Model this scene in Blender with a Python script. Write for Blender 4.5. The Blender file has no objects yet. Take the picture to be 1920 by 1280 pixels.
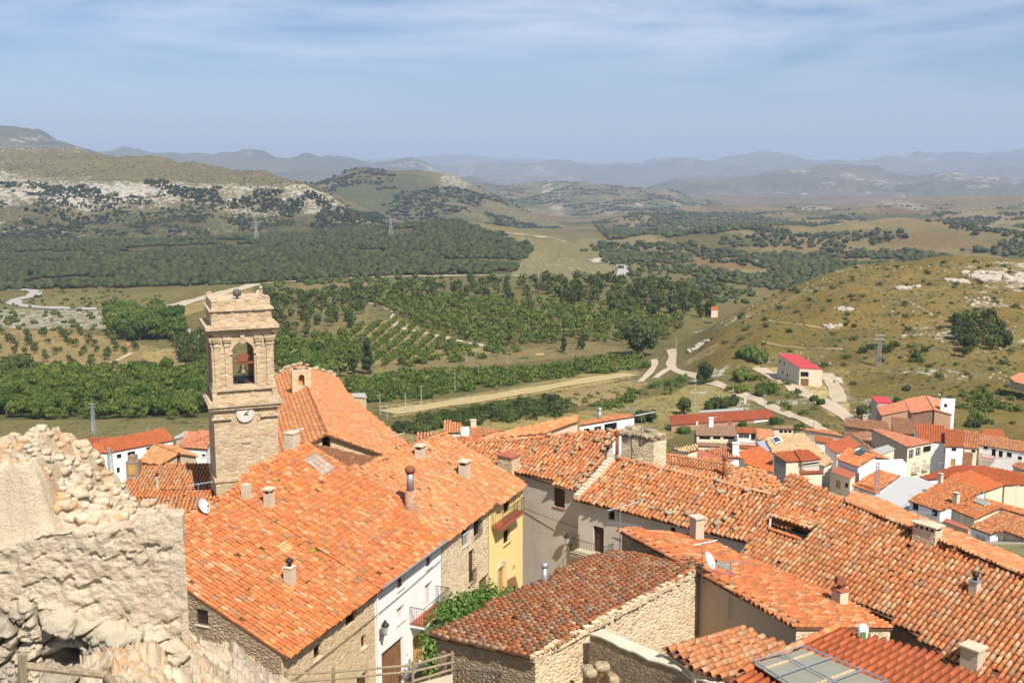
import bpy, math, random
import numpy as np
from mathutils import Vector, Matrix
rng = np.random.default_rng(7); random.seed(7)
SC = bpy.context.scene; COL = SC.collection
# ---------------------------------------------------------------- camera model (41 mm lens look-down over the village)
FPX = 2000.0; PITCH = math.atan((640 - 312) / FPX)
CF = np.array([0, math.cos(PITCH), -math.sin(PITCH)]); CU = np.array([0, math.sin(PITCH), math.cos(PITCH)]); CR = np.array([1.0, 0, 0])
def ray(px, py): return CF + CR * ((px - 960) / FPX) + CU * ((640 - py) / FPX)
def at_z(px, py, z): d = ray(px, py); return d * (z / d[2])
def at_d(px, py, D): d = ray(px, py); return d * (D / d[1])
def ratio(py):
    v = (640 - np.asarray(py, float)) / FPX
    return (-math.sin(PITCH) + math.cos(PITCH) * v) / (math.cos(PITCH) + math.sin(PITCH) * v)
def proj(P):
    d = P @ CF; return np.array([960 + FPX * (P @ CR) / d, 640 - FPX * (P @ CU) / d])
cam = bpy.data.cameras.new('camera'); camo = bpy.data.objects.new('camera', cam); COL.objects.link(camo)
cam.sensor_width = 36; cam.lens = 36 * FPX / 1920; cam.clip_start = .5; cam.clip_end = 60000
camo.rotation_euler = (math.pi / 2 - PITCH, 0, 0); SC.camera = camo

# ---------------------------------------------------------------- object helpers
def tag(o, label=None, cat=None, group=None, kind=None):
    if label: o['label'] = label
    if cat: o['category'] = cat
    if group: o['group'] = group
    if kind: o['kind'] = kind
    return o
def empty(name, loc, label, cat, group=None):
    o = bpy.data.objects.new(name, None); COL.objects.link(o); o.location = tuple(loc); o.empty_display_size = .3
    return tag(o, label, cat, group)
def link(name, me, parent=None):
    o = bpy.data.objects.new(name, me); COL.objects.link(o)
    if parent is not None:
        o.parent = parent
        L = Vector((0, 0, 0)); q = parent
        while q is not None: L += q.location; q = q.parent
        o.location = -L            # vertex data is in world metres
    return o
def box_uv(me):
    n = len(me.polygons); nl = len(me.loops)
    if nl == 0: return
    co = np.empty(len(me.vertices) * 3); me.vertices.foreach_get('co', co); co = co.reshape(-1, 3)
    nr = np.empty(n * 3); me.polygons.foreach_get('normal', nr); nr = nr.reshape(-1, 3)
    lt = np.empty(n, int); me.polygons.foreach_get('loop_total', lt)
    vi = np.empty(nl, int); me.loops.foreach_get('vertex_index', vi)
    N = np.repeat(nr, lt, axis=0); P = co[vi]
    h = np.hypot(N[:, 0], N[:, 1]); vert = h > .5
    hh = np.where(h > 1e-6, h, 1)
    u = np.where(vert, (-N[:, 1] * P[:, 0] + N[:, 0] * P[:, 1]) / hh, P[:, 0])
    v = np.where(vert, P[:, 2], P[:, 1])
    uv = me.uv_layers.new(name='uv'); a = np.stack([u, v], 1).astype(np.float32).ravel(); uv.data.foreach_set('uv', a)
class MB:
    def __init__(s): s.v = []; s.f = []
    def poly(s, pts):
        b = len(s.v); s.v += [tuple(p) for p in pts]; s.f.append(list(range(b, b + len(pts)))); return s
    def hexa(s, b4, t4):
        b = len(s.v); s.v += [tuple(p) for p in b4] + [tuple(p) for p in t4]
        s.f += [[b + 3, b + 2, b + 1, b], [b + 4, b + 5, b + 6, b + 7]] + [[b + i, b + (i + 1) % 4, b + 4 + (i + 1) % 4, b + 4 + i] for i in range(4)]
        return s
    def box(s, c, size, az=0.0):           # c = centre of the base, size = (along az-right, along az-forward, up)
        a = math.radians(az); r = np.array([math.cos(a), -math.sin(a), 0]); f = np.array([math.sin(a), math.cos(a), 0]); u = np.array([0, 0, size[2]])
        c = np.asarray(c, float); x, y = r * size[0] / 2, f * size[1] / 2
        b = [c - x - y, c + x - y, c + x + y, c - x + y]
        return s.hexa(b, [p + u for p in b])
    def tube(s, pts, r, n=6, cap=True):
        pts = [np.asarray(p, float) for p in pts]; R = r if hasattr(r, '__len__') else [r] * len(pts); b = len(s.v)
        for i, p in enumerate(pts):
            t = pts[min(i + 1, len(pts) - 1)] - pts[max(i - 1, 0)]; t = t / (np.linalg.norm(t) + 1e-9)
            a = np.cross(t, [0, 0, 1.0]) if abs(t[2]) < .9 else np.cross(t, [1.0, 0, 0]); a /= np.linalg.norm(a); c = np.cross(t, a)
            s.v += [tuple(p + R[i] * (a * math.cos(2 * math.pi * k / n) + c * math.sin(2 * math.pi * k / n))) for k in range(n)]
        for i in range(len(pts) - 1):
            s.f += [[b + i * n + k, b + i * n + (k + 1) % n, b + (i + 1) * n + (k + 1) % n, b + (i + 1) * n + k] for k in range(n)]
        if cap: s.f += [list(range(b + n - 1, b - 1, -1)), list(range(b + (len(pts) - 1) * n, b + len(pts) * n))]
        return s
    def lathe(s, c, prof, n=12):           # prof = [(radius, z)...] about a vertical axis through c
        return s.tube([np.asarray(c, float) + [0, 0, z] for _, z in prof], [r for r, _ in prof], n)
    def build(s, name, mat, parent=None, smooth=False, uv=True):
        me = bpy.data.meshes.new(name); me.from_pydata(s.v, [], s.f); me.update()
        if mat is not None: me.materials.append(mat)
        if uv: box_uv(me)
        if smooth: me.polygons.foreach_set('use_smooth', np.ones(len(me.polygons), bool))
        return link(name, me, parent)
def np_mesh(name, V, Q, mat=None, parent=None, smooth=False, attrs=None, uv=None, mesh_only=False):
    """V (n,3) float, Q (m,k) int faces of one size; attrs {name: (n,4)} point colours"""
    me = bpy.data.meshes.new(name); V = np.asarray(V, np.float32); Q = np.asarray(Q, np.int32); m, k = Q.shape
    me.vertices.add(len(V)); me.vertices.foreach_set('co', V.ravel())
    me.loops.add(m * k); me.loops.foreach_set('vertex_index', Q.ravel())
    me.polygons.add(m); me.polygons.foreach_set('loop_start', np.arange(m, dtype=np.int32) * k)
    try: me.polygons.foreach_set('loop_total', np.full(m, k, np.int32))
    except Exception: pass
    me.update(calc_edges=True)
    if smooth: me.polygons.foreach_set('use_smooth', np.ones(m, bool))
    for an, a in (attrs or {}).items():
        at = me.color_attributes.new(an, 'FLOAT_COLOR', 'POINT'); at.data.foreach_set('color', np.asarray(a, np.float32).ravel())
    if uv: box_uv(me)
    if mat is not None: me.materials.append(mat)
    return me if mesh_only else link(name, me, parent)
# ---------------------------------------------------------------- value noise (numpy)
_P = rng.permutation(4096)
def _h(ix, iy, iz=0): return _P[(_P[(_P[ix & 4095] + iy) & 4095] + iz) & 4095] / 4095.0
def vnoise(x, y, seed=0):
    x = np.asarray(x, float); y = np.asarray(y, float); ix = np.floor(x).astype(int); iy = np.floor(y).astype(int); fx = x - ix; fy = y - iy
    fx = fx * fx * (3 - 2 * fx); fy = fy * fy * (3 - 2 * fy)
    a = _h(ix, iy, seed); b = _h(ix + 1, iy, seed); c = _h(ix, iy + 1, seed); d = _h(ix + 1, iy + 1, seed)
    return (a + (b - a) * fx) * (1 - fy) + (c + (d - c) * fx) * fy
def fbm(x, y, o=4, seed=0, gain=.5):
    s = 0; a = 1; t = 0
    for i in range(o): s = s + a * vnoise(x * 2 ** i + 17.3 * i, y * 2 ** i - 9.1 * i, seed + i); t += a; a *= gain
    return s / t
def sstep(a, b, x): t = np.clip((x - a) / (b - a), 0, 1); return t * t * (3 - 2 * t)

def ico(sub):
    import bmesh
    b = bmesh.new(); bmesh.ops.create_icosphere(b, subdivisions=sub, radius=1.0); V = np.array([v.co[:] for v in b.verts]); F = np.array([[v.index for v in f.verts] for f in b.faces]); b.free(); return V, F
ICO1, ICO2, ICO3 = ico(1), ico(2), ico(3)
# ---------------------------------------------------------------- materials
class NT:
    def __init__(s, name):
        s.m = bpy.data.materials.new(name); s.m.use_nodes = True; s.t = s.m.node_tree; s.b = s.t.nodes['Principled BSDF']; s.out = s.t.nodes['Material Output']
        s.b.inputs['Roughness'].default_value = .9; s.b.inputs['Specular IOR Level'].default_value = .2
    def n(s, typ, **kw):
        nd = s.t.nodes.new(typ)
        for k, v in kw.items():
            if k in nd.inputs: nd.inputs[k].default_value = v
            else: setattr(nd, k, v)
        return nd
    def l(s, a, b): s.t.links.new(a, b)
    def coord(s, kind='Object', scale=(1, 1, 1)):
        tc = s.n('ShaderNodeTexCoord'); mp = s.n('ShaderNodeMapping'); mp.inputs['Scale'].default_value = scale; s.l(tc.outputs[kind], mp.inputs[0]); return mp.outputs[0]
    def geo(s, scale=1.0):
        g = s.n('ShaderNodeNewGeometry'); mp = s.n('ShaderNodeVectorMath', operation='SCALE'); mp.inputs['Scale'].default_value = scale; s.l(g.outputs['Position'], mp.inputs[0]); return mp.outputs[0]
    def noise(s, vec, scale, detail=4, rough=.55, out='Fac'):
        nd = s.n('ShaderNodeTexNoise', Scale=scale, Detail=detail, Roughness=rough); s.l(vec, nd.inputs['Vector']); return nd.outputs[out]
    def ramp(s, fac, stops, interp='LINEAR'):
        r = s.n('ShaderNodeValToRGB'); cr = r.color_ramp; cr.interpolation = interp
        while len(cr.elements) < len(stops): cr.elements.new(.5)
        for e, (p, c) in zip(cr.elements, stops): e.position = p; e.color = (c if hasattr(c, '__len__') else (c, c, c)) [:3] + (1,) if hasattr(c, '__len__') else (c, c, c, 1)
        s.l(fac, r.inputs[0]); return r.outputs[0]
    def mix(s, fac, a, b, mode='MIX'):
        m = s.n('ShaderNodeMix', data_type='RGBA', blend_type=mode)
        for sock, v in ((m.inputs[0], fac), (m.inputs[6], a), (m.inputs[7], b)):
            if hasattr(v, 'is_linked'): s.l(v, sock)
            elif hasattr(v, '__len__'): sock.default_value = tuple(v)[:3] + (1,)
            else: sock.default_value = v
        return m.outputs[2]
    def math(s, op, a, b=0.0):
        m = s.n('ShaderNodeMath', operation=op)
        for i, v in enumerate((a, b)):
            if hasattr(v, 'is_linked'): s.l(v, m.inputs[i])
            else: m.inputs[i].default_value = v
        return m.outputs[0]
    def bump(s, h, strength=.5, dist=.05):
        b = s.n('ShaderNodeBump', Strength=strength, Distance=dist); s.l(h, b.inputs['Height']); s.l(b.outputs[0], s.b.inputs['Normal']); return b
    def col(s, c):
        if hasattr(c, 'is_linked'): s.l(c, s.b.inputs['Base Color'])
        else: s.b.inputs['Base Color'].default_value = tuple(c)[:3] + (1,)
        return s.m
def m_tile(name='terracotta_tile', dirt=.35):
    s = NT(name); a = s.n('ShaderNodeAttribute', attribute_name='tint'); p = s.geo()
    n1 = s.noise(p, 9, 5, .6); c = s.mix(s.math('MULTIPLY', n1, .16), a.outputs['Color'], (.60, .36, .17))
    n2 = s.noise(p, 1.3, 5, .65); k = s.ramp(n2, [(.50, 0.0), (.72, 1.0)]); c = s.mix(s.math('MULTIPLY', k, dirt), c, (.20, .13, .075))
    n3 = s.noise(p, 30, 3, .6); k3 = s.ramp(n3, [(.60, 0.0), (.72, 1.0)]); c = s.mix(s.math('MULTIPLY', k3, .35), c, (.14, .11, .08))
    s.bump(n3, .35, .02); return s.col(c)
def m_stone(name, cols, mortar, scale=3.2, mort_w=.06, bump=.6, contrast=.55, stretch=1.9):
    s = NT(name); uv = s.coord('UV', (scale / stretch, scale, 1))
    wob = s.noise(uv, 2.2, 3, .5, 'Color'); v = s.mix(.12, uv, wob)
    vo = s.n('ShaderNodeTexVoronoi', Scale=1.0, Randomness=.85); s.l(v, vo.inputs['Vector'])
    ve = s.n('ShaderNodeTexVoronoi', Scale=1.0, Randomness=.85, feature='DISTANCE_TO_EDGE'); s.l(v, ve.inputs['Vector'])
    sep = s.n('ShaderNodeSeparateColor'); s.l(vo.outputs['Color'], sep.inputs[0])
    n = len(cols); c = s.ramp(sep.outputs[0], [(i / n, cols[i]) for i in range(n)], 'CONSTANT')
    fine = s.noise(uv, 7, 6, .65); c = s.mix(contrast, c, s.ramp(fine, [(.3, (.12, .09, .06)), (.55, (.5, .42, .32)), (.75, (.85, .78, .66))]), 'OVERLAY')
    big = s.noise(s.geo(), .35, 4, .6); c = s.mix(s.math('MULTIPLY', big, .35), c, mortar); st = s.noise(s.geo(), 1.1, 6, .7); c = s.mix(s.ramp(st, [(.50, 0.0), (.74, .55)]), c, (.20, .165, .115))
    e = s.ramp(ve.outputs['Distance'], [(0.0, 0.0), (mort_w, 0.0), (mort_w + .07, 1.0)])
    c = s.mix(e, mortar, c)
    h = s.math('ADD', s.ramp(ve.outputs['Distance'], [(0.0, 0.0), (.25, 1.0)]), s.math('MULTIPLY', fine, .5)); s.bump(h, bump, .08)
    return s.col(c)
def m_plaster(name, col, stain=(.30, .26, .2), amt=.35, bump=.25, sc=1.0, streak=0.0):
    s = NT(name); p = s.geo(); n1 = s.noise(p, .7 * sc, 6, .65); n2 = s.noise(p, 11 * sc, 4, .6)
    k = s.ramp(n1, [(.42, 0.0), (.75, 1.0)]); c = s.mix(s.math('MULTIPLY', k, amt), col, stain)
    if streak:
        uv = s.coord('UV', (5.0, .35, 1)); k2 = s.ramp(s.noise(uv, 1.0, 5, .65), [(.5, 0.0), (.8, 1.0)]); c = s.mix(s.math('MULTIPLY', k2, streak), c, stain)
    c = s.mix(s.math('MULTIPLY', n2, .18), c, tuple(x * .6 for x in col)); s.bump(s.math('ADD', n2, s.math('MULTIPLY', n1, 2.0)), bump, .03); return s.col(c)
def m_plain(name, col, rough=.6, metal=0.0, var=.25, sc=6.0):
    s = NT(name); s.b.inputs['Roughness'].default_value = rough; s.b.inputs['Metallic'].default_value = metal; p = s.geo(); n = s.noise(p, sc, 4, .6)
    return s.col(s.mix(s.math('MULTIPLY', n, var), col, tuple(x * .45 for x in col)))
def m_wood(name, col, grain=18.0):
    s = NT(name); s.b.inputs['Roughness'].default_value = .75; uv = s.coord('UV', (grain, 1.2, 1)); n = s.noise(uv, 1.0, 5, .6)
    c = s.ramp(n, [(.3, tuple(x * .5 for x in col)), (.55, col), (.8, tuple(min(1, x * 1.35) for x in col))]); s.bump(n, .3, .01); return s.col(c)
def m_glass(name, col=(.03, .035, .04), rough=.12):
    s = NT(name); s.b.inputs['Roughness'].default_value = rough; s.b.inputs['Specular IOR Level'].default_value = .5; p = s.geo(); n = s.noise(p, .9, 2, .5)
    return s.col(s.mix(n, col, tuple(x * 2.2 for x in col)))
def m_leaf(name, c0, c1, c2):
    s = NT(name); a = s.n('ShaderNodeAttribute', attribute_name='tint'); oi = s.n('ShaderNodeObjectInfo'); sep = s.n('ShaderNodeSeparateColor'); s.l(a.outputs['Color'], sep.inputs[0])
    f = s.math('ADD', s.math('MULTIPLY', sep.outputs[0], .55), s.math('MULTIPLY', oi.outputs['Random'], .48)); c = s.ramp(f, [(.1, c0), (.5, c1), (.95, c2)])
    s.b.inputs['Roughness'].default_value = .7
    tr = s.n('ShaderNodeBsdfTranslucent'); s.l(c, tr.inputs[0]); mx = s.n('ShaderNodeMixShader'); mx.inputs[0].default_value = .18
    s.col(c); s.l(s.b.outputs[0], mx.inputs[1]); s.l(tr.outputs[0], mx.inputs[2]); s.l(mx.outputs[0], s.out.inputs['Surface']); return s.m
def m_cover(name, sc=(.03, .14, .7), shrub=(.055, .068, .026), rock=(.60, .55, .47), amt=.7, bumpd=.25, light=.5, strata=3.0, bump=.6):
    """land cover colour held per vertex, broken up by world-space noise; the alpha of the colour is how much bare rock shows"""
    s = NT(name); a = s.n('ShaderNodeAttribute', attribute_name='cover'); p = s.geo(); c = a.outputs['Color']; w = a.outputs['Alpha']; s.b.inputs['Specular IOR Level'].default_value = .05; s.b.inputs['Roughness'].default_value = 1.0
    n1 = s.noise(p, sc[0], 6, .6); n2 = s.noise(p, sc[1], 6, .65); n3 = s.noise(p, sc[2], 5, .7)
    mp = s.n('ShaderNodeMapping'); mp.inputs['Scale'].default_value = (1, 1, strata); s.l(p, mp.inputs[0]); n4 = s.noise(mp.outputs[0], sc[1] * 1.7, 8, .72)
    c = s.mix(s.ramp(n2, [(.35, 0.0), (.70, light)]), c, s.mix(.55, c, (.52, .40, .22))); c = s.mix(s.ramp(n1, [(.42, 0.0), (.66, .55)]), c, s.mix(.6, c, (.15, .15, .06)))
    f = s.math('ADD', s.math('MULTIPLY', n3, .55), s.math('MULTIPLY', n2, .45)); c = s.mix(s.ramp(f, [(.505, 0.0), (.575, amt)]), c, shrub)
    g = s.math('ADD', s.math('ADD', s.math('MULTIPLY', n4, .6), s.math('MULTIPLY', n3, .4)), s.math('MULTIPLY', s.math('SUBTRACT', w, .5), .5)); rc = s.mix(s.ramp(n4, [(.35, 0.0), (.65, 1.0)]), tuple(x * .62 for x in rock), rock); c = s.mix(s.ramp(g, [(.50, 0.0), (.56, .92)]), c, rc)
    s.bump(s.math('ADD', s.math('MULTIPLY', n2, 1.5), s.math('ADD', n3, n4)), bump, bumpd); return s.col(c)
TILE = m_tile('terracotta_tile', .48); TILE2 = m_tile('weathered_tile', .75); TILE_NEW = m_tile('new_terracotta', .08)
DECK = m_plain('roof_deck_clay', (.16, .075, .04), .9); DARKWOOD = m_wood('dark_timber', (.10, .055, .03))  # deck clay kept dark: shade of the tile channels is in its colour
RUB = m_stone('pale_rubble', [(0.650, 0.510, 0.325), (0.719, 0.580, 0.394), (0.580, 0.429, 0.267), (0.742, 0.626, 0.441), (0.603, 0.429, 0.244), (0.673, 0.545, 0.383)], (0.638, 0.510, 0.336), 8.6, .01, .5, .45, 1.8)  # pale ochre stone mix with close-toned mortar
RUBW = m_stone('rubble_in_lime_mortar', [(0.638, 0.499, 0.325), (0.719, 0.592, 0.406), (0.568, 0.406, 0.244), (0.742, 0.638, 0.464)], (0.719, 0.592, 0.418), 7.2, .03, .5, .42, 1.7)
RUBD = m_stone('dark_rubble', [(0.454, 0.356, 0.248), (0.378, 0.297, 0.211), (0.508, 0.416, 0.297), (0.324, 0.259, 0.184), (0.464, 0.356, 0.238)], (0.302, 0.238, 0.167), 8.0, .015, .75, .5)
ASH = m_stone('tower_ashlar', [(0.555, 0.432, 0.280), (0.618, 0.496, 0.342), (0.470, 0.345, 0.211), (0.576, 0.464, 0.342), (0.640, 0.539, 0.405)], (0.448, 0.351, 0.239), 4.6, .012, .4, .48, 2.0)
WHITE = m_plaster('white_render', (.86, .85, .82), (.55, .53, .50), .2, .12, 1.0, .2)
WHITEB = m_plaster('bluish_white_render', (.70, .72, .78), (.50, .50, .52), .2, .12)
CREAM = m_plaster('cream_render', (.72, .62, .46), (.5, .42, .3), .25, .12, 1.0, .15)
YELLOW = m_plaster('yellow_render', (.80, .63, .27), (.6, .47, .24), .2, .12, 1.0, .15)
GREY = m_plaster('grey_render', (.60, .53, .45), (.38, .32, .26), .6, .4, .8, .5)
TAN = m_plaster('tan_render', (.46, .37, .27), (.34, .28, .21), .45, .35, .9, .35)
DGREY = m_plaster('dark_grey_render', (.20, .19, .19), (.13, .12, .12), .4, .2)
CONC = m_plaster('concrete', (.60, .50, .36), (.36, .30, .22), .5, .35, 2.0, .3)
PEACH = m_plaster('peach_render', (.70, .52, .38), (.5, .36, .26), .3, .15)
BRICK = m_stone('hollow_brick', [(.42, .19, .10), (.48, .23, .13), (.36, .15, .08)], (.42, .30, .22), 6, .03, .3, .25, 2.0)
FRAME = m_wood('brown_window_frame', (.14, .07, .035)); DOORW = m_wood('oak_door', (.42, .23, .09), 9); BROWN = m_wood('brown_garage_door', (.24, .12, .055), 7); OCHRE = m_wood('ochre_door', (.52, .30, .10), 7)
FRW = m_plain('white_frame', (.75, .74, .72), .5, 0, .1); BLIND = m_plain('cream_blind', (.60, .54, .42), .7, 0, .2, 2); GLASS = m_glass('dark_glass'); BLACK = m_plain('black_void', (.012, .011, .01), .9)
IRON = m_plain('wrought_iron', (.05, .045, .04), .55, .5); STEEL = m_plain('galvanised_steel', (.42, .44, .46), .45, .6, .3); SILL = m_plaster('cream_stone_sill', (.66, .58, .44), (.5, .42, .32), .3, .15, 3)
REDT = m_plain('red_floor_tile', (.42, .13, .07), .6, 0, .4, 3); CORR = m_plain('grey_fibre_cement', (.40, .39, .35), .9, 0, .5, 1.5); ZINC = m_plain('pale_metal_sheet', (.58, .57, .54), .55, .2, .25, .6)
REDMET = m_plain('red_sheet_roof', (.48, .055, .055), .5, 0, .2, .4); REDFLAT = m_plaster('red_waterproofing', (.40, .13, .075), (.26, .09, .06), .5, .2, .6)
POLE = m_plain('grey_pole', (.40, .39, .37), .7, 0, .3); RAILW = m_wood('weathered_rail', (.30, .23, .15)); LIME = m_plaster('lime_mortar', (.66, .57, .43), (.45, .37, .27), .4, .5, 3)
CLOCKF = m_plaster('clock_marble', (.62, .58, .50), (.45, .42, .36), .35, .05, 4); BRONZE = m_plain('bell_bronze', (.16, .13, .07), .5, .7, .4, 4); RUST = m_plain('rusty_iron', (.30, .11, .06), .8, .2, .5, 8)
LIMEST = m_stone('limestone_boulder', [(.44, .41, .36), (.50, .465, .41), (.38, .35, .30)], (.40, .36, .29), .9, .03, .8, .6, 1.3)
ROOFST = m_stone('lichened_roof_stone', [(.46, .37, .26), (.52, .44, .32), (.38, .31, .20), (.44, .38, .22)], (.36, .29, .19), 3.0, .03, .6, .6, 1.2)

PAL = {  # clay colours: (weight, colour)
 'orange': [(5, (0.514, 0.138, 0.038)), (3, (0.586, 0.188, 0.055)), (2.6, (0.442, 0.099, 0.029)), (1.6, (0.617, 0.276, 0.109)), (.9, (0.566, 0.365, 0.208)), (.6, (0.298, 0.128, 0.062)), (.4, (0.246, 0.177, 0.120)), (1, (0.545, 0.173, 0.065))],
 'pale':   [(4, (0.586, 0.197, 0.066)), (3, (0.606, 0.251, 0.104)), (2, (0.514, 0.148, 0.049)), (1.6, (0.586, 0.355, 0.192)), (1, (0.545, 0.232, 0.120)), (.4, (0.349, 0.197, 0.114))],
 'mixed':  [(4, (0.545, 0.173, 0.055)), (3, (0.473, 0.123, 0.038)), (2.4, (0.566, 0.305, 0.135)), (1.4, (0.545, 0.374, 0.229)), (1.2, (0.339, 0.148, 0.066)), (.7, (0.288, 0.197, 0.130)), (1, (0.483, 0.173, 0.075))],
 'old':    [(6, (0.640, 0.212, 0.065)), (2, (0.563, 0.329, 0.195)), (1.2, (0.466, 0.329, 0.221)), (1.2, (0.582, 0.424, 0.286)), (2.6, (0.679, 0.260, 0.086)), (.7, (0.339, 0.244, 0.169))],
 'darkold':[(2.8, (0.494, 0.143, 0.042)), (2, (0.380, 0.207, 0.104)), (1.6, (0.442, 0.286, 0.156)), (1.0, (0.298, 0.188, 0.109)), (2.2, (0.534, 0.173, 0.052))],
 'new':    [(5, (0.503, 0.113, 0.029)), (2, (0.545, 0.138, 0.042)), (1, (0.452, 0.093, 0.027))],
 'red':    [(5, (0.391, 0.074, 0.029)), (2, (0.432, 0.093, 0.038)), (1, (0.339, 0.065, 0.027))],
 'pink':   [(4, (0.534, 0.192, 0.104)), (2, (0.586, 0.257, 0.146)), (1, (0.463, 0.143, 0.078))],
 'brown':  [(3, (0.268, 0.113, 0.062)), (2, (0.319, 0.153, 0.088)), (1, (0.216, 0.099, 0.062)), (1, (0.371, 0.177, 0.094))],
 'cream':  [(4, (0.597, 0.404, 0.218)), (3, (0.637, 0.463, 0.281)), (1.5, (0.534, 0.325, 0.161)), (1, (0.442, 0.296, 0.177))],
 'taupe':  [(4, (0.401, 0.257, 0.172)), (2, (0.452, 0.316, 0.218)), (1.5, (0.339, 0.207, 0.140))],
 'sheet':  [(4, (0.463, 0.096, 0.027)), (1, (0.432, 0.087, 0.026))],
}
# ---------------------------------------------------------------- roof planes
class Plane:
    def __init__(s, A, e, g):
        s.A = np.asarray(A, float); s.e = e / np.linalg.norm(e); s.g = g / np.linalg.norm(g); s.n = np.cross(s.e, s.g)
        if s.n[2] < 0: s.n = -s.n
    def hit(s, px, py): d = ray(px, py); return d * ((s.A @ s.n) / (d @ s.n))
    def st(s, px, py): P = s.hit(px, py) - s.A; return (P @ s.e, P @ s.g)
    def pt(s, a, b, h=0.0): return s.A + s.e * a + s.g * b + s.n * h
    def z_at(s, x, y): return s.A[2] - ((x - s.A[0]) * s.n[0] + (y - s.A[1]) * s.n[1]) / s.n[2]
    def px(s, a, b): return tuple(proj(s.pt(a, b)))
    def az(s): return math.degrees(math.atan2(s.g[0], s.g[1]))
def plane_dir(e0, z, r0, pitch, hint):
    """eave point, its height, a pixel straight up-slope of it, the pitch; the compass turn follows"""
    A = at_z(*e0, z); N = np.cross(ray(*e0), ray(*r0)); ph = math.radians(pitch); k = -N[2] * math.tan(ph); r = math.hypot(N[0], N[1]); b = math.atan2(N[0], N[1]); best = None
    for sg in (1, -1):
        a = b + sg * math.acos(max(-1, min(1, k / r))); d = abs((math.degrees(a) - hint + 180) % 360 - 180)
        if best is None or d < best[0]: best = (d, a)
    a = best[1]; return Plane(A, np.array([math.cos(a), -math.sin(a), 0]), np.array([math.cos(ph) * math.sin(a), math.cos(ph) * math.cos(a), math.sin(ph)]))
def plane_eave(e0, e1, D, pitch, r0, z=None):
    """eave line through two pixels at one height; rises by pitch towards pixel r0"""
    if z is None: z = float(ratio(e0[1])) * D
    A = at_z(*e0, z); B = at_z(*e1, z); e = (B - A) / np.linalg.norm(B - A); h = np.array([-e[1], e[0], 0]); ph = math.radians(pitch); best = None
    for sg in (1, -1):
        P = Plane(A, e, h * sg * math.cos(ph) + np.array([0, 0, math.sin(ph)])); 
        s_, t_ = P.st(*r0)
        if (P.pt(s_, t_)[1] > 0) and t_ > 0 and (best is None or t_ < best[0]): best = (t_, P)
    return best[1] if best else P
def plane3(p1, p2, p3):
    n = np.cross(p2 - p1, p3 - p1); n /= np.linalg.norm(n)
    if n[2] < 0: n = -n
    e = np.cross(n, [0, 0, 1.0]); e = -e / np.linalg.norm(e); g = np.cross(n, e)
    if g[2] < 0: g = -g
    return Plane(p1, e, g)
def inside(S, T, poly):
    c = np.zeros(S.shape, bool); n = len(poly)
    for i in range(n):
        (x0, y0), (x1, y1) = poly[i], poly[(i + 1) % n]
        if y0 == y1: continue
        k = ((y0 > T) != (y1 > T)) & (S < (x1 - x0) * (T - y0) / (y1 - y0) + x0); c ^= k
    return c
def pick(pal, n):
    w = np.array([p[0] for p in PAL[pal]], float); c = np.array([p[1] for p in PAL[pal]])
    k = rng.choice(len(w), n, p=w / w.sum()); mean = (c * w[:, None]).sum(0) / w.sum(); o = (c[k] * .68 + mean * .32) * rng.uniform(.84, 1.14, (n, 1)) * rng.uniform(.95, 1.05, (n, 3))
    return np.concatenate([np.clip(o, 0, 1), np.ones((n, 1))], 1)
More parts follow.
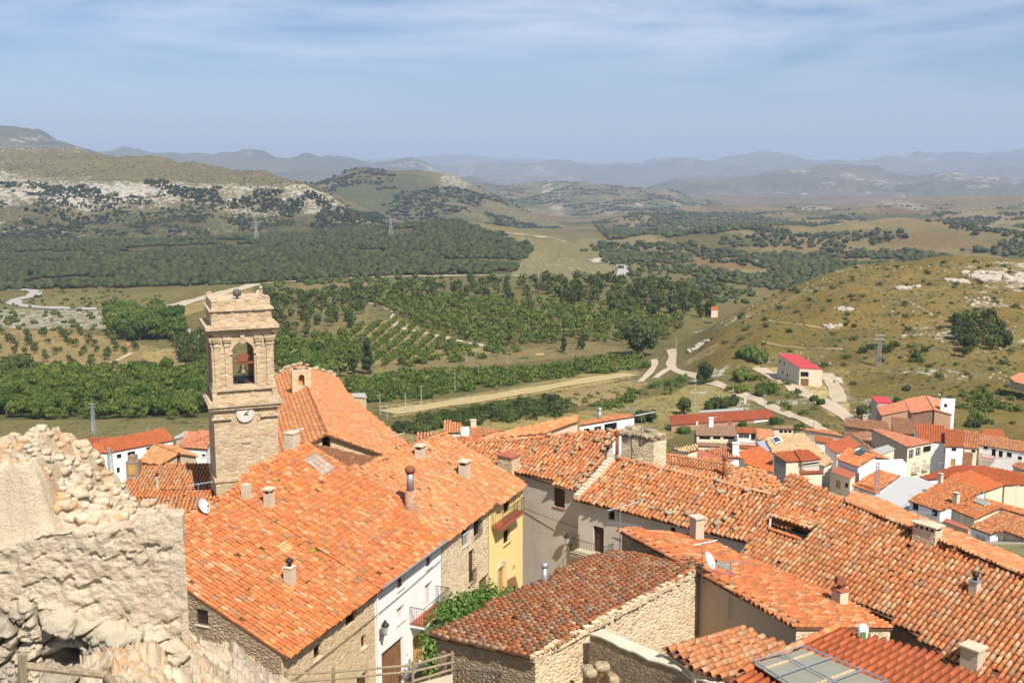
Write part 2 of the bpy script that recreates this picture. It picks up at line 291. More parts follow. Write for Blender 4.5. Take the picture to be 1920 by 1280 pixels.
def tile_arrays(P, poly, sp, ln, pal, lod=0, holes=(), lift=0.0, sag=.05, jit=1.0, bands=None):
    s0, s1 = min(p[0] for p in poly), max(p[0] for p in poly); t0, t1 = min(p[1] for p in poly), max(p[1] for p in poly)
    ns, nt = max(1, int(round((s1 - s0) / sp))), max(1, int(math.ceil((t1 - t0) / ln)))
    S, T = np.meshgrid(s0 + (np.arange(ns) + .5) * (s1 - s0) / ns, t0 + np.arange(nt) * ln); S = S.ravel(); T = T.ravel()
    k = inside(S, T + ln * .5, poly)
    for h in holes: k &= ~inside(S, T + ln * .5, h)
    if lod == 0: k &= rng.random(len(S)) > .004 * jit
    S, T = S[k], T[k]; n = len(S)
    if n == 0: return None
    colj = {}
    S = S + rng.normal(0, .012 * jit, n); T = T + rng.normal(0, .018 * jit, n) - np.where(rng.random(n) < .02 * jit, rng.uniform(.03, .12, n), 0); rot = rng.normal(0, .03 * jit, n); dz = rng.normal(0, .008 * jit, n) + sag * (fbm(S * .25 + 50, T * .25 + 50, 3, 3) - .5) * 2
    # one barrel tile: wide open end down-slope, narrow end tucked under the next
    na = 6 if lod == 0 else 4; an = np.linspace(0, math.pi, na); rl, ru = sp * .385, sp * .30; hl, hu = sp * .40, sp * .34
    tip = ln * .045 + .008
    cs = np.concatenate([-rl * np.cos(an), -ru * np.cos(an)]); ch = np.concatenate([hl * np.sin(an) + tip, hu * np.sin(an)]) + lift; ct = np.concatenate([np.full(na, -.03), np.full(na, ln + .04)])
    q = [[i, i + 1, na + i + 1, na + i] for i in range(na - 1)]; nv = 2 * na
    if lod == 0:                       # a lip so the open end has thickness
        cs = np.concatenate([cs, -rl * .84 * np.cos(an)]); ch = np.concatenate([ch, hl * .82 * np.sin(an) + tip + lift]); ct = np.concatenate([ct, np.full(na, -.028)])
        q += [[nv + i, nv + i + 1, i + 1, i] for i in range(na - 1)]; nv += na
    V = np.empty((n, nv, 3)); cr, sr = np.cos(rot)[:, None], np.sin(rot)[:, None]
    ls = S[:, None] + cs * cr - ct * sr * .3; lt = T[:, None] + ct * cr + cs * sr; lh = ch + dz[:, None]
    V = P.A + ls[..., None] * P.e + lt[..., None] * P.g + lh[..., None] * P.n
    Q = (np.array(q)[None] + (np.arange(n) * nv)[:, None, None]).reshape(-1, 4); C = np.repeat(pick(pal, n), nv, 0); V = V.reshape(-1, 3)
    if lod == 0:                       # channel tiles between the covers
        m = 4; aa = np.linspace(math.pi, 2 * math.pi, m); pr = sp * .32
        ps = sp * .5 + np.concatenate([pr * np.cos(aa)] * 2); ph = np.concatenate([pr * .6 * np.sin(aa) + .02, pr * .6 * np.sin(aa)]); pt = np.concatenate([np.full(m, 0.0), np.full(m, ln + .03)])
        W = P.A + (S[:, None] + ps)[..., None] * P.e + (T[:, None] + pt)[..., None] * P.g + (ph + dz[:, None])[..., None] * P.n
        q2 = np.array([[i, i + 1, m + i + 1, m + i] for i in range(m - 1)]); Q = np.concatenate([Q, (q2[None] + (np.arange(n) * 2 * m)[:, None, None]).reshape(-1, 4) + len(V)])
        V = np.concatenate([V, W.reshape(-1, 3)]); c2 = pick(pal, n); c2[:, :3] *= .36; C = np.concatenate([C, np.repeat(c2, 2 * m, 0)])  # channel colour darkened: gap shade painted in, along with settled dirt
    return V, Q, C
def cap_arrays(a, b, sp, pal, r=None):
    """a row of barrel tiles along a ridge or hip from a to b"""
    a = np.asarray(a, float); b = np.asarray(b, float); L = np.linalg.norm(b - a); n = max(1, int(L / (sp * 1.7))); d = (b - a) / L; w = np.cross(d, [0, 0, 1.0]); w /= np.linalg.norm(w); up = np.cross(w, d); r = r or sp * .48
    na = 6; an = np.linspace(-.15, math.pi + .15, na); st = L / n; V = []; Q = []
    for i in range(n):
        p = a + d * st * i; z = len(V); j = rng.normal(0, .012)
        for t, rr, hh in ((-.02, r, .05), (st + .05, r * .82, 0.0)):
            V += [p + d * t + w * (rr * math.cos(x) + j) + up * (rr * .8 * math.sin(x) + hh - .02) for x in an]
        Q += [[z + k, z + k + 1, z + na + k + 1, z + na + k] for k in range(na - 1)]
    return np.array(V), np.array(Q), np.repeat(pick(pal, n), 2 * na, 0)
def join_arrays(L):
    L = [x for x in L if x is not None]; V = []; Q = []; C = []; b = 0
    for v, q, c in L: V.append(v); Q.append(q + b); C.append(c); b += len(v)
    return np.concatenate(V), np.concatenate(Q), np.concatenate(C)
class Roof: pass
def roof(parent, P, poly_px, sp=.24, ln=.33, pal='orange', lod=0, holes=(), mat=None, caps=(), st=False, lift=0.0, name='roof', thick=.12, sag=.05, jit=1.0, flat=False):
    R = Roof(); R.P = P; R.st = [tuple(p) for p in poly_px] if st else [P.st(*p) for p in poly_px]
    if P.n @ np.cross(P.e, P.g) < 0: pass
    ar = 0
    for i in range(len(R.st)): (x0, y0), (x1, y1) = R.st[i], R.st[(i + 1) % len(R.st)]; ar += x0 * y1 - x1 * y0
    R.ccw = ar > 0
    R.p3 = [P.pt(*p) for p in R.st]
    m = MB(); top = [P.pt(*p, -.02) for p in R.st]; bot = [P.pt(*p, -.02 - thick) for p in R.st]
    if (np.cross(P.e, P.g) @ P.n > 0) != R.ccw: top = top[::-1]; bot = bot[::-1]
    m.poly(top).poly(bot[::-1])
    for i in range(len(top)): j = (i + 1) % len(top); m.poly([top[i], bot[i], bot[j], top[j]])
    if flat:
        R.o = m.build(name, mat or REDFLAT, parent); return R
    hs = [[P.st(*q) for q in h] for h in holes]
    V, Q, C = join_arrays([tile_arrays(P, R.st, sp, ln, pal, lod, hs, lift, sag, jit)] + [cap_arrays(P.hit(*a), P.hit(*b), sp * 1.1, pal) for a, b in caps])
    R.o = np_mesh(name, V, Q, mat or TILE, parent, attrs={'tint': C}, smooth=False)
    m.build('roof_deck', DECK, R.o); return R

# ---------------------------------------------------------------- walls with real openings
class Wall:
    def hit(s, px, py): d = ray(px, py); return d * ((s.a @ s.n) / (d @ s.n))
    def uz(s, px, py): P = s.hit(px, py); return ((P - s.a) @ s.t, P[2])
    def p(s, u, z, o=0.0): q = s.a + s.t * u + s.n * o; return np.array([q[0], q[1], z])
def wall_faces(m, W, zb, za, zc, holes, rev=.22):
    L = W.L; cuts = sorted({0.0, L} | {max(0, min(L, h[0])) for h in holes} | {max(0, min(L, h[1])) for h in holes})
    top = lambda u: za + (zc - za) * u / L
    for u0, u1 in zip(cuts, cuts[1:]):
        if u1 - u0 < 1e-4: continue
        um = (u0 + u1) / 2; hs = sorted([h for h in holes if h[0] - 1e-6 <= um <= h[1] + 1e-6], key=lambda h: h[2]); z = zb
        for h in hs:
            if h[2] > z: m.poly([W.p(u0, z), W.p(u1, z), W.p(u1, h[2]), W.p(u0, h[2])])
            z = h[3]
        if top(um) > z: m.poly([W.p(u0, z), W.p(u1, z), W.p(u1, max(z, top(u1))), W.p(u0, max(z, top(u0)))])
    for u0, u1, z0, z1 in holes:
        i = lambda u, z: W.p(u, z, -rev)
        m.poly([W.p(u0, z0), W.p(u0, z1), i(u0, z1), i(u0, z0)]); m.poly([W.p(u1, z1), W.p(u1, z0), i(u1, z0), i(u1, z1)])
        m.poly([W.p(u0, z1), W.p(u1, z1), i(u1, z1), i(u0, z1)]); m.poly([W.p(u1, z0), W.p(u0, z0), i(u0, z0), i(u1, z0)])
def wbox(m, W, u0, u1, z0, z1, o0, o1):
    m.hexa([W.p(u0, z0, o1), W.p(u1, z0, o1), W.p(u1, z0, o0), W.p(u0, z0, o0)], [W.p(u0, z1, o1), W.p(u1, z1, o1), W.p(u1, z1, o0), W.p(u0, z1, o0)])
def opening(h, W, r, kind, rev=.22, sill=True):
    u0, u1, z0, z1 = r; w = u1 - u0; g = 1e-3; fw = min(.07, w * .14); m = MB(); back = -rev + .005; isdoor = kind in ('door', 'garage', 'ochre', 'darkdoor')
    fm = {'white': FRW, 'blind': FRW, 'door': DOORW, 'garage': BROWN, 'ochre': OCHRE, 'dark': FRAME, 'darkdoor': DARKWOOD}.get(kind, FRAME)
    for a, b, c, d in ((u0 + g, u0 + fw, z0, z1), (u1 - fw, u1 - g, z0, z1), (u0 + fw, u1 - fw, z1 - fw, z1 - g), (u0 + fw, u1 - fw, z0 + g, z0 + fw)): wbox(m, W, a, b, c, d, back, back + .06)
    if kind in ('win', 'white', 'blind', 'bars') and w > .5: wbox(m, W, (u0 + u1) / 2 - fw * .4, (u0 + u1) / 2 + fw * .4, z0 + fw, z1 - fw, back, back + .055)
    if kind in ('win', 'white') and z1 - z0 > .8: wbox(m, W, u0 + fw, (u0 + u1) / 2 - fw * .4, z0 + (z1 - z0) * .62, z0 + (z1 - z0) * .62 + fw * .5, back, back + .05); wbox(m, W, (u0 + u1) / 2 + fw * .4, u1 - fw, z0 + (z1 - z0) * .62, z0 + (z1 - z0) * .62 + fw * .5, back, back + .05)
    o = m.build('door' if isdoor else 'window', fm, h)
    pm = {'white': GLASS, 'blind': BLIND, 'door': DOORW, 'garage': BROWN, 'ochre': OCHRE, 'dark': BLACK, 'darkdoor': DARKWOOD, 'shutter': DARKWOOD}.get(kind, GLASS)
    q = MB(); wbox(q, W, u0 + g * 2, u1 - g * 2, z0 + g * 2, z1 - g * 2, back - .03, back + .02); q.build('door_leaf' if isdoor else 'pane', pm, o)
    if kind == 'bars':
        b = MB()
        for k in range(1, 6): x = u0 + w * k / 6; b.tube([W.p(x, z0, -.03), W.p(x, z1, -.03)], .012, 5)
        for k in (1, 2): z = z0 + (z1 - z0) * k / 3; b.tube([W.p(u0, z, -.03), W.p(u1, z, -.03)], .012, 5)
        b.build('window_bars', IRON, o)
    if sill and not isdoor:
        b = MB(); wbox(b, W, u0 - .05, u1 + .05, z0 - .07, z0 - .004, -rev * .5, .06); b.build('sill', SILL if sill is True else sill, o)
    return o
def walls(h, R, zbot, mat, ov=.3, edges=None, holes=None, mats=None, drop=.13, rev=.22, poly=None):
    """walls under the outline of a roof; holes = {edge: [(px0, py0, px1, py1, kind[, sill])]}"""
    holes = holes or {}; mats = mats or {}; p3 = poly or R.p3; n = len(p3); xy = [np.array([p[0], p[1]]) for p in p3]
    ar = sum(xy[i][0] * xy[(i + 1) % n][1] - xy[(i + 1) % n][0] * xy[i][1] for i in range(n)); sg = 1 if ar > 0 else -1
    nn = []
    for i in range(n): t = xy[(i + 1) % n] - xy[i]; t = t / (np.linalg.norm(t) + 1e-9); nn.append(np.array([t[1], -t[0]]) * sg)
    ovs = ov if isinstance(ov, dict) else {}; ovd = ovs.get('d', .3) if isinstance(ov, dict) else ov
    ins = []
    for i in range(n):
        a, b = nn[i - 1], nn[i]; oa, ob = ovs.get((i - 1) % n, ovd), ovs.get(i, ovd); M = np.array([a, b])
        try: off = np.linalg.solve(M, -np.array([oa, ob])) if abs(np.linalg.det(M)) > .15 else -b * ob
        except Exception: off = -b * ob
        ins.append(xy[i] + off)
    groups = {}; out = {}
    for i in (range(n) if edges is None else edges):
        j = (i + 1) % n; a, b = (ins[i], ins[j]) if sg > 0 else (ins[j], ins[i]); L = np.linalg.norm(b - a)
        if L < .05: continue
        W = Wall(); W.a = np.array([a[0], a[1], 0]); W.t = np.array([(b - a)[0] / L, (b - a)[1] / L, 0]); W.n = np.array([nn[i][0], nn[i][1], 0]); W.L = L
        za, zc = R.P.z_at(*a) - drop, R.P.z_at(*b) - drop; hl = []; W.top = lambda u, za=za, zc=zc, L=L: za + (zc - za) * u / L
        for hd in holes.get(i, []):
            x0, y0, x1, y1 = hd[:4]; cx, cy = (x0 + x1) / 2, (y0 + y1) / 2; ua, ub = W.uz(x0, cy)[0], W.uz(x1, cy)[0]; z1, z0 = W.uz(cx, y0)[1], W.uz(cx, y1)[1]
            ua, ub = min(ua, ub), max(ua, ub); hl.append(((max(.03, ua), min(L - .03, ub), z0, min(z1, min(W.top(ua), W.top(ub)) - .03)), hd[4], hd[5] if len(hd) > 5 else True))
        hl = [x for x in hl if x[0][1] - x[0][0] > .05 and x[0][3] - x[0][2] > .05]
        m = groups.setdefault(id(mats.get(i, mat)), (MB(), mats.get(i, mat)))[0]
        wall_faces(m, W, zbot, za, zc, [x[0] for x in hl], rev)
        W.holes = hl; out[i] = W
        for r, k, sl in hl:
            if k != 'none': opening(h, W, r, k, rev, sl)
    for m, mt in groups.values(): m.build('wall', mt, h)
    return out
def railing(m, pts, hgt=.95, step=.13, r=.011):
    pts = [np.asarray(p, float) for p in pts]; up = np.array([0, 0, hgt])
    for a, b in zip(pts, pts[1:]):
        m.tube([a + up, b + up], r * 1.7, 5); m.tube([a + [0, 0, .06], b + [0, 0, .06]], r * 1.2, 4); n = max(1, int(np.linalg.norm(b - a) / step))
        for k in range(n + 1): p = a + (b - a) * k / n; m.tube([p, p + up], r, 4, False)
def balcony(h, W, u0, u1, z, depth=.7, under=.14, top=REDT, side=None, iron=IRON):
    b = MB(); wbox(b, W, u0, u1, z - under, z, .004, depth); o = b.build('balcony', side or WHITE, h)
    t = MB(); wbox(t, W, u0 - .02, u1 + .02, z + .003, z + .04, .006, depth + .02); t.build('balcony_floor', top, o)
    r = MB(); railing(r, [W.p(u0 + .03, z + .03, .01), W.p(u0 + .03, z + .03, depth - .04), W.p(u1 - .03, z + .03, depth - .04), W.p(u1 - .03, z + .03, .01)]); r.build('railing', iron, o); return o
# ---------------------------------------------------------------- chimneys (part of their house)
def chimney(h, R, px, py, w, d, hgt, style='slab', mat=None, az=None, cap=None):
    P = R.P.hit(px, py) if isinstance(R, Roof) else np.asarray(R, float); az = (R.P.az() if isinstance(R, Roof) else 0) if az is None else az; mat = mat or CONC; m = MB(); c = P - [0, 0, .5]; top = P + [0, 0, hgt]
    if style == 'round':               # tapered brick stub with a sheet pipe and cowl
        m.lathe(c, [(w * .62, 0), (w * .58, .5), (w * .47, .5 + hgt)], 12); o = m.build('chimney', cap or BRICK, h, True)
        q = MB(); q.lathe(top, [(w * .34, -.05), (w * .34, hgt * .95)], 12); q.build('flue_pipe', STEEL, o, True)
        q = MB(); q.lathe(top, [(w * .42, hgt * .9), (w * .5, hgt * 1.02), (w * .5, hgt * 1.12), (w * .2, hgt * 1.25)], 12); q.build('cowl', RUST, o, True); return o
    if style == 'pipe':
        m.lathe(c, [(w, 0), (w, .5 + hgt * .8)], 12); o = m.build('chimney', cap or STEEL, h, True)
        q = MB(); q.lathe(P, [(w * 1.25, hgt * .78), (w * 1.35, hgt * .82), (w * 1.35, hgt * .95), (w * .9, hgt)], 12); q.build('cowl', cap or STEEL, o, True); return o
    m.box(c, (w, d, hgt + .5), az); a = math.radians(az); r = np.array([math.cos(a), -math.sin(a), 0]); f = np.array([math.sin(a), math.cos(a), 0])
    if style in ('slab', 'slots'):     # the shaft carries little stubs that hold the cap clear of the flue
        k = 2 if style == 'slab' else max(3, int(w / .22))
        for i in range(k):
            for sd in (-1, 1): m.box(top + r * (-w / 2 + .05 + (w - .1) * i / (k - 1)) + f * sd * (d / 2 - .05) - [0, 0, .003], (.1, .1, .203), az)
    o = m.build('chimney', mat, h)
    if style in ('slab', 'slots'):
        q = MB(); q.box(top + [0, 0, .2], (w + .16, d + .16, .07), az); q.build('cap', cap or CONC, o); q = MB(); q.box(top + [0, 0, .002], (w - .22, d - .22, .15), az); q.build('flue', BLACK, o)
    if style == 'cowl':              # rusty square hood on legs
        q = MB(); q.box(top, (w + .08, d + .08, .06), az); q.build('cap', cap or REDT, o); q = MB(); q.box(top + [0, 0, .06], (w * .4, d * .4, .2), az); q.box(top + [0, 0, .26], (w * .75, d * .75, .05), az)
        b4 = [top + [x, y, .36] for x, y in ((-.3 * w, -.3 * d), (.3 * w, -.3 * d), (.3 * w, .3 * d), (-.3 * w, .3 * d))]; q.hexa([top + [x, y, .31] for x, y in ((-.42 * w, -.42 * d), (.42 * w, -.42 * d), (.42 * w, .42 * d), (-.42 * w, .42 * d))], [p + [0, 0, .2] for p in b4]); q.build('cowl', RUST, o)
    elif style == 'pot':               # little black turbine
        q = MB(); q.box(top, (w + .06, d + .06, .05), az); q.build('cap', cap or SILL, o); q = MB(); q.lathe(top + [0, 0, .05], [(w * .22, 0), (w * .22, .14), (w * .42, .2), (w * .42, .3), (w * .15, .4)], 10); q.build('cowl', IRON, o, True)
    elif style == 'block': q = MB(); q.box(top, (w + .14, d + .14, .08), az); q.build('cap', cap or CONC, o)
    return o
def house(name, label, at, group=None, cat='house'): return empty(name, at, label, cat, group)
# ---------------------------------------------------------------- terrain: height table in (bearing, distance)
TAB = {
 -500: [(230,870),(300,800),(345,770),(420,712),(470,685),(560,625),(640,588),(760,550),(1000,505),(1400,452),(1900,432),(2600,420),(7000,390)],
 300: [(230,870),(300,800),(345,770),(420,712),(470,685),(560,625),(640,588),(760,548),(1000,505),(1400,452),(1900,432),(2600,420),(7000,390)],
 450: [(230,872),(300,797),(345,758),(420,704),(480,665),(570,605),(660,568),(780,540),(1000,500),(1400,448),(1750,430),(2600,424),(7000,388)],
 600: [(230,872),(300,790),(345,745),(420,690),(500,640),(600,585),(700,550),(800,528),(1000,495),(1400,445),(1700,425),(2000,430),(3000,410),(7000,380)],
 860: [(230,878),(300,800),(345,752),(410,695),(500,640),(600,580),(700,548),(800,525),(1000,490),(1300,440),(1500,412),(1800,436),(2600,424),(7000,372)],
 960: [(230,880),(300,800),(345,754),(410,698),(500,640),(600,578),(700,545),(800,524),(1000,495),(1250,450),(1450,421),(1700,446),(2600,425),(3500,405),(7000,366)],
 1040: [(230,880),(300,800),(345,754),(405,700),(500,640),(600,575),(700,538),(760,524),(840,522),(1000,508),(1250,470),(1400,441),(1600,455),(2600,428),(7000,366)],
 1100: [(230,880),(300,800),(345,755),(400,700),(500,640),(600,572),(700,535),(750,524),(850,534),(1000,517),(1150,490),(1330,472),(1600,455),(2500,428),(4000,402),(7000,366)],
 1200: [(230,880),(300,800),(345,754),(400,702),(480,655),(560,600),(640,560),(720,532),(800,550),(950,530),(1200,490),(1600,452),(2200,422),(3000,403),(4500,386),(8000,360)],
 1290: [(230,880),(300,800),(345,750),(400,700),(440,665),(480,640),(560,595),(650,562),(740,548),(900,535),(1200,490),(1600,450),(2200,420),(3000,403),(4500,386),(8000,360)],
 1340: [(230,875),(300,795),(340,752),(380,700),(410,660),(440,625),(470,607),(510,618),(620,595),(700,575),(900,540),(1200,490),(1600,450),(2200,420),(3000,403),(4500,386),(8000,360)],
 1430: [(230,870),(290,800),(320,765),(350,725),(380,685),(420,625),(460,580),(490,558),(530,575),(650,600),(800,565),(950,535),(1200,488),(1600,448),(2200,418),(3000,401),(4500,386),(8000,360)],
 1500: [(230,865),(280,800),(310,768),(335,735),(352,716),(372,698),(405,650),(440,590),(480,545),(510,528),(550,548),(680,600),(800,575),(1000,515),(1300,470),(1700,437),(2300,415),(3200,400),(4500,386),(8000,360)],
 1600: [(230,885),(272,820),(300,775),(330,735),(360,695),(400,640),(440,580),(490,520),(525,494),(570,510),(700,600),(850,560),(1000,512),(1300,468),(1700,436),(2300,414),(3200,399),(4500,386),(8000,360)],
 1780: [(230,895),(258,845),(276,806),(290,775),(320,735),(360,680),(400,625),(450,560),(500,505),(535,478),(575,492),(720,590),(1000,515),(1300,465),(1700,434),(2300,413),(3200,398),(4500,386),(8000,360)],
 1920: [(230,898),(258,845),(276,805),(288,778),(320,730),(360,675),(400,622),(450,560),(500,510),(540,485),(580,497),(720,590),(1000,518),(1300,465),(1700,434),(2300,413),(3200,398),(4500,386),(8000,360)],
 2500: [(230,898),(258,845),(276,805),(288,778),(320,730),(360,675),(400,622),(450,560),(500,510),(540,487),(580,499),(720,590),(1000,518),(1300,465),(1700,434),(2300,413),(3200,398),(4500,386),(8000,360)],
}
_TP = np.array(sorted(TAB)); _TD = np.concatenate([np.linspace(230, 1000, 386), np.geomspace(1004, 9000, 150)])
def _col(t): d, r = zip(*t); return np.interp(_TD, d, ratio(r) * np.array(d))
_TZ = np.array([_col(TAB[k]) for k in _TP]); _PXG = np.arange(-500, 2501, 10.0)
_ZG = np.empty((len(_PXG), len(_TD)))
for j in range(len(_TD)): _ZG[:, j] = np.interp(_PXG, _TP, _TZ[:, j])
for _ in range(3):                     # soften the table's kinks
    k = np.array([1, 2, 3, 2, 1]) / 9.0; pad = np.pad(_ZG, ((2, 2), (0, 0)), 'edge'); _ZG = sum(k[i] * pad[i:i + len(_PXG)] for i in range(5))
    pad = np.pad(_ZG, ((0, 0), (2, 2)), 'edge'); k2 = np.array([.1, .2, .4, .2, .1]); _ZG = sum(k2[i] * pad[:, i:i + len(_TD)] for i in range(5))
def near_z(x, y):
    yy = [-40, 0, 10, 20, 30, 36, 38.5, 40.5, 56, 66, 80, 100, 130, 165, 200, 232]
    zr = [-12, -12, -12.5, -14, -17.5, -20.2, -21, -26.2, -27, -28, -32, -37, -46.5, -56, -63, -70.5]
    zl = [-12, -12, -12.5, -14, -17.5, -20.5, -21, -21.6, -23, -28, -32, -37, -46.5, -56, -63, -70.5]
    a = np.interp(y, yy, zr); b = np.interp(y, yy, zl); return b + (a - b) * np.where(np.asarray(y) < 41, sstep(-8.2, -6.8, x), sstep(-4.4, -2.6, x + 9.5 - (np.asarray(y) - 42.5) * .40))
def px_of(x, y, z): return 960 + FPX * x / (y * CF[1] + z * CF[2])
def far_z(px, y):
    i = np.clip((np.asarray(px, float) + 500) / 10, 0, len(_PXG) - 1.001); j = np.interp(y, _TD, np.arange(len(_TD))); j = np.clip(j, 0, len(_TD) - 1.001)
    i0, j0 = i.astype(int), j.astype(int); fi, fj = i - i0, j - j0
    return (_ZG[i0, j0] * (1 - fi) + _ZG[i0 + 1, j0] * fi) * (1 - fj) + (_ZG[i0, j0 + 1] * (1 - fi) + _ZG[i0 + 1, j0 + 1] * fi) * fj
_BN = far_z(np.arange(-500, 2501, 10.0), np.full(301, 232.0))
def ground_z(x, y):
    x = np.asarray(x, float); y = np.asarray(y, float); z = near_z(x, y); ys = np.maximum(y, 1.0)
    for _ in range(3): px = px_of(x, ys, np.where(y > 150, z, -.3 * ys)); zf = far_z(np.clip(px, -500, 2500), np.maximum(ys, 230)); z = np.where(y > 232, zf, z)
    b = np.interp(np.clip(px, -500, 2500), np.arange(-500, 2501, 10.0), _BN); w = sstep(120, 232, y); z = np.where(y <= 232, near_z(x, y) * (1 - w) + (near_z(x, y) + b + 70.5) * w, z)
    hl = sstep(1290, 1420, px) * sstep(265, 330, y) * (1 - sstep(540, 600, y)); z = z + hl * ((fbm(x * .06, y * .06, 5, 77) - .5) * 3.2 + (fbm(x * .02, y * .07, 4, 79) - .5) * 2.5)
    rl = sstep(1060, 1240, px) * sstep(900, 1500, y) * (1 - sstep(3200, 4800, y)); z = z + rl * ((fbm(x * .0032 + 3, y * .0024, 4, 87) - .5) * 62 + (fbm(x * .012, y * .012, 4, 88) - .5) * 10)
    amp = .0035 * np.clip(y - 200, 0, 1500); return z + amp * (fbm(x * .012, y * .012, 5, 11) - .5) * 1.3 + .0012 * np.clip(y - 200, 0, 900) * (fbm(x * .08, y * .08, 3, 5) - .5)
# visible-surface lookup: pixel -> first ground point met by the ray
_HD = np.concatenate([np.arange(40, 1000, 1.5), np.geomspace(1001, 9000, 260)])
def hit(px, py):
    d = ray(px, py); X = d[0] / d[1] * _HD; Z = d[2] / d[1] * _HD; g = ground_z(X, _HD); k = np.nonzero((g >= Z) & (_HD > 180))[0]
    if len(k) == 0: return None
    i = k[0]
    if i == 0: D = _HD[0]
    else: a, b = (Z - g)[i - 1], (g - Z)[i]; D = _HD[i - 1] + (_HD[i] - _HD[i - 1]) * a / (a + b + 1e-9)
    p = d / d[1] * D; return np.array([p[0], D, float(ground_z(p[0], D))])
def inpoly(X, Y, poly): return inside(X, Y, poly)
# ---------------------------------------------------------------- ground sheet with land cover
GP = np.concatenate([np.arange(-900, -100, 40), np.arange(-100, 2030, 5), np.arange(2030, 2900, 40)]).astype(float)
GD = np.concatenate([np.array([-40, -10, 2, 8]), np.arange(12, 230, 3.0), np.arange(230, 1000, 1.7), np.geomspace(1003, 9000, 150)])
PXm, Dm = np.meshgrid(GP, GD); zg = np.zeros_like(PXm); Xm = PXm * 0
for _ in range(4):
    Xm = (PXm - 960) / FPX * (np.maximum(Dm, 12) * CF[1] + np.where(Dm > 12, zg, -5) * CF[2]); zg = ground_z(Xm, Dm)
V = np.stack([Xm, Dm, zg], -1); nr, nc = PXm.shape
RW = np.where(Dm > 5, 640 - FPX * (V @ CU) / np.maximum(V @ CF, 1), 3000)
cov = np.empty(PXm.shape + (3,)); cov[:] = (.27, .225, .095)
nz = fbm(Xm * .01, Dm * .01, 4, 3); nz2 = fbm(Xm * .05, Dm * .05, 4, 8)
def lay(poly, col, d0=200, d1=9000, soft=0.0, w=1.0):
    ex, ey = PXm + (nz2 - .5) * 22, RW + (nz - .5) * 9; k = inside(ex, ey, poly) & (Dm >= d0) & (Dm <= d1); cov[k] = cov[k] * (1 - w) + np.array(col) * w
# patchwork of fields on the far plain (jittered cells in metres)
def cells(X, Y, s, seed):
    gx, gy = np.floor(X / s), np.floor(Y / s); best = np.full(X.shape, 1e18); idv = np.zeros(X.shape)
    for i in (-1, 0, 1):
        for j in (-1, 0, 1):
            cx, cy = (gx + i).astype(int), (gy + j).astype(int); r1, r2 = _h(cx, cy, seed), _h(cx, cy, seed + 50); d = ((cx + .15 + .7 * r1) * s - X) ** 2 + ((cy + .15 + .7 * r2) * s - Y) ** 2; k = d < best
            best = np.where(k, d, best); idv = np.where(k, _h(cx, cy, seed + 99), idv)
    return idv
cid = cells(Xm + Dm * .3, Dm * .8, 130.0, 21); fieldc = np.array([(.40, .29, .17), (.27, .22, .10), (.44, .34, .20), (.16, .15, .06), (.36, .22, .12), (.30, .24, .12), (.48, .38, .24), (.12, .13, .055)])
kf = (Dm > 850) & (PXm > 1080); cov[kf] = fieldc[(cid[kf] * 7.99).astype(int)]
kf = (Dm > 2600); cov[kf] = fieldc[(cid[kf] * 7.99).astype(int)] * .8
GREEN, DGREEN, DRY, TANC, STRAW, SOIL = (.15, .16, .055), (.085, .10, .04), (.50, .40, .18), (.66, .48, .25), (.98, .74, .36), (.50, .34, .19)
lay([(-600, 430), (1000, 405), (990, 470), (955, 515), (690, 522), (-600, 552)], (.10, .115, .05), 700, 2000)
lay([(830, 405), (970, 415), (1160, 485), (1160, 528), (955, 520), (990, 466), (900, 440)], (.36, .31, .17), 700, 2000)
lay([(-600, 560), (210, 560), (210, 585), (-600, 580)], (.31, .27, .13)); lay([(-600, 580), (240, 590), (210, 616), (-600, 612)], (.34, .32, .22))
lay([(40, 553), (350, 546), (300, 584), (40, 578)], (.33, .28, .12)); lay([(300, 592), (480, 527), (500, 548), (330, 596)], TANC)
lay([(-600, 612), (150, 622), (300, 655), (220, 700), (-600, 712)], (.54, .38, .19)); lay([(265, 660), (330, 655), (370, 700), (400, 705), (330, 712), (280, 700)], TANC)
lay([(-600, 702), (400, 700), (400, 800), (-600, 815)], (.13, .155, .05)); lay([(-600, 795), (400, 782), (400, 830), (-600, 835)], (.34, .29, .14))
lay([(470, 530), (700, 520), (960, 522), (1100, 535), (1240, 560), (1330, 620), (1200, 640), (900, 645), (640, 600), (480, 600)], (.27, .235, .10), 450)
lay([(560, 560), (690, 555), (700, 600), (600, 640), (540, 610)], (.36, .28, .15)); lay([(560, 528), (720, 523), (720, 535), (560, 545)], (.44, .32, .20), 450)
lay([(650, 615), (740, 598), (860, 640), (935, 655), (900, 680), (640, 700)], (.60, .46, .26)); lay([(620, 690), (900, 665), (1120, 640), (1170, 660), (960, 680), (700, 720)], (.40, .31, .165))
lay([(740, 720), (900, 700), (1190, 655), (1230, 690), (1000, 730), (760, 760)], (.22, .20, .08)); lay([(840, 745), (1200, 680), (1200, 700), (740, 772), (700, 760)], (.55, .43, .23))
lay([(725, 768), (900, 740), (1182, 697), (1184, 708), (1040, 732), (735, 779)], STRAW); lay([(1030, 738), (1080, 724), (1180, 712), (1220, 718), (1180, 738), (1090, 760)], (.60, .43, .25))
lay([(740, 800), (1090, 770), (1240, 740), (1320, 700), (1400, 745), (1330, 790), (1240, 830), (740, 850)], (.54, .43, .20), 200, 430)
lay([(1210, 720), (1290, 690), (1330, 705), (1260, 735)], (.17, .19, .06), 250, 450)
lay([(1290, 655), (1340, 608), (1430, 556), (1500, 526), (1600, 492), (1780, 474), (2600, 480), (2600, 850), (1650, 840), (1450, 720), (1300, 690)], (.28, .205, .06), 240, 560)
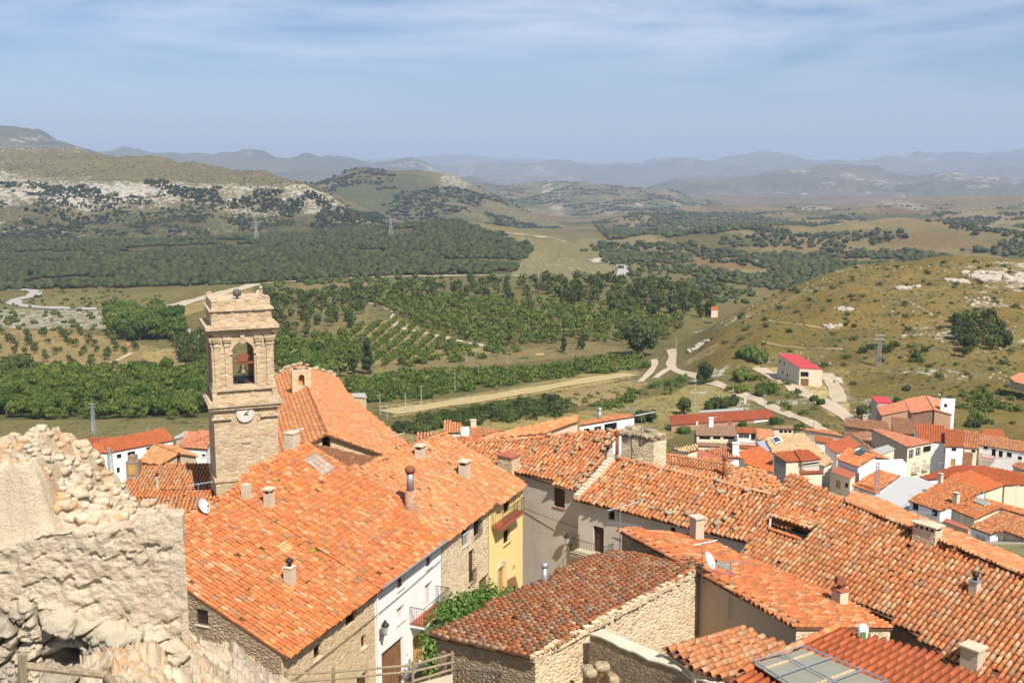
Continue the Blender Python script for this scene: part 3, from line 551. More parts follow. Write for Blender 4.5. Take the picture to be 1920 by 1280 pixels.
lay([(1600, 540), (2600, 540), (2600, 600), (1500, 620)], (.34, .22, .07), 240, 560); lay([(1640, 690), (2600, 640), (2600, 800), (1700, 800)], (.26, .20, .06), 240, 560)
lay([(1415, 684), (1470, 690), (1600, 700), (1555, 690), (1605, 785), (1570, 782), (1500, 742), (1430, 700)], (.95, .72, .42), 290, 420)
lay([(1290, 672), (1345, 640), (1335, 662), (1285, 684)], (.58, .43, .26), 300, 520); lay([(1540, 700), (1575, 690), (1592, 740), (1575, 755)], (.50, .36, .22), 290, 420)
hillk = (PXm > 1290) & (Dm > 260) & (Dm < 580); rockw = np.full(PXm.shape, .12)
rockw = np.where(hillk, .16 + .36 * sstep(.50, .72, fbm(Xm * .03 + 9, Dm * .05, 5, 44)), rockw); rockw = np.where((PXm < 260) & (RW > 580) & (RW < 616) & (Dm > 450), .52, rockw); rockw = np.where(inside(PXm, RW, [(880, 480), (1000, 470), (1160, 500), (1150, 528), (960, 520)]) & (Dm > 700) & (Dm < 1600), .42, rockw)
r = sstep(.52, .72, fbm(Xm * .03 + Dm * .02, Dm * .08 - Xm * .02, 5, 30)); cov = np.where(hillk[..., None], cov * (1 - .5 * r[..., None]) + np.array((.44, .31, .15)) * .5 * r[..., None], cov)
kn = Dm < 232; cov[kn] = (.30, .25, .12); kn = (Dm > 110) & (Dm < 232) & (Xm > 8); cov[kn] = (.44, .38, .29); kn = (Dm > 38) & (Dm < 60) & (Xm > -9.5); cov[kn] = (.46, .41, .33)
cov *= (.82 + .36 * fbm(Xm * .03, Dm * .03, 4, 17))[..., None]; cov = np.clip(cov * np.where(Dm[..., None] > 232, np.array((.46, .45, .34)), .8), .01, .9)
ii = np.arange(nr * nc).reshape(nr, nc); Q = np.stack([ii[:-1, :-1], ii[:-1, 1:], ii[1:, 1:], ii[1:, :-1]], -1).reshape(-1, 4)
COVER = m_cover('land_cover', (.03, .14, .7), (.034, .042, .014), (.46, .42, .35), .78, .35, .32, 3.0, .9); FARCOVER = m_cover('far_cover', (.0016, .007, .03), (.045, .055, .034), (.36, .32, .27), .8, 6, .4, 2.5)
tag(np_mesh('ground', V.reshape(-1, 3), Q, COVER, smooth=True, attrs={'cover': np.concatenate([cov.reshape(-1, 3), rockw.reshape(-1, 1)], 1)}), kind='structure')
BIG = 30000.0                                   # the sheet goes on to the horizon, sunk below everything the table shapes
zb = -330.0; tag(MB().poly([(-BIG, -2000, zb), (BIG, -2000, zb), (BIG, 45000, zb), (-BIG, 45000, zb)]).build('plain', m_plain('far_plain', (.22, .20, .11), 1.0, 0, .4, .002)), kind='structure')
# ---------------------------------------------------------------- hills and mountains behind
HILLS = []
def hill(name, contours, colour_fn, mat, amp=12.0, px_step=6, sub=14, fr=.004, seed=0, cliff=None):
    """contours from the foot to the crest and down behind: each a line of (px, row, distance)"""
    x0 = min(c[0][0] for c in contours); x1 = max(c[-1][0] for c in contours); px = np.arange(x0, x1 + 1, px_step, dtype=float)
    R = [(np.interp(px, [p[0] for p in c], [p[1] for p in c]), np.interp(px, [p[0] for p in c], [p[2] for p in c])) for c in contours]; rows = []
    for (ra, da), (rb, db) in zip(R, R[1:]):
        for k in range(sub): t = k / sub; rows.append((ra + (rb - ra) * t, da + (db - da) * t))
    rows.append(R[-1]); lvl = np.repeat(np.linspace(0, len(contours) - 1, len(rows))[:, None], len(px), 1)
    rw = np.array([r for r, _ in rows]); D = np.array([d for _, d in rows]); Z = ratio(rw) * D; X = (px[None] - 960) / FPX * (D * CF[1] + Z * CF[2])
    w = np.minimum(1, np.minimum(lvl, len(contours) - 1 - lvl) * 2.5); Zn = Z + amp * w * (fbm(X * fr, D * fr, 6, seed) - .5) * 1.6
    V = np.stack([X, D, Zn], -1); nr, nc = X.shape; ii = np.arange(nr * nc).reshape(nr, nc); Q = np.stack([ii[:-1, :-1], ii[:-1, 1:], ii[1:, 1:], ii[1:, :-1]], -1).reshape(-1, 4)
    c = np.clip(colour_fn(X, D, Zn, lvl, np.repeat(px[None], nr, 0), rw), .01, .95)
    o = np_mesh(name, V.reshape(-1, 3), Q, mat, smooth=True, attrs={'cover': c.reshape(-1, 4)}); tag(o, kind='structure'); HILLS.append((V, lvl)); return V, lvl
def blend(a, b, t): return np.asarray(a) * (1 - t[..., None]) + np.asarray(b) * t[..., None]
def col_plateau(X, D, Z, lv, px, rw):
    c = np.empty(X.shape + (3,)); c[:] = (.125, .105, .055); nn = fbm(X * .006, D * .006, 4, 62); st = vnoise(X * .003, Z * .09, 64); low = 1 - sstep(1.2, 2.1, lv); c = blend(c, (.045, .052, .022), np.clip(low * 1.0, 0, 1)); c = blend(c, (.115, .11, .055), sstep(3.2, 3.8, lv) * sstep(.42, .6, nn) * .8)
    cl = sstep(1.5, 2.0, lv) * (1 - sstep(3.05, 3.35, lv)); w = .22 + cl * (.30 + .40 * (nn - .5) + .16 * (st - .5) * 2) + .20 * low * sstep(.48, .62, fbm(X * .012, Z * .04, 4, 63)) + sstep(3.0, 3.3, lv) * (.06 + .16 * sstep(.55, .75, st)); w = w + .10 * sstep(470, 600, px) * (lv < 3.4); return np.concatenate([c, w[..., None]], -1)
PLAT = [[(-700, 480, 1350), (0, 470, 1350), (500, 470, 1450), (760, 440, 1700)],
        [(-700, 436, 1560), (0, 440, 1560), (240, 440, 1580), (450, 436, 1600), (560, 425, 1650), (650, 418, 1700), (740, 416, 1760)],
        [(-700, 372, 1740), (0, 375, 1740), (150, 380, 1740), (330, 372, 1760), (450, 392, 1740), (560, 400, 1740), (640, 408, 1745), (735, 414.5, 1790)],
        [(-700, 335, 1800), (0, 338, 1800), (150, 342, 1800), (330, 345, 1800), (450, 348, 1790), (545, 350, 1780), (600, 372, 1785), (660, 395, 1790), (735, 413.5, 1800)],
        [(-700, 270, 2500), (0, 275, 2500), (40, 281, 2480), (120, 283, 2450), (220, 292, 2400), (330, 305, 2300), (440, 319, 2150), (545, 335, 1980), (565, 345, 1900), (620, 372, 1860), (690, 398, 1840), (735, 412.5, 1830)],
        [(-700, 330, 3600), (0, 335, 3600), (220, 350, 3400), (440, 370, 3100), (600, 420, 2700), (735, 440, 2500)]]
LIM = m_cover('limestone_scrub', (.008, .05, .2), (.032, .040, .018), (.46, .425, .36), .78, 1.6, .4, 5.0, .9)
PV, PL = hill('hills', PLAT, col_plateau, LIM, 26, 3, 34, .012, 40)
def col_scrub(a, b, r, rt=.55, fx=.006, fz=.02, seed=70):
    def f(X, D, Z, lv, px, rw):
        n1 = fbm(X * fx, D * fx, 5, seed); n2 = fbm(X * fx * 2, Z * fz, 5, seed + 5); c = blend(a, b, sstep(.4, .6, n1)); w = .10 + .42 * sstep(rt - .08, rt + .14, n2); return np.concatenate([c, w[..., None]], -1)
    return f
hill('hills', [[(520, 470, 2100), (1080, 470, 2300)], [(520, 400, 2300), (700, 412, 2300), (960, 428, 2350), (1040, 434, 2450), (1080, 450, 2500)], [(520, 365, 2600), (700, 360, 2600), (860, 372, 2600), (960, 402, 2550), (1040, 428, 2600), (1080, 446, 2600)],
     [(520, 345, 3000), (590, 336, 3000), (680, 315, 3000), (790, 319, 3000), (850, 331, 2950), (900, 356, 2900), (960, 388, 2800), (1000, 410, 2750), (1040, 425, 2700), (1080, 444, 2700)], [(520, 400, 4200), (800, 380, 4200), (1080, 450, 4000)]],
     col_scrub((.13, .115, .06), (.055, .065, .03), (.5, .4, .3), .60), LIM, 30, 5, 14, .007, 81)
hill('hills', [[(880, 460, 2900), (1420, 450, 3200)], [(880, 420, 3200), (1000, 430, 3100), (1100, 420, 3300), (1420, 415, 3600)], [(880, 375, 4200), (1100, 372, 4200), (1250, 380, 4200), (1420, 398, 4300)], [(880, 352, 5200), (1000, 350, 5200), (1120, 342, 5200), (1250, 352, 5200), (1290, 372, 5000), (1420, 395, 4900)], [(880, 400, 6500), (1420, 420, 6500)]],
     col_scrub((.12, .105, .06), (.055, .065, .035), (.50, .41, .30), .54), FARCOVER, 60, 6, 12, .004, 91)
hill('hills', [[(1480, 440, 2900), (2500, 450, 2900)], [(1480, 398, 3300), (1660, 410, 3000), (1830, 408, 2900), (2500, 412, 2900)], [(1480, 390, 3500), (1560, 383, 3500), (1680, 373, 3500), (1800, 367, 3500), (1920, 368, 3500), (2500, 370, 3500)], [(1480, 400, 5200), (2500, 400, 5200)]],
     col_scrub((.19, .145, .09), (.14, .115, .06), (.44, .35, .24), .55), LIM, 14, 6, 14, .01, 101)
hill('hills', [[(1780, 450, 2300), (2500, 460, 2300)], [(1780, 428, 2500), (1830, 418, 2450), (2500, 410, 2400)], [(1780, 422, 2650), (1830, 405, 2700), (1870, 394, 2700), (1920, 382, 2700), (2500, 360, 2700)], [(1780, 430, 3300), (2500, 420, 3300)]],
     col_scrub((.05, .06, .025), (.075, .085, .04), (.22, .19, .11), .6), LIM, 14, 6, 12, .01, 111)
FAR = col_scrub((.085, .08, .05), (.045, .055, .033), (.46, .38, .29), .54, .0016, .012)
hill('far_mountains', [[(1080, 440, 5200), (2600, 450, 5200)], [(1080, 395, 6500), (1440, 392, 6000), (2600, 398, 5600)], [(1080, 372, 7500), (1250, 365, 7500), (1450, 355, 7400), (1650, 350, 7000), (1920, 358, 6800), (2600, 360, 6800)], [(1080, 362, 8500), (1250, 350, 8500), (1340, 345, 8500), (1440, 331, 8400), (1540, 320, 8300), (1640, 322, 8200), (1665, 330, 8000), (1800, 335, 7800), (1920, 335, 7800), (2600, 335, 7800)], [(1080, 400, 11000), (2600, 380, 11000)]], FAR, FARCOVER, 130, 6, 14, .0022, 121)
hill('far_mountains', [[(800, 420, 8500), (2600, 420, 8500)], [(800, 345, 11500), (1100, 345, 11500), (1400, 345, 11500), (1700, 345, 11500), (2600, 345, 11500)], [(800, 316, 15000), (1050, 308, 15000), (1200, 307, 15000), (1300, 303, 15000), (1400, 298, 15000), (1480, 294, 15000), (1560, 299, 15000), (1640, 296, 15000), (1720, 291, 15000), (1800, 289, 15000), (1920, 287, 15000), (2600, 285, 15000)], [(800, 340, 19000), (2600, 330, 19000)]], FAR, FARCOVER, 220, 6, 16, .0014, 131)
hill('far_mountains', [[(-900, 420, 5500), (950, 420, 5500)], [(-900, 330, 7500), (200, 335, 7500), (500, 340, 7500), (800, 350, 7500), (950, 360, 7500)], [(-900, 282, 10000), (140, 284, 10000), (220, 277, 10000), (300, 284, 10000), (420, 288, 10000), (540, 293, 10000), (570, 287, 10000), (600, 296, 10000), (640, 299, 10000), (700, 306, 10000), (735, 303, 10000), (755, 299, 10000), (780, 307, 10000), (850, 325, 10000), (950, 340, 10000)], [(-900, 320, 14000), (950, 350, 14000)]], FAR, FARCOVER, 150, 6, 14, .002, 141)
hill('far_mountains', [[(-900, 380, 4200), (230, 380, 4200)], [(-900, 270, 5300), (0, 262, 5300), (150, 282, 5300), (230, 320, 5300)], [(-900, 242, 6200), (0, 238, 6200), (50, 240, 6200), (80, 249, 6200), (105, 262, 6200), (150, 276, 6200), (230, 300, 6200)], [(-900, 330, 8500), (230, 340, 8500)]], FAR, FARCOVER, 70, 6, 14, .004, 151)
hill('far_mountains', [[(300, 400, 12000), (1700, 400, 12000)], [(300, 300, 21000), (560, 296, 21000), (760, 292, 21000), (850, 291, 21000), (1000, 298, 21000), (1100, 305, 21000), (1700, 305, 21000)], [(300, 330, 26000), (1700, 330, 26000)]], FAR, FARCOVER, 120, 8, 14, .001, 161)
# ---------------------------------------------------------------- roads and tracks draped over the ground
def drape(name, line, width, mat, lift=.12, d0=None):
    pts = [hit(*p) for p in line]; pts = [p for p in pts if p is not None]; P = []
    for a, b in zip(pts, pts[1:]):
        n = max(2, int(np.linalg.norm((b - a)[:2]) / 3)); P += [a + (b - a) * k / n for k in range(n)]
    P.append(pts[-1]); P = np.array(P)[:, :2]
    for _ in range(6): P[1:-1] = P[1:-1] * .5 + (P[:-2] + P[2:]) * .25
    m = MB(); L = []
    for i in range(len(P)):
        t = P[min(i + 1, len(P) - 1)] - P[max(i - 1, 0)]; t = t / (np.linalg.norm(t) + 1e-9); nrm = np.array([-t[1], t[0]]); w = width * (1 + .12 * math.sin(i * .7)) / 2; cols = []
        for k in (-1, -.33, .33, 1): q = P[i] + nrm * w * k; cols.append((q[0], q[1], float(ground_z(q[0], q[1])) + lift))
        L.append(cols)
    for A, B in zip(L, L[1:]):
        for k in range(3): m.poly([A[k + 1], A[k], B[k], B[k + 1]])
    return tag(m.build(name, mat, smooth=True), kind='structure')
DIRT = m_plaster('pale_dirt', (.47, .385, .27), (.35, .27, .17), .4, .3, .3); ASPH = m_plaster('worn_asphalt', (.37, .345, .30), (.28, .25, .21), .4, .2, .2)
drape('road', [(-60, 542), (40, 543), (70, 547), (60, 556), (30, 562), (25, 571), (60, 576), (150, 580), (250, 580), (290, 584), (300, 592), (295, 600)], 9, ASPH, .45)
drape('road', [(300, 590), (320, 577), (400, 555), (480, 533)], 14, DIRT, .45); drape('road', [(500, 532), (600, 524), (700, 520), (900, 517), (980, 519)], 7, DIRT, .5)
drape('road', [(300, 597), (330, 612), (372, 640), (400, 650)], 7, ASPH, .3)
drape('road', [(1105, 525), (1150, 522), (1168, 512), (1166, 500), (1155, 494), (1130, 491), (1110, 493)], 11, ASPH, .8); drape('track', [(880, 436), (940, 437), (1000, 443), (1040, 448), (1060, 454)], 6, DIRT, .6)
drape('track', [(1110, 490), (1150, 480), (1175, 470), (1200, 465)], 10, DIRT, .8)
drape('track', [(735, 600), (740, 612), (760, 617), (800, 626), (850, 637), (915, 650), (940, 656)], 4.2, DIRT, .25); drape('track', [(735, 600), (740, 585), (700, 570), (650, 560)], 2.5, DIRT, .25)
drape('track', [(1258, 655), (1262, 668), (1256, 685), (1265, 695), (1300, 703), (1330, 717), (1375, 733), (1405, 745), (1440, 760), (1490, 782), (1530, 800), (1560, 815)], 3.6, DIRT, .2)
drape('track', [(1257, 690), (1248, 694), (1238, 701), (1228, 709)], 2.6, DIRT, .2); drape('track', [(1226, 674), (1229, 684), (1222, 694), (1212, 706), (1200, 716)], 2.6, DIRT, .2)
drape('track', [(1420, 690), (1450, 703), (1500, 735), (1545, 755), (1580, 775), (1600, 790)], 5.0, DIRT, .2); drape('track', [(1548, 700), (1565, 725), (1575, 755)], 4.5, DIRT, .2)
drape('track', [(190, 690), (205, 680), (230, 672), (245, 662)], 2.4, DIRT, .2)
PATHM = m_plaster('worn_path', (.42, .31, .17), (.30, .22, .12), .5, .3, .5)
for ln in ([(1440, 600), (1470, 607), (1500, 606), (1540, 616), (1575, 616)], [(1430, 640), (1465, 652), (1510, 648), (1580, 655)], [(1690, 560), (1725, 575), (1748, 592)]): drape('track', ln, .7, PATHM, .1)
STUB = m_plaster('straw_stubble', (.43, .335, .165), (.25, .20, .085), .75, .5, .5)
drape('stubble_strip', [(726, 774), (800, 763), (900, 748), (1000, 731), (1100, 714), (1184, 702)], 8.5, STUB, .25)
# ---------------------------------------------------------------- vegetation
LEAF_OAK = m_leaf('holm_oak_leaves', (.022, .038, .007), (.050, .074, .014), (.12, .140, .032))
LEAF_GRN = m_leaf('orchard_leaves', (.036, .070, .009), (.078, .122, .016), (.175, .205, .038))
LEAF_POP = m_leaf('poplar_leaves', (.035, .058, .016), (.062, .092, .024), (.115, .145, .045))
LEAF_FAR = m_leaf('woodland_leaves', (.014, .022, .007), (.034, .048, .015), (.095, .105, .035)); LEAF_VINE = m_leaf('vine_leaves', (.06, .12, .02), (.11, .20, .035), (.20, .30, .07))
BARK = m_plain('bark', (.13, .10, .07), .95, 0, .6, 9)
def crown_arrays(kind, n, r, leaf, core=True):
    """unit crown (about 1 m wide, base at z=0): lumps, leaf clusters on them, a loose core"""
    if kind == 'poplar': L = [(r.uniform(-.12, .12), r.uniform(-.12, .12), z, r.uniform(.16, .26) * (1 - abs(z - .9) * .45)) for z in np.linspace(.2, 2.1, 12)]
    elif kind == 'bush': L = [(x * .34, y * .34, r.uniform(.08, .3), r.uniform(.16, .27)) for x, y in r.uniform(-1, 1, (11, 2))]
    else:
        L = [(0, 0, .62, .34)]
        for k in range(12): a = r.uniform(0, 6.28); q = r.uniform(.12, .36); L.append((q * math.cos(a), q * math.sin(a), r.uniform(.34, .92) - q * .35, r.uniform(.13, .25)))
    L = np.array(L); k = r.choice(len(L), n, p=L[:, 3] ** 2 / (L[:, 3] ** 2).sum()); d = r.normal(size=(n, 3)); d[:, 2] = d[:, 2] * .9 + .15; d /= np.linalg.norm(d, axis=1)[:, None]
    c = L[k, :3] + d * L[k, 3:4] * r.uniform(.72, 1.12, (n, 1)); ax = np.cross(d, r.normal(size=(n, 3))); ax /= np.linalg.norm(ax, axis=1)[:, None] + 1e-9; nn = d + r.normal(size=(n, 3)) * .55; nn /= np.linalg.norm(nn, axis=1)[:, None]
    ax = ax - nn * (ax * nn).sum(1)[:, None]; ax /= np.linalg.norm(ax, axis=1)[:, None] + 1e-9; bx = np.cross(nn, ax); s = leaf * r.uniform(.55, 1.3, (n, 1))
    V = np.stack([c - ax * s, c - bx * s * .62, c + ax * s, c + bx * s * .62], 1).reshape(-1, 3); Q = np.arange(n * 4).reshape(n, 4); t = np.repeat(np.clip(r.normal(.5, .2, n) + (fbm(c[:, 0] * 4 + 9, c[:, 1] * 4 + c[:, 2] * 3, 2, 5) - .5) * .6, 0, 1), 4)
    if core:
        cv, cf = ICO1
        for x, y, z, q in L: 
            b = len(V); v = cv * q * .84 * (1 + .25 * (r.random((len(cv), 1)) - .5)) + [x, y, z]; V = np.concatenate([V, v]); Q = np.concatenate([Q, np.concatenate([cf, cf[:, 2:3]], 1) + b]); t = np.concatenate([t, np.full(len(v), .3)])
    return V, Q, t
def tri_fix(V, Q):                      # triangles stored as quads with a doubled corner -> split into two arrays is not needed: nudge the corner
    m = Q[:, 2] == Q[:, 3]
    return V, Q, m
def crown_mesh(name, kind, n, r, leaf, mat):
    V, Q, t = crown_arrays(kind, n, r, leaf); me = bpy.data.meshes.new(name); f = [list(q) if q[2] != q[3] else list(q[:3]) for q in Q.tolist()]; me.from_pydata(V.tolist(), [], f); me.update()
    at = me.color_attributes.new('tint', 'FLOAT_COLOR', 'POINT'); at.data.foreach_set('color', np.repeat(t[:, None], 4, 1).astype(np.float32).ravel()); me.materials.append(mat); return me
def trunk_mesh(name, h, r0, limbs, r):
    m = MB(); m.tube([(0, 0, -.15), (.01, .0, h * .5), (.0, .02, h)], [r0 * 1.3, r0, r0 * .7], 7)
    for k in range(limbs): a = k * 6.28 / limbs + r.uniform(-.4, .4); m.tube([(0, 0, h * .8), (.14 * math.cos(a), .14 * math.sin(a), h + .16), (.27 * math.cos(a), .27 * math.sin(a), h + .34)], [r0 * .6, r0 * .4, r0 * .15], 5)
    me = bpy.data.meshes.new(name); me.from_pydata(m.v, [], m.f); me.update(); me.materials.append(BARK); return me
tr = np.random.default_rng(5); KIND = {}
for kd, nm, n, lf, mt, th in (('oak', 'crown', 900, .055, LEAF_OAK, .32), ('orchard', 'crown', 750, .058, LEAF_GRN, .30), ('poplar', 'crown', 1100, .055, LEAF_POP, .4), ('bush', 'crown', 650, .055, LEAF_OAK, .1), ('gbush', 'crown', 650, .055, LEAF_GRN, .1), ('big', 'crown', 2600, .036, LEAF_POP, .34)):
    KIND[kd] = [(crown_mesh(nm, {'gbush': 'bush', 'big': 'oak', 'orchard': 'oak'}.get(kd, kd), n, tr, lf, mt), trunk_mesh('trunk', th, .035 if kd != 'poplar' else .05, 5, tr)) for _ in range(3 if kd in ('poplar', 'big') else 4)]
NTREE = 0
def tree(p, size, kind, label, group, name='tree', hs=1.0, cat='tree'):
    global NTREE; NTREE += 1
    e = empty(name, p, label, cat, group); e.scale = (size, size, size * hs); e.rotation_euler = (0, 0, random.uniform(0, 6.28)); c, t = random.choice(KIND[kind])
    for nm, me in (('crown', c), ('trunk', t)): o = bpy.data.objects.new(nm, me); COL.objects.link(o); o.parent = e
    return e
def lattice(poly, sp, d0, d1, jit=.35, ang=0.0, row=1.0, keep=1.0, r=tr):
    """world lattice of planting points whose ground lies inside a pixel outline"""
    k = inside(PXm, RW, poly) & (Dm >= d0) & (Dm <= d1)
    if not k.any(): return np.zeros((0, 3))
    x0, x1, y0, y1 = Xm[k].min(), Xm[k].max(), Dm[k].min(), Dm[k].max(); cx, cy = (x0 + x1) / 2, (y0 + y1) / 2; R = math.hypot(x1 - x0, y1 - y0) / 2 + sp
    a, b = np.meshgrid(np.arange(-R, R, sp), np.arange(-R, R, sp * row)); a = a.ravel() + r.uniform(-jit, jit, a.size) * sp; b = b.ravel() + r.uniform(-jit, jit, b.size) * sp * row; c, s = math.cos(math.radians(ang)), math.sin(math.radians(ang))
    x, y = cx + a * c - b * s, cy + a * s + b * c; m = (y > d0) & (y < d1); x, y = x[m], y[m]; z = ground_z(x, y); q = y * CF[1] + z * CF[2]; px = 960 + FPX * x / q; rw = 640 - FPX * (y * CU[1] + z * CU[2]) / q
    m = inside(px, rw, poly) & (r.random(len(x)) < keep); return np.stack([x, y, z], 1)[m]
def merge(name, pts, sizes, tmpl, mat, hs=1.0, label=None):
    """many copies of a template crown in one mesh"""
    out = []; n = len(pts)
    if n == 0: return
    which = tr.integers(0, len(tmpl), n); sizes = np.broadcast_to(sizes, n)
    Vs, Qs, Ts, b = [], [], [], 0
    for w_, (tv, tq, tt) in enumerate(tmpl):
        k = np.nonzero(which == w_)[0]
        if len(k) == 0: continue
        a = tr.uniform(0, 6.28, len(k)); c, s = np.cos(a)[:, None], np.sin(a)[:, None]; S = sizes[k][:, None]; hh = S * hs * tr.uniform(.85, 1.2, (len(k), 1))
        V = np.stack([(tv[:, 0] * c - tv[:, 1] * s) * S + pts[k, 0:1], (tv[:, 0] * s + tv[:, 1] * c) * S + pts[k, 1:2], tv[:, 2] * hh + pts[k, 2:3]], -1)
        Vs.append(V.reshape(-1, 3)); Qs.append((tq[None] + (np.arange(len(k)) * len(tv))[:, None, None]).reshape(-1, tq.shape[1]) + b); Ts.append((tt[None] * .62 + tr.uniform(-.08, .46, (len(k), 1))).ravel()); b += len(k) * len(tv)
    V, Q, T = np.concatenate(Vs), np.concatenate(Qs), np.clip(np.concatenate(Ts), 0, 1); o = np_mesh(name, V, Q, mat, attrs={'tint': np.repeat(T[:, None], 4, 1)}); return tag(o, kind='stuff')
def blob(sub, seed, flat=.75):
    r = np.random.default_rng(seed); v, f = (ICO1, ICO2)[sub - 1]; q = 1 + .5 * (fbm(v[:, 0] * 2.2 + seed * 3, v[:, 1] * 2.2 + v[:, 2] * 1.7, 3, seed) - .5) * 2 + r.uniform(-.30, .30, len(v)); w = v * q[:, None] * .52; w[:, :2] *= np.array([1 + .25 * math.sin(seed * 2.1), 1 - .2 * math.sin(seed * 1.3)]); w[:, 2] = w[:, 2] * flat + .34; t = np.clip(.45 + .5 * (fbm(v[:, 0] * 3 + 4, v[:, 1] * 3 + v[:, 2] * 3, 2, seed + 3) - .5), 0, 1); return w, f, t
def quads(kind, n, leaf, seed): V, Q, t = crown_arrays(kind, n, np.random.default_rng(seed), leaf, False); return V, Q, t
FARB = [blob(1, i) for i in range(9)]; MIDQ = [quads('oak', 130, .115, 20 + i) for i in range(5)]; MIDB = [quads('bush', 110, .12, 30 + i) for i in range(5)]
# specimen trees named by what stands beside them
SPEC = {}
def spec(px, py, wpx, kind, label, name='tree', hs=1.0, group=None, cat='tree'):
    p = hit(px, py); s = wpx * p[1] / FPX; return tree(p, s, kind, label, group, name, hs, cat)
spec(1203, 668, 82, 'big', 'largest round dark green tree, beside the fork of pale dirt tracks', 'broadleaf_tree', .98)
spec(690, 702, 42, 'poplar', 'tall dark poplar standing at the foot of the orchard rows', 'poplar_tree', .80); spec(662, 702, 26, 'poplar', 'slim poplar beside the taller dark poplar below the orchard', 'poplar_tree', .75)
spec(1056, 660, 22, 'poplar', 'solitary upright dark tree in the dry meadow left of the largest tree', 'broadleaf_tree', .75); spec(1089, 655, 18, 'oak', 'small grey-green tree right of the solitary upright tree in the meadow', 'broadleaf_tree', 1.1)
spec(1322, 718, 36, 'big', 'round dark tree shading the dirt lane above the dry field', 'broadleaf_tree', 1.1); spec(1283, 776, 34, 'oak', 'small round tree standing alone in the dry field behind the long brick-red roof', 'broadleaf_tree', .95)
spec(1345, 768, 42, 'bush', 'dark bushy tree by the stone wall behind the long brick-red roof', 'shrub', 1.3, cat='shrub'); spec(1372, 760, 30, 'bush', 'dense bush right beside the dark bushy tree behind the brick-red roof', 'shrub', 1.3, cat='shrub')
spec(1525, 752, 18, 'gbush', 'left one of two little round pines on the sandy track', 'pine_tree', 1.5); spec(1540, 758, 18, 'gbush', 'right one of two little round pines on the sandy track', 'pine_tree', 1.5)
spec(1400, 672, 42, 'gbush', 'feathery light green bush at the upper bend of the sandy track', 'shrub', 1.2, cat='shrub'); spec(1422, 680, 38, 'gbush', 'light green bush nearest the left wall of the red-roofed warehouse', 'shrub', 1.3, cat='shrub')
spec(1395, 712, 40, 'gbush', 'feathery bush below the sandy track left of the warehouse', 'shrub', 1.2, cat='shrub'); spec(1440, 738, 48, 'gbush', 'broad light green bush between the lane and the sandy track', 'shrub', 1.0, cat='shrub'); spec(1390, 735, 30, 'gbush', 'smaller green bush at the edge of the lane below the sandy track', 'shrub', 1.1, cat='shrub')
spec(1206, 790, 50, 'bush', 'wide dark bush behind the white gable house with aerials', 'shrub', .95, cat='shrub'); spec(1160, 790, 22, 'gbush', 'low bush left of the wide dark bush behind the white house', 'shrub', .9, cat='shrub')
spec(912, 560, 20, 'oak', 'lone round dark oak on the dry slope above the orchard', 'oak_tree', .95); spec(958, 563, 18, 'oak', 'round dark oak right of the lone oak above the orchard', 'oak_tree', .95)
for px, py, wd, kd, lb in ((1268, 800, 26, 'oak', 'dark garden tree at the left end of the brick-red shed'), (1284, 812, 30, 'gbush', 'green garden bush below the left end of the brick-red shed'), (1318, 797, 24, 'gbush', 'low hedge in front of the brick-red shed'), (1390, 799, 20, 'gbush', 'bright green bush by the red chimney'), (1453, 795, 30, 'gbush', 'green bush at the right end of the brick-red shed'), (1500, 806, 24, 'gbush', 'bush by the lane above the cream roofs'), (1616, 785, 26, 'oak', 'dark tree beside the red sheet shed'), (1640, 772, 22, 'bush', 'dark bush under the red sheet shed'), (1825, 800, 28, 'bush', 'dark bush behind the narrow mottled house')): spec(px, py, wd, kd, lb, 'shrub' if 'bush' in kd else 'broadleaf_tree', 1.1, cat='shrub' if 'bush' in kd else 'tree')
spec(270, 707, 52, 'big', 'rounded dark tree beside the pale clearing at the lower left', 'broadleaf_tree', .6); spec(30, 690, 60, 'bush', 'big dark shrub clump at the left edge of the dry orchard', 'shrub', .9, cat='shrub'); spec(70, 710, 40, 'bush', 'dark shrub at the lower corner of the dry orchard', 'shrub', .9, cat='shrub')
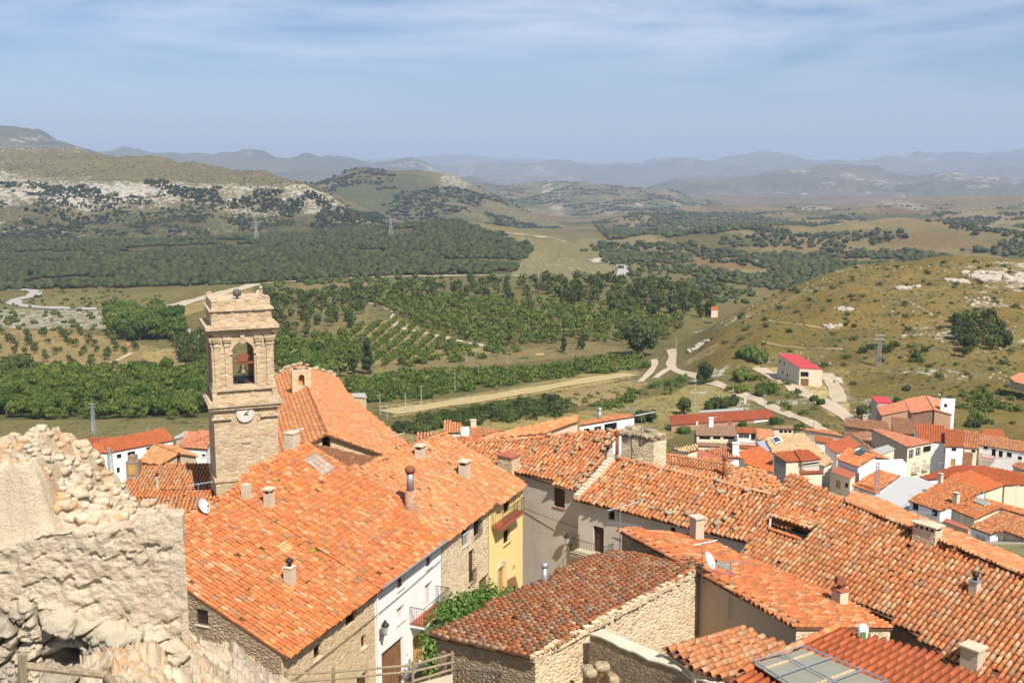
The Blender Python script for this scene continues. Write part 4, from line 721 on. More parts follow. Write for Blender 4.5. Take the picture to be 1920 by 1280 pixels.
# planted and wild zones: (outline, spacing, D range, size range, kind, jitter, angle, row factor, keep, group, label)
ZONES = [
 ([(-20, 706), (398, 702), (398, 806), (-20, 818)], 4.6, 318, 440, (3.0, 7.2), 'orchard', .45, 15, 1, .88, 'orchard trees in the valley left of the tower', 'leafy green tree in the dense orchard left of the bell tower'),
 ([(640, 715), (760, 700), (1000, 690), (1190, 664), (1215, 690), (1000, 716), (780, 748), (660, 755)], 3.6, 330, 460, (2.4, 5.8), 'gbush', .5, 20, 1, .84, 'bushes in the band above the straw strip', 'leafy green bush in the hedge band above the straw strip'),
 ([(742, 812), (770, 794), (900, 770), (985, 752), (1030, 752), (1065, 764), (1050, 780), (900, 796), (760, 818)], 3.3, 280, 400, (2.6, 5.8), 'bush', .5, 20, 1, .92, 'bushes in the thicket below the straw strip', 'dark green bush in the thicket just below the straw strip'),
 ([(515, 640), (650, 640), (665, 715), (520, 700)], 5.0, 330, 540, (4.5, 7), 'orchard', .45, 10, 1, .85, 'trees right of the bell tower belfry', 'green tree in the grove right of the belfry'),
 ([(648, 622), (738, 602), (800, 622), (860, 645), (800, 682), (648, 694)], 6.6, 400, 620, (3.3, 4.2), 'orchard', .07, -4, .55, 1, 'orchard trees in straight planted rows', 'round orchard tree in the straight rows below the curved track'),
 ([(690, 565), (900, 568), (1130, 578), (1290, 606), (1250, 638), (900, 648), (780, 612)], 5.6, 420, 720, (3.4, 6.4), 'orchard', .34, 22, 1, .84, 'trees of the hillside orchard', 'green tree of the hillside orchard above the curved track'),
 ([(1020, 526), (1180, 535), (1330, 565), (1335, 600), (1150, 592), (1020, 560)], 10, 500, 800, (6, 10), 'oak', .5, 0, 1, .62, 'dark oaks on the crest of the orchard hill', 'dark holm oak on the crest of the orchard hill'),
 ([(480, 556), (700, 556), (660, 615), (540, 640), (480, 620)], 8, 450, 760, (4, 7), 'oak', .5, 0, 1, .7, 'oaks scattered on the dry slope right of the belfry', 'dark oak on the dry slope right of the belfry top'),
 ([(620, 545), (1020, 530), (1020, 570), (640, 572)], 13, 500, 820, (5, 9), 'oak', .5, 0, 1, .5, 'oaks dotted over the dry terraces', 'dark oak dotted on the dry terraces above the orchard'),
 ([(-20, 614), (150, 624), (300, 655), (225, 690), (-20, 704)], 8.5, 420, 620, (3, 4.6), 'oak', .25, 30, 1, .75, 'olive trees of the dry orchard at the left edge', 'small dark olive tree in the dry orchard at the left'),
 ([(195, 585), (330, 600), (348, 640), (200, 640)], 7.5, 480, 660, (8, 12), 'orchard', .4, 0, 1, .9, 'tall trees in the copse left of the tower', 'tall bright green tree in the copse below the road junction'),
 ([(330, 642), (398, 632), (398, 702), (345, 690)], 6, 400, 560, (6, 8), 'oak', .4, 0, 1, .9, 'dark trees just left of the belfry', 'dark green tree in the grove just left of the belfry'),
 ([(1105, 760), (1240, 720), (1330, 700), (1335, 716), (1240, 745), (1130, 775)], 5.0, 300, 430, (3, 5), 'gbush', .5, 0, 1, .6, 'bushes along the dirt lane in the valley', 'green bush along the dirt lane in the valley'),
 ([(1300, 650), (1430, 560), (1600, 496), (1920, 490), (1990, 830), (1660, 790), (1560, 690), (1400, 690)], 8, 270, 545, (1.2, 3.4), 'bush', .5, 0, 1, .42, 'scrub bushes on the brown hillside', 'dark scrub bush on the brown hillside to the right'),
 ([(1790, 605), (1880, 600), (1885, 660), (1800, 672)], 4.5, 270, 545, (4, 6.5), 'oak', .45, 0, 1, .85, 'oaks in the clump on the right hillside', 'dark oak in the clump low on the right hillside'),
 ([(1590, 650), (1745, 640), (1730, 680), (1600, 678)], 6.5, 270, 545, (3, 5), 'bush', .45, 0, 1, .6, 'bushes around the lattice pylon', 'dark bush near the lattice pylon on the hillside'),
 ([(1795, 730), (1920, 740), (1920, 800), (1800, 790)], 4.5, 230, 330, (2.6, 4.4), 'gbush', .45, 0, 1, .7, 'bushes behind the far right houses', 'green bush on the slope behind the far right houses'),
 ([(1300, 705), (1440, 700), (1560, 775), (1600, 800), (1560, 812), (1470, 770)], 6, 270, 400, (2.2, 3.8), 'gbush', .45, 0, 1, .6, 'bushes along the ditch beside the lane', 'green bush along the ditch between lane and sandy track'),
 ([(760, 655), (960, 640), (980, 665), (760, 690)], 6, 380, 560, (3.6, 5.4), 'gbush', .5, 0, 1, .6, 'bushes around the meadow shed', 'green bush around the little shed in the meadow'),
]
cand = []
for zi, (poly, spc, d0, d1, (a, b), kd, jt, ang, rowf, kp, grp, lab) in enumerate(ZONES):
    for p in lattice(poly, spc, d0, d1, jt, ang, rowf, kp): s = tr.uniform(a, b); cand.append((s / p[1], zi, p, s))
cand.sort(key=lambda c: -c[0]); cut = 275; rest = {}
MARGIN = lambda p: -40 < px_of(p[0], p[1], p[2]) < 1960
n_ = 0
for ap, zi, p, s in cand:
    z = ZONES[zi]
    if n_ < cut and MARGIN(p): n_ += 1; tree(p, s, z[5], z[11], z[10], {'oak': 'oak_tree', 'orchard': 'orchard_tree', 'bush': 'shrub', 'gbush': 'shrub'}[z[5]], random.uniform(.85, 1.15) * (1.1 if 'bush' in z[5] else .95), 'shrub' if 'bush' in z[5] else 'tree')
    else: rest.setdefault(z[5], []).append((p, s))
for kd, L in rest.items():
    P_ = np.array([q[0] for q in L]); S_ = np.array([q[1] for q in L]); merge({'oak': 'oak_scrub', 'orchard': 'orchard_foliage', 'bush': 'scrub', 'gbush': 'undergrowth'}[kd], P_, S_, MIDB if 'bush' in kd else MIDQ, LEAF_OAK if kd in ('oak', 'bush') else LEAF_GRN, .95)
def far_wood(name, poly, sp, d0, d1, a, b, keep=1.0, thr=None, mat=LEAF_FAR, tm=FARB, hs=.95, seed=0):
    P_ = lattice(poly, sp, d0, d1, .48, 20, 1, keep)
    if thr is not None and len(P_): P_ = P_[fbm(P_[:, 0] * .012 + seed, P_[:, 1] * .008, 4, 71) > thr]
    if len(P_): P_[:, 2] -= .25; merge(name, P_, tr.uniform(a, b, len(P_)), tm, mat, hs)
far_wood('woods', [(-120, 452), (300, 452), (440, 445), (560, 440), (700, 418), (860, 414), (1000, 470), (960, 512), (690, 520), (400, 535), (-120, 548)], 5.6, 690, 1560, 4.0, 8.4, .86, .30)
far_wood('woods', [(780, 414), (960, 424), (1010, 470), (960, 516), (860, 500)], 12, 700, 1560, 5, 9, .7, .5)
far_wood('woods', [(1080, 470), (1330, 480), (1700, 470), (1900, 500), (1600, 540), (1450, 545), (1180, 500)], 7, 850, 1500, 4, 8.5, .9, .47, seed=40)
far_wood('woods', [(1110, 418), (1300, 405), (1400, 402), (1500, 420), (1300, 440), (1150, 458)], 10, 1400, 3200, 6, 11, .85, .49, seed=90)
far_wood('woods', [(1180, 400), (1960, 400), (1960, 482), (1400, 500), (1100, 470)], 12, 1050, 3300, 5, 10, .75, .54, seed=150)
far_wood('scrub', [(560, 520), (1130, 525), (1330, 565), (1100, 580), (560, 580)], 9, 520, 1000, 2.5, 5, .7, .5, LEAF_OAK, seed=7); far_wood('scrub', [(-60, 546), (330, 546), (300, 580), (-60, 612)], 8, 560, 800, 1.6, 3.4, .5, .45, LEAF_OAK, seed=9)
far_wood('scrub', [(480, 525), (960, 522), (960, 560), (480, 560)], 8, 560, 1000, 2.5, 5, .6, .45, LEAF_GRN, seed=19); far_wood('scrub', [(-20, 585), (200, 590), (200, 640), (-20, 614)], 8, 460, 800, 2, 4, .5, .45, LEAF_OAK, seed=29)
far_wood('scrub', [(1130, 490), (1330, 500), (1430, 560), (1330, 600), (1200, 530)], 9, 700, 1300, 3, 7, .6, .48, LEAF_OAK, seed=39); far_wood('scrub', [(1040, 745), (1240, 715), (1290, 690), (1240, 735), (1100, 772)], 3, 300, 420, 1, 2.4, .5, .45, LEAF_GRN, seed=49, tm=MIDB)
# scrub on the limestone plateau: seeded from the hill mesh itself
lv_ = PL.ravel(); k_ = np.nonzero((lv_ > .1) & (lv_ < 2.9))[0]; P_ = PV.reshape(-1, 3)[tr.choice(k_, 40000)] + np.concatenate([tr.uniform(-6, 6, (40000, 2)), np.zeros((40000, 1))], 1); lvp = np.interp(P_[:, 1], [1500, 1740, 1800], [.5, 2, 2.9]); m_ = fbm(P_[:, 0] * .022, P_[:, 1] * .016 + P_[:, 2] * .03, 5, 64) > .36 + .058 * lvp; P_ = P_[m_][:17000]; P_[:, 2] -= .8; merge('scrub', P_, tr.uniform(2.2, 6, len(P_)) , FARB, LEAF_FAR, .8)
k_ = np.nonzero((lv_ > 3.0) & (lv_ < 3.95))[0]; P_ = PV.reshape(-1, 3)[tr.choice(k_, 2600)]; P_ = P_[fbm(P_[:, 0] * .006, P_[:, 1] * .006, 4, 68) > .5]; P_[:, 2] -= .8; merge('scrub', P_, tr.uniform(2, 4, len(P_)), FARB, LEAF_FAR, .7)
far_wood('scrub', [(1300, 660), (1430, 562), (1600, 498), (1990, 488), (1990, 830), (1640, 780), (1450, 690)], 3.2, 262, 545, .5, 1.5, .75, .47, LEAF_OAK, MIDB, .8, 59)
# stones strewn over the brown hill
SP_ = lattice([(1300, 655), (1430, 560), (1600, 498), (1990, 488), (1990, 760), (1640, 740), (1450, 680)], 4.2, 270, 545, .5); SP_ = SP_[fbm(SP_[:, 0] * .03, SP_[:, 1] * .05, 4, 91) > .53]; Vs, Qs, b_ = [], [], 0
for p_ in SP_[:1500]: v_, f_ = ICO1; s_ = tr.uniform(.15, .6); Vs.append(np.clip(v_ * tr.uniform(.7, 1.3, (len(v_), 1)), -.8, .8) * [s_ * 1.3, s_, s_ * .7] + p_); Qs.append(f_ + b_); b_ += len(v_)
me_ = np_mesh('scattered_stones', np.concatenate(Vs), np.concatenate(Qs), LIMEST, mesh_only=True); box_uv(me_); tag(link('scattered_stones', me_), kind='stuff')
for hi, n_h, lo, hi_l, thr, a_, b__ in ((1, 9000, .3, 3.6, .50, 5, 11), (2, 7000, .6, 3.0, .52, 7, 14), (3, 2500, .2, 1.6, .46, 6, 11), (4, 2600, .2, 2.1, .40, 5, 10)):
    Vh, lh = HILLS[hi]; kk_ = np.nonzero((lh.ravel() > lo) & (lh.ravel() < hi_l))[0]; Ph = Vh.reshape(-1, 3)[tr.choice(kk_, n_h)] + np.concatenate([tr.uniform(-12, 12, (n_h, 2)), np.zeros((n_h, 1))], 1); Ph = Ph[fbm(Ph[:, 0] * .008 + hi, Ph[:, 1] * .006, 5, 95 + hi) > thr]; Ph[:, 2] -= 1.5; merge('woods', Ph, tr.uniform(a_, b__, len(Ph)), FARB, LEAF_FAR, .7)
# ---------------------------------------------------------------- the street row on the left: one long slope shared by four houses
def base_of(R, zb): c = np.mean(np.array(R_p(R)), 0); return (c[0], c[1], zb)
def R_p(R): return R.p3
def cen(P, poly, zb, st=False): q = np.array([P.pt(*p) if st else P.hit(*p) for p in poly]).mean(0); return (q[0], q[1], zb)
PA = plane_dir((540, 1230), -20.5, (345, 1098), 24, -65)
def rowhouse(name, label, poly, wallmat, holes, pal='orange', lift=0.0, edges=None, mats=None, caps=(), hole=()):
    h = house(name, label, cen(PA, poly, -26.5, True)); R = roof(h, PA, poly, .245, .335, pal, st=True, lift=lift, caps=caps, holes=hole); Wl = walls(h, R, -28, wallmat, {'d': .02, 0: .38}, edges, {0: holes[0]} if isinstance(holes, tuple) and len(holes) == 1 else holes, mats); return h, R, Wl
polyA1 = [(-.1, -.08), (7.9, -.15), (7.9, 9.45), (3.7, 9.2), (-.1, 9.1)]
hA1, RA1, WA1 = rowhouse('stone_house', 'old rubble stone house nearest in the row, with a barred gable window', polyA1, RUB,
   {0: [(588, 1209, 603, 1234, 'dark', LIME), (677, 1190, 687, 1214, 'dark', LIME), (648, 1143, 668, 1170, 'dark', False), (669, 1262, 690, 1292, 'darkdoor')], 4: [(368, 1142, 390, 1171, 'bars', LIME)]}, caps=[(PA.px(-.1, 9.15), PA.px(7.9, 9.5))], mats={4: RUBD})
polyA2 = [(7.9, -.15), (15.4, -.2), (15.4, 1.2), (16.75, 3.4), (16.75, 10.55), (11.3, 10.5), (7.9, 9.45)]
hA2, RA2, WA2 = rowhouse('white_house', 'white rendered house with a red tiled balcony and a brown garage door', polyA2, WHITE,
   {0: [(745, 1079, 757, 1103, 'win'), (799, 1038, 810, 1063, 'win'), (744, 1136, 759, 1165, 'blind'), (797, 1092, 811, 1140, 'blind', False), (716, 1207, 757, 1300, 'garage'), (774, 1186, 797, 1245, 'ochre')]}, lift=.03, edges=[0, 3, 4, 5, 6], caps=[(PA.px(7.9, 9.5), PA.px(16.75, 10.6))])
W = WA2[0]; zf = W.uz(803, 1141)[1]; balcony(hA2, W, W.uz(768, 1165)[0], W.uz(818, 1130)[0], zf, .85)
m = MB(); m.tube([W.p(.12, -28, .07), W.p(.12, W.top(.1) - .1, .07), W.p(.12, W.top(.1) + .0, .36)], .05, 8); m.build('drainpipe', FRW, hA2)
m = MB(); L_ = W.L; m.tube([W.p(0, W.top(0) + .06, .46), W.p(L_, W.top(L_) + .06, .46)], .06, 8); m.build('gutter', STEEL, hA2)
polyA3 = [(15.4, -.2), (22.1, -.22), (22.1, 7.1), (16.9, 7.35), (16.75, 3.4), (15.4, 1.2)]
hA3, RA3, WA3 = rowhouse('stone_house', 'stone house with a tall shuttered window, between the white house and the yellow house', polyA3, RUBW,
   {0: [(866, 986, 879, 1023, 'dark', LIME), (888, 970, 901, 1005, 'dark', LIME), (879, 1030, 890, 1093, 'shutter', LIME), (898, 1078, 923, 1122, 'garage')]}, pal='pale', lift=-.05, edges=[0, 2, 3])
W = WA3[0]
for (r, k, s_) in W.holes[:3]:
    m = MB(); railing(m, [W.p(r[0] - .05, r[2], .1), W.p(r[1] + .05, r[2], .1)], .85, .11); m.build('window_railing', FRW if r is W.holes[0][0] else IRON, hA3)
polyA4 = [(22.1, -.22), (27.45, -.42), (28.1, 6.4), (25.9, 6.5), (23.7, 6.7), (22.1, 7.1)]
hA4, RA4, WA4 = rowhouse('yellow_house', 'yellow house with an iron balcony over an arched door', polyA4, YELLOW,
   {0: [(944, 935, 957, 962, 'dark', False), (944, 992, 956, 1019, 'dark', REDT), (934, 1062, 947, 1118, 'ochre'), (962, 1059, 967, 1071, 'dark', False)]}, pal='pale', lift=-.05, edges=[0, 1, 2, 3, 4], caps=[(PA.px(22.1, 7.1), PA.px(28.1, 6.4))])
W = WA4[0]; zf = W.uz(925, 984)[1]; balcony(hA4, W, W.uz(921, 985)[0], W.uz(963, 950)[0], zf, .75, .12, REDT, REDT)
r = W.holes[2][0]; m = MB(); uc = (r[0] + r[1]) / 2; rad = (r[1] - r[0]) / 2
for k in range(9):
    a0, a1 = math.pi * k / 9, math.pi * (k + 1) / 9; p = lambda a, q, o: W.p(uc - q * math.cos(a), r[3] - .02 + q * .55 * math.sin(a), o); m.hexa([p(a0, rad * 1.02, .035), p(a1, rad * 1.02, .035), p(a1, rad * 1.02, .004), p(a0, rad * 1.02, .004)], [p(a0, rad * 1.45, .035), p(a1, rad * 1.45, .035), p(a1, rad * 1.45, .004), p(a0, rad * 1.45, .004)])
wbox(m, W, r[0] - rad * .45, r[0] - .01, r[2], r[3], .004, .03); wbox(m, W, r[1] + .01, r[1] + rad * .45, r[2], r[3], .004, .03); m.build('door_surround', SILL, hA4)
chimney(hA1, RA1, 544, 1095, .42, .42, .85, 'pot', CONC); chimney(hA2, RA2, 505, 950, .44, .4, .75, 'slab', CONC); chimney(hA1, RA1, 462, 935, .42, .34, .8, 'plain', CONC)
chimney(hA3, RA3, 770, 955, .62, .62, 1.15, 'round'); chimney(hA4, RA4, 871, 892, .62, .55, .75, 'slots', CONC); chimney(hA3, RA3, 788, 857, .55, .5, .55, 'slots', CONC)
# glazed patch and moss on the roofs
def patch(h, P, quad, mat, name, lift=.09, bars=0):
    q = [P.hit(*p) + P.n * lift for p in quad]; m = MB(); m.hexa([p - P.n * .03 for p in q], q); o = m.build(name, mat, h)
    if bars:
        b = MB()
        for k in range(bars + 1): t = k / bars; b.tube([q[0] + (q[1] - q[0]) * t + P.n * .02, q[3] + (q[2] - q[3]) * t + P.n * .02], .025, 4)
        b.tube([q[0] + P.n * .02, q[1] + P.n * .02], .025, 4); b.tube([q[3] + P.n * .02, q[2] + P.n * .02], .025, 4); b.build('skylight_frame', STEEL, o)
    return o
CLEAR = m_plain('cloudy_sheet', (.40, .41, .34), .35, 0, .35, 1.5); patch(hA2, PA, [(568, 864), (592, 852), (628, 880), (606, 893)], CLEAR, 'skylight', .1, 3); patch(hA1, PA, [(515, 1026), (533, 1016), (552, 1028), (534, 1040)], m_plain('yellowed_sheet', (.50, .44, .20), .6, 0, .4, 6), 'patch_sheet', .1)
def moss(P, px, py, s):
    v, f = ICO2; r = np.random.default_rng(3); w_ = v * (1 + r.uniform(-.3, .3, (len(v), 1))) * [s, s, s * .4] + P.hit(px, py) + P.n * .08; o = np_mesh('moss_clump', w_, f, m_plain('yellow_moss', (.30, .26, .03), 1, 0, .6, 14)); tag(o, 'yellow moss clump growing on the tiles of the near stone house', 'moss')
moss(PA, 585, 1034, .22)
# pent roof between row and church
PA5 = plane3(PA.hit(660, 881) - [0, 0, .12], PA.hit(735, 852) - [0, 0, .12], at_d(640, 848, 73)); hA5 = house('lean_to_house', 'low tiled lean-to squeezed between the row and the church gable', cen(PA5, [(600, 840), (735, 852), (660, 881)], -27))
RA5 = roof(hA5, PA5, [(576, 832), (610, 838), (700, 858), (745, 852), (722, 862), (655, 885)], .25, .34, 'pale'); walls(hA5, RA5, -28, RUB, .1)
# ---------------------------------------------------------------- grey house with two roofs closing the street
hG = house('grey_house', 'tall grey rendered house closing the street, stones weighting its roof', at_d(1030, 1060, 70) * [1, 1, 0] + [0, 0, -28.5])
PG1 = plane_dir((1087, 920), -21, (1150, 841), 25, 36); RG1 = roof(hG, PG1, [(890, 858), (962, 884), (1090, 921), (1152, 820), (1158, 806), (1060, 812), (872, 831)], .30, .42, 'mixed', sag=.10, jit=1.8, caps=[((880, 830), (1156, 807))])
WG1 = walls(hG, RG1, -29, GREY, {'d': .25, 1: .25}, None, {1: [(1038, 915, 1059, 951, 'shutter', REDT)]})
hG2 = house('grey_house', 'long low grey house with a scarred front and an iron-railed landing', at_d(1230, 1040, 64) * [1, 1, 0] + [0, 0, -28])
PG2 = plane_dir((1076, 935), -21.4, (1149, 859), 22, 40); RG2 = roof(hG2, PG2, [(1074, 936), (1160, 956), (1240, 976), (1400, 1016), (1450, 927), (1414, 911), (1250, 873), (1149, 857)], .30, .42, 'mixed', sag=.09, jit=1.8)
WG2 = walls(hG2, RG2, -29, GREY, {'d': .2, 0: .35, 1: .35, 2: .35}, None, {0: [(1112, 987, 1132, 1036, 'darkdoor'), (1141, 957, 1152, 974, 'dark', False)], 2: [(1257, 988, 1266, 1000, 'dark', False)]})
W = WG2[0]; zf = W.uz(1120, 1037)[1]; balcony(hG2, W, W.uz(1085, 1040)[0], W.uz(1150, 1040)[0], zf, .9, .3, CONC, RUBD)
m = MB(); a, b = PG2.hit(1080, 936) + [0, 0, .05], PG2.hit(1152, 858) + [0, 0, .05]; 
for k in range(14): p = a + (b - a) * (k + .5) / 14; m.box(p - [0, 0, .25], (.42 + random.uniform(-.08, .08), np.linalg.norm(b - a) / 14 * 1.02, .5 + random.uniform(-.05, .06)), math.degrees(math.atan2((b - a)[0], (b - a)[1])) + random.uniform(-5, 5))
m.build('verge', LIME, hG2)
arr = cap_arrays(PG2.hit(1149, 858) + [0, 0, .08], PG2.hit(1446, 928) + [0, 0, .08], .34, 'pale'); np_mesh('ridge', arr[0], arr[1], TILE, hG2, attrs={'tint': arr[2]})
chimney(hG, RG1, 954, 880, 1.25, 1.0, 1.0, 'block', RUB, cap=REDT); chimney(hG, RG1, 1157, 852, .13, .13, 1.7, 'pipe', cap=RUST)
hS = house('stone_gable', 'ruined stone gable with television aerials, rising behind the two grey house roofs', at_d(1195, 860, 77) * [1, 1, 0] + [0, 0, -29]); PS = plane_eave((1163, 814), (1226, 824), 76, 10, (1240, 806)); RS = roof(hS, PS, [(1163, 814), (1226, 824), (1252, 818), (1228, 803), (1185, 800)], flat=True, mat=RUBD); walls(hS, RS, -29, RUBW, .06)
PG3 = plane_eave((1222, 869), (1363, 892), 84, 15, (1290, 856)); hG3 = house('tiled_house', 'house with a dark flue pipe, seen over the ridge of the long grey house', cen(PG3, [(1224, 848), (1363, 890)], -32)); RG3 = roof(hG3, PG3, [(1222, 872), (1363, 897), (1400, 897), (1384, 876), (1345, 862), (1224, 846)], .27, .38, 'mixed', caps=[((1224, 847), (1386, 876))]); walls(hG3, RG3, -33, RUB, .1); chimney(hG3, RG3, 1358, 893, .14, .14, 1.75, 'pipe', cap=RUST)
PG4 = plane_eave((1363, 900), (1452, 928), 76, 12, (1400, 878)); hG4 = house('tiled_house', 'small jumbled pale tiled roof wedged between the long grey house and the biggest roof', cen(PG4, [(1363, 900), (1452, 928), (1400, 878)], -30)); RG4 = roof(hG4, PG4, [(1363, 898), (1448, 930), (1468, 915), (1446, 890), (1410, 876), (1384, 874)], .28, .36, 'pale', jit=2.5); walls(hG4, RG4, -31, LIME, .1)
m = MB(); pts = [PG3.hit(1224, 868) + PG3.n * .1, PG3.hit(1300, 879) + PG3.n * .1, PG3.hit(1374, 892) + PG3.n * .1]; railing(m, pts, .75, .22, .014); m.build('roof_railing', IRON, hG3)
# ---------------------------------------------------------------- the biggest roof, lower right
PE = plane_dir((1400, 1040), -19, (1530, 910), 26, 50); hE = house('tiled_house', 'house with the biggest tiled roof and a dark dormer slot in it', cen(PE, [(1480, 890), (1400, 1040), (1920, 1300), (1920, 1080)], -28))
DORM = [(1447, 979), (1518, 1000), (1502, 1014), (1444, 995)]
RE = roof(hE, PE, [(1387, 1043), (1478, 889), (1492, 889), (1590, 943), (1640, 968), (1740, 1012), (1925, 1085), (2050, 1135), (2050, 1390), (1850, 1293), (1800, 1253), (1740, 1206), (1672, 1161), (1560, 1110)], .245, .35, 'mixed', holes=[DORM], sag=.06)
A_, B_ = PE.hit(1588, 944), PE.hit(2050, 1135); PE2 = plane3(A_, B_, at_z(1640, 938, A_[2] - .75)); RE2 = roof(hE, PE2, [(1584, 942), (1600, 926), (1640, 938), (1700, 962), (1760, 988), (1840, 1022), (1925, 1056), (2050, 1105), (2050, 1133), (1920, 1082), (1740, 1010)], .25, .36, 'pale', lift=.12, name='back_roof')
walls(hE, RE, -29, RUBD, .3); arr = cap_arrays(A_ + [0, 0, .12], B_ + [0, 0, .12], .3, 'pale'); np_mesh('ridge', arr[0], arr[1], TILE, hE, attrs={'tint': arr[2]})
q = [PE.hit(*p) for p in DORM]; m = MB(); m.poly([p + PE.n * .012 for p in q]); o = m.build('dormer', BLACK, hE); arr = cap_arrays(q[3] + [0, 0, .1], q[2] + [0, 0, .1], .25, 'orange'); np_mesh('dormer_sill', arr[0], arr[1], TILE, o, attrs={'tint': arr[2]}); m = MB(); m.hexa([q[0] + [0, 0, .0], q[3], q[3] - PE.e * .12, q[0] - PE.e * .12], [q[0] + [0, 0, .42], q[3] + [0, 0, .12], q[3] - PE.e * .12 + [0, 0, .12], q[0] - PE.e * .12 + [0, 0, .42]]); m.build('dormer_cheek', LIME, o)
gg = PE.g * [1, 1, 0]; u_ = [q[0] + [0, 0, .36], q[1] + [0, 0, .36]]; PD_ = Plane(u_[0] - gg * .05, PE.e, PE.g * [1, 1, 0] + [0, 0, .12]); L_ = (u_[1] - u_[0]) @ PE.e; T_ = tile_arrays(PD_, [(-.1, -.1), (L_ + .1, -.1), (L_ + .1, 1.3), (-.1, 1.3)], .245, .35, 'mixed'); np_mesh('dormer_roof', T_[0], T_[1], TILE, o, attrs={'tint': T_[2]})
chimney(hE, RE, 1738, 1014, 1.15, .6, .6, 'slots', RUBW); chimney(hE, RE, 1827, 1110, .36, .36, .5, 'pot', CONC, cap=STEEL); chimney(hE, RE, 1823, 1246, .72, .62, .75, 'block', CONC)
# ---------------------------------------------------------------- tan-walled house between
PD = plane_dir((1672, 1173), -18.5, (1493, 1170), 12, 242); hD = house('tan_house', 'house with a tan side wall, bright orange mono-pitch roof and cowled chimney', cen(PD, [(1672, 1173), (1493, 1172), (1165, 995), (1350, 1023)], -27))
RD = roof(hD, PD, [(1675, 1175), (1493, 1174), (1435, 1141), (1380, 1111), (1320, 1077), (1254, 1042), (1163, 994), (1178, 989), (1293, 1003), (1330, 1014), (1350, 1022), (1402, 1046), (1560, 1113)], .27, .36, 'orange', jit=1.4); walls(hD, RD, -28, TAN, {'d': .08}, mats={0: RUBW, 5: RUBD, 12: RUBD, 11: RUBD, 10: RUBD})
arr = join_arrays([cap_arrays(PD.hit(1493, 1172) + [0, 0, .06], PD.hit(1165, 995) + [0, 0, .06], .3, 'pale')]); np_mesh('verge', arr[0], arr[1], TILE, hD, attrs={'tint': arr[2]})
chimney(hD, RD, 1574, 1131, .52, .46, .62, 'cowl', LIME); chimney(hD, RD, 1306, 1012, .52, .5, 1.15, 'block', CONC)
patch(hD, PD, [(1336, 1060), (1345, 1055), (1372, 1070), (1362, 1074)], m_plain('green_sheet', (.20, .30, .27), .5), 'patch_sheet', .14); patch(hD, PD, [(1252, 1044), (1262, 1036), (1302, 1046), (1300, 1052)], m_plain('red_mastic', (.45, .10, .09), .7, 0, .5, 8), 'flashing', .10); patch(hD, PD, [(1328, 1077), (1335, 1068), (1376, 1078), (1372, 1085)], m_plain('red_mastic_dull', (.45, .10, .09), .7, 0, .5, 8), 'flashing', .12)
# ---------------------------------------------------------------- weathered roof in the middle foreground
PB = plane_dir((810, 1188), -18, (1000, 1228), 9, 139); hB = house('stone_barn', 'stone barn with a weathered brown tiled roof in the middle foreground', cen(PB, [(810, 1188), (1000, 1228), (1312, 1062), (1110, 1045)], -25.5))
RB = roof(hB, PB, [(805, 1189), (1000, 1230), (1110, 1169), (1214, 1114), (1315, 1062), (1303, 1050), (1240, 1042), (1155, 1032), (1108, 1044)], .265, .37, 'mixed', sag=.09, jit=1.2); walls(hB, RB, -27, RUBW, {'d': .12, 8: .3, 1: .0, 2: .0, 3: .0}, mats={0: RUBD}, drop=.06)
m = MB(); a, b = PB.hit(1000, 1230), PB.hit(1315, 1062); n_ = 60
for k in range(n_): p = a + (b - a) * (k + .5) / n_; m.box(p - [0, 0, .22] - PB.g * .05, (.20 + random.uniform(-.08, .10), np.linalg.norm(b - a) / n_ * random.uniform(.8, 1.3), .24 + random.uniform(-.07, .09)), math.degrees(math.atan2((b - a)[0], (b - a)[1])) + random.uniform(-14, 14))
m.build('verge', RUBW, hB); chimney(hB, RB, 1021, 1093, .125, .125, .95, 'pipe')
# ---------------------------------------------------------------- low outbuilding with sheet roof, bottom right
PF = plane_dir((1570, 1180), -17, (1430, 1245), 10, 220); hF = house('outbuilding', 'low outbuilding with red sheet roofing and a framed skylight', cen(PF, [(1570, 1180), (1400, 1260), (1700, 1300)], -22))
RF = roof(hF, PF, [(1392, 1266), (1412, 1246), (1568, 1179), (1640, 1198), (1700, 1214), (1800, 1254), (1930, 1300), (1930, 1420), (1380, 1420)], .285, 1.15, 'sheet', mat=TILE_NEW, jit=.3, sag=.0); walls(hF, RF, -27, RUBW, .08)
a, b = PF.hit(1568, 1180) + PF.n * .12, PF.hit(1392, 1264) + PF.n * .12; arr = cap_arrays(a, b, .3, 'orange'); np_mesh('verge', arr[0], arr[1], TILE, hF, attrs={'tint': arr[2]})
PF1 = plane_dir((1470, 1213), -17.35, (1398, 1238), 11, 225); hF1 = house('shed', 'small shed roof of pale orange tiles beside the red sheet roof', cen(PF1, [(1385, 1177), (1470, 1213), (1250, 1216)], -22)); RF1 = roof(hF1, PF1, [(1472, 1213), (1400, 1252), (1384, 1275), (1300, 1252), (1250, 1217), (1330, 1196), (1386, 1176)], .34, .42, 'pale', jit=1.6); walls(hF1, RF1, -27, RUBW, .08)
Q4 = [PF.hit(1504, 1228), PF.hit(1412, 1258), PF.hit(1545, 1345), PF.hit(1660, 1294)]; up = PF.n * .34; m = MB(); m.hexa([p + PF.n * .2 for p in Q4], [p + PF.n * .23 for p in Q4]); o = m.build('skylight', m_plain('corrugated_clear_sheet', (.30, .29, .21), .3, 0, .5, 2.5), hF); m = MB()
L2 = lambda a, b, t: a + (b - a) * t
for a, b in ((0, 1), (1, 2), (2, 3), (3, 0)): m.tube([Q4[a] + up, Q4[b] + up], .028, 6)
for t in (.36, .72): m.tube([L2(Q4[0], Q4[3], t) + up, L2(Q4[1], Q4[2], t) + up], .028, 6)
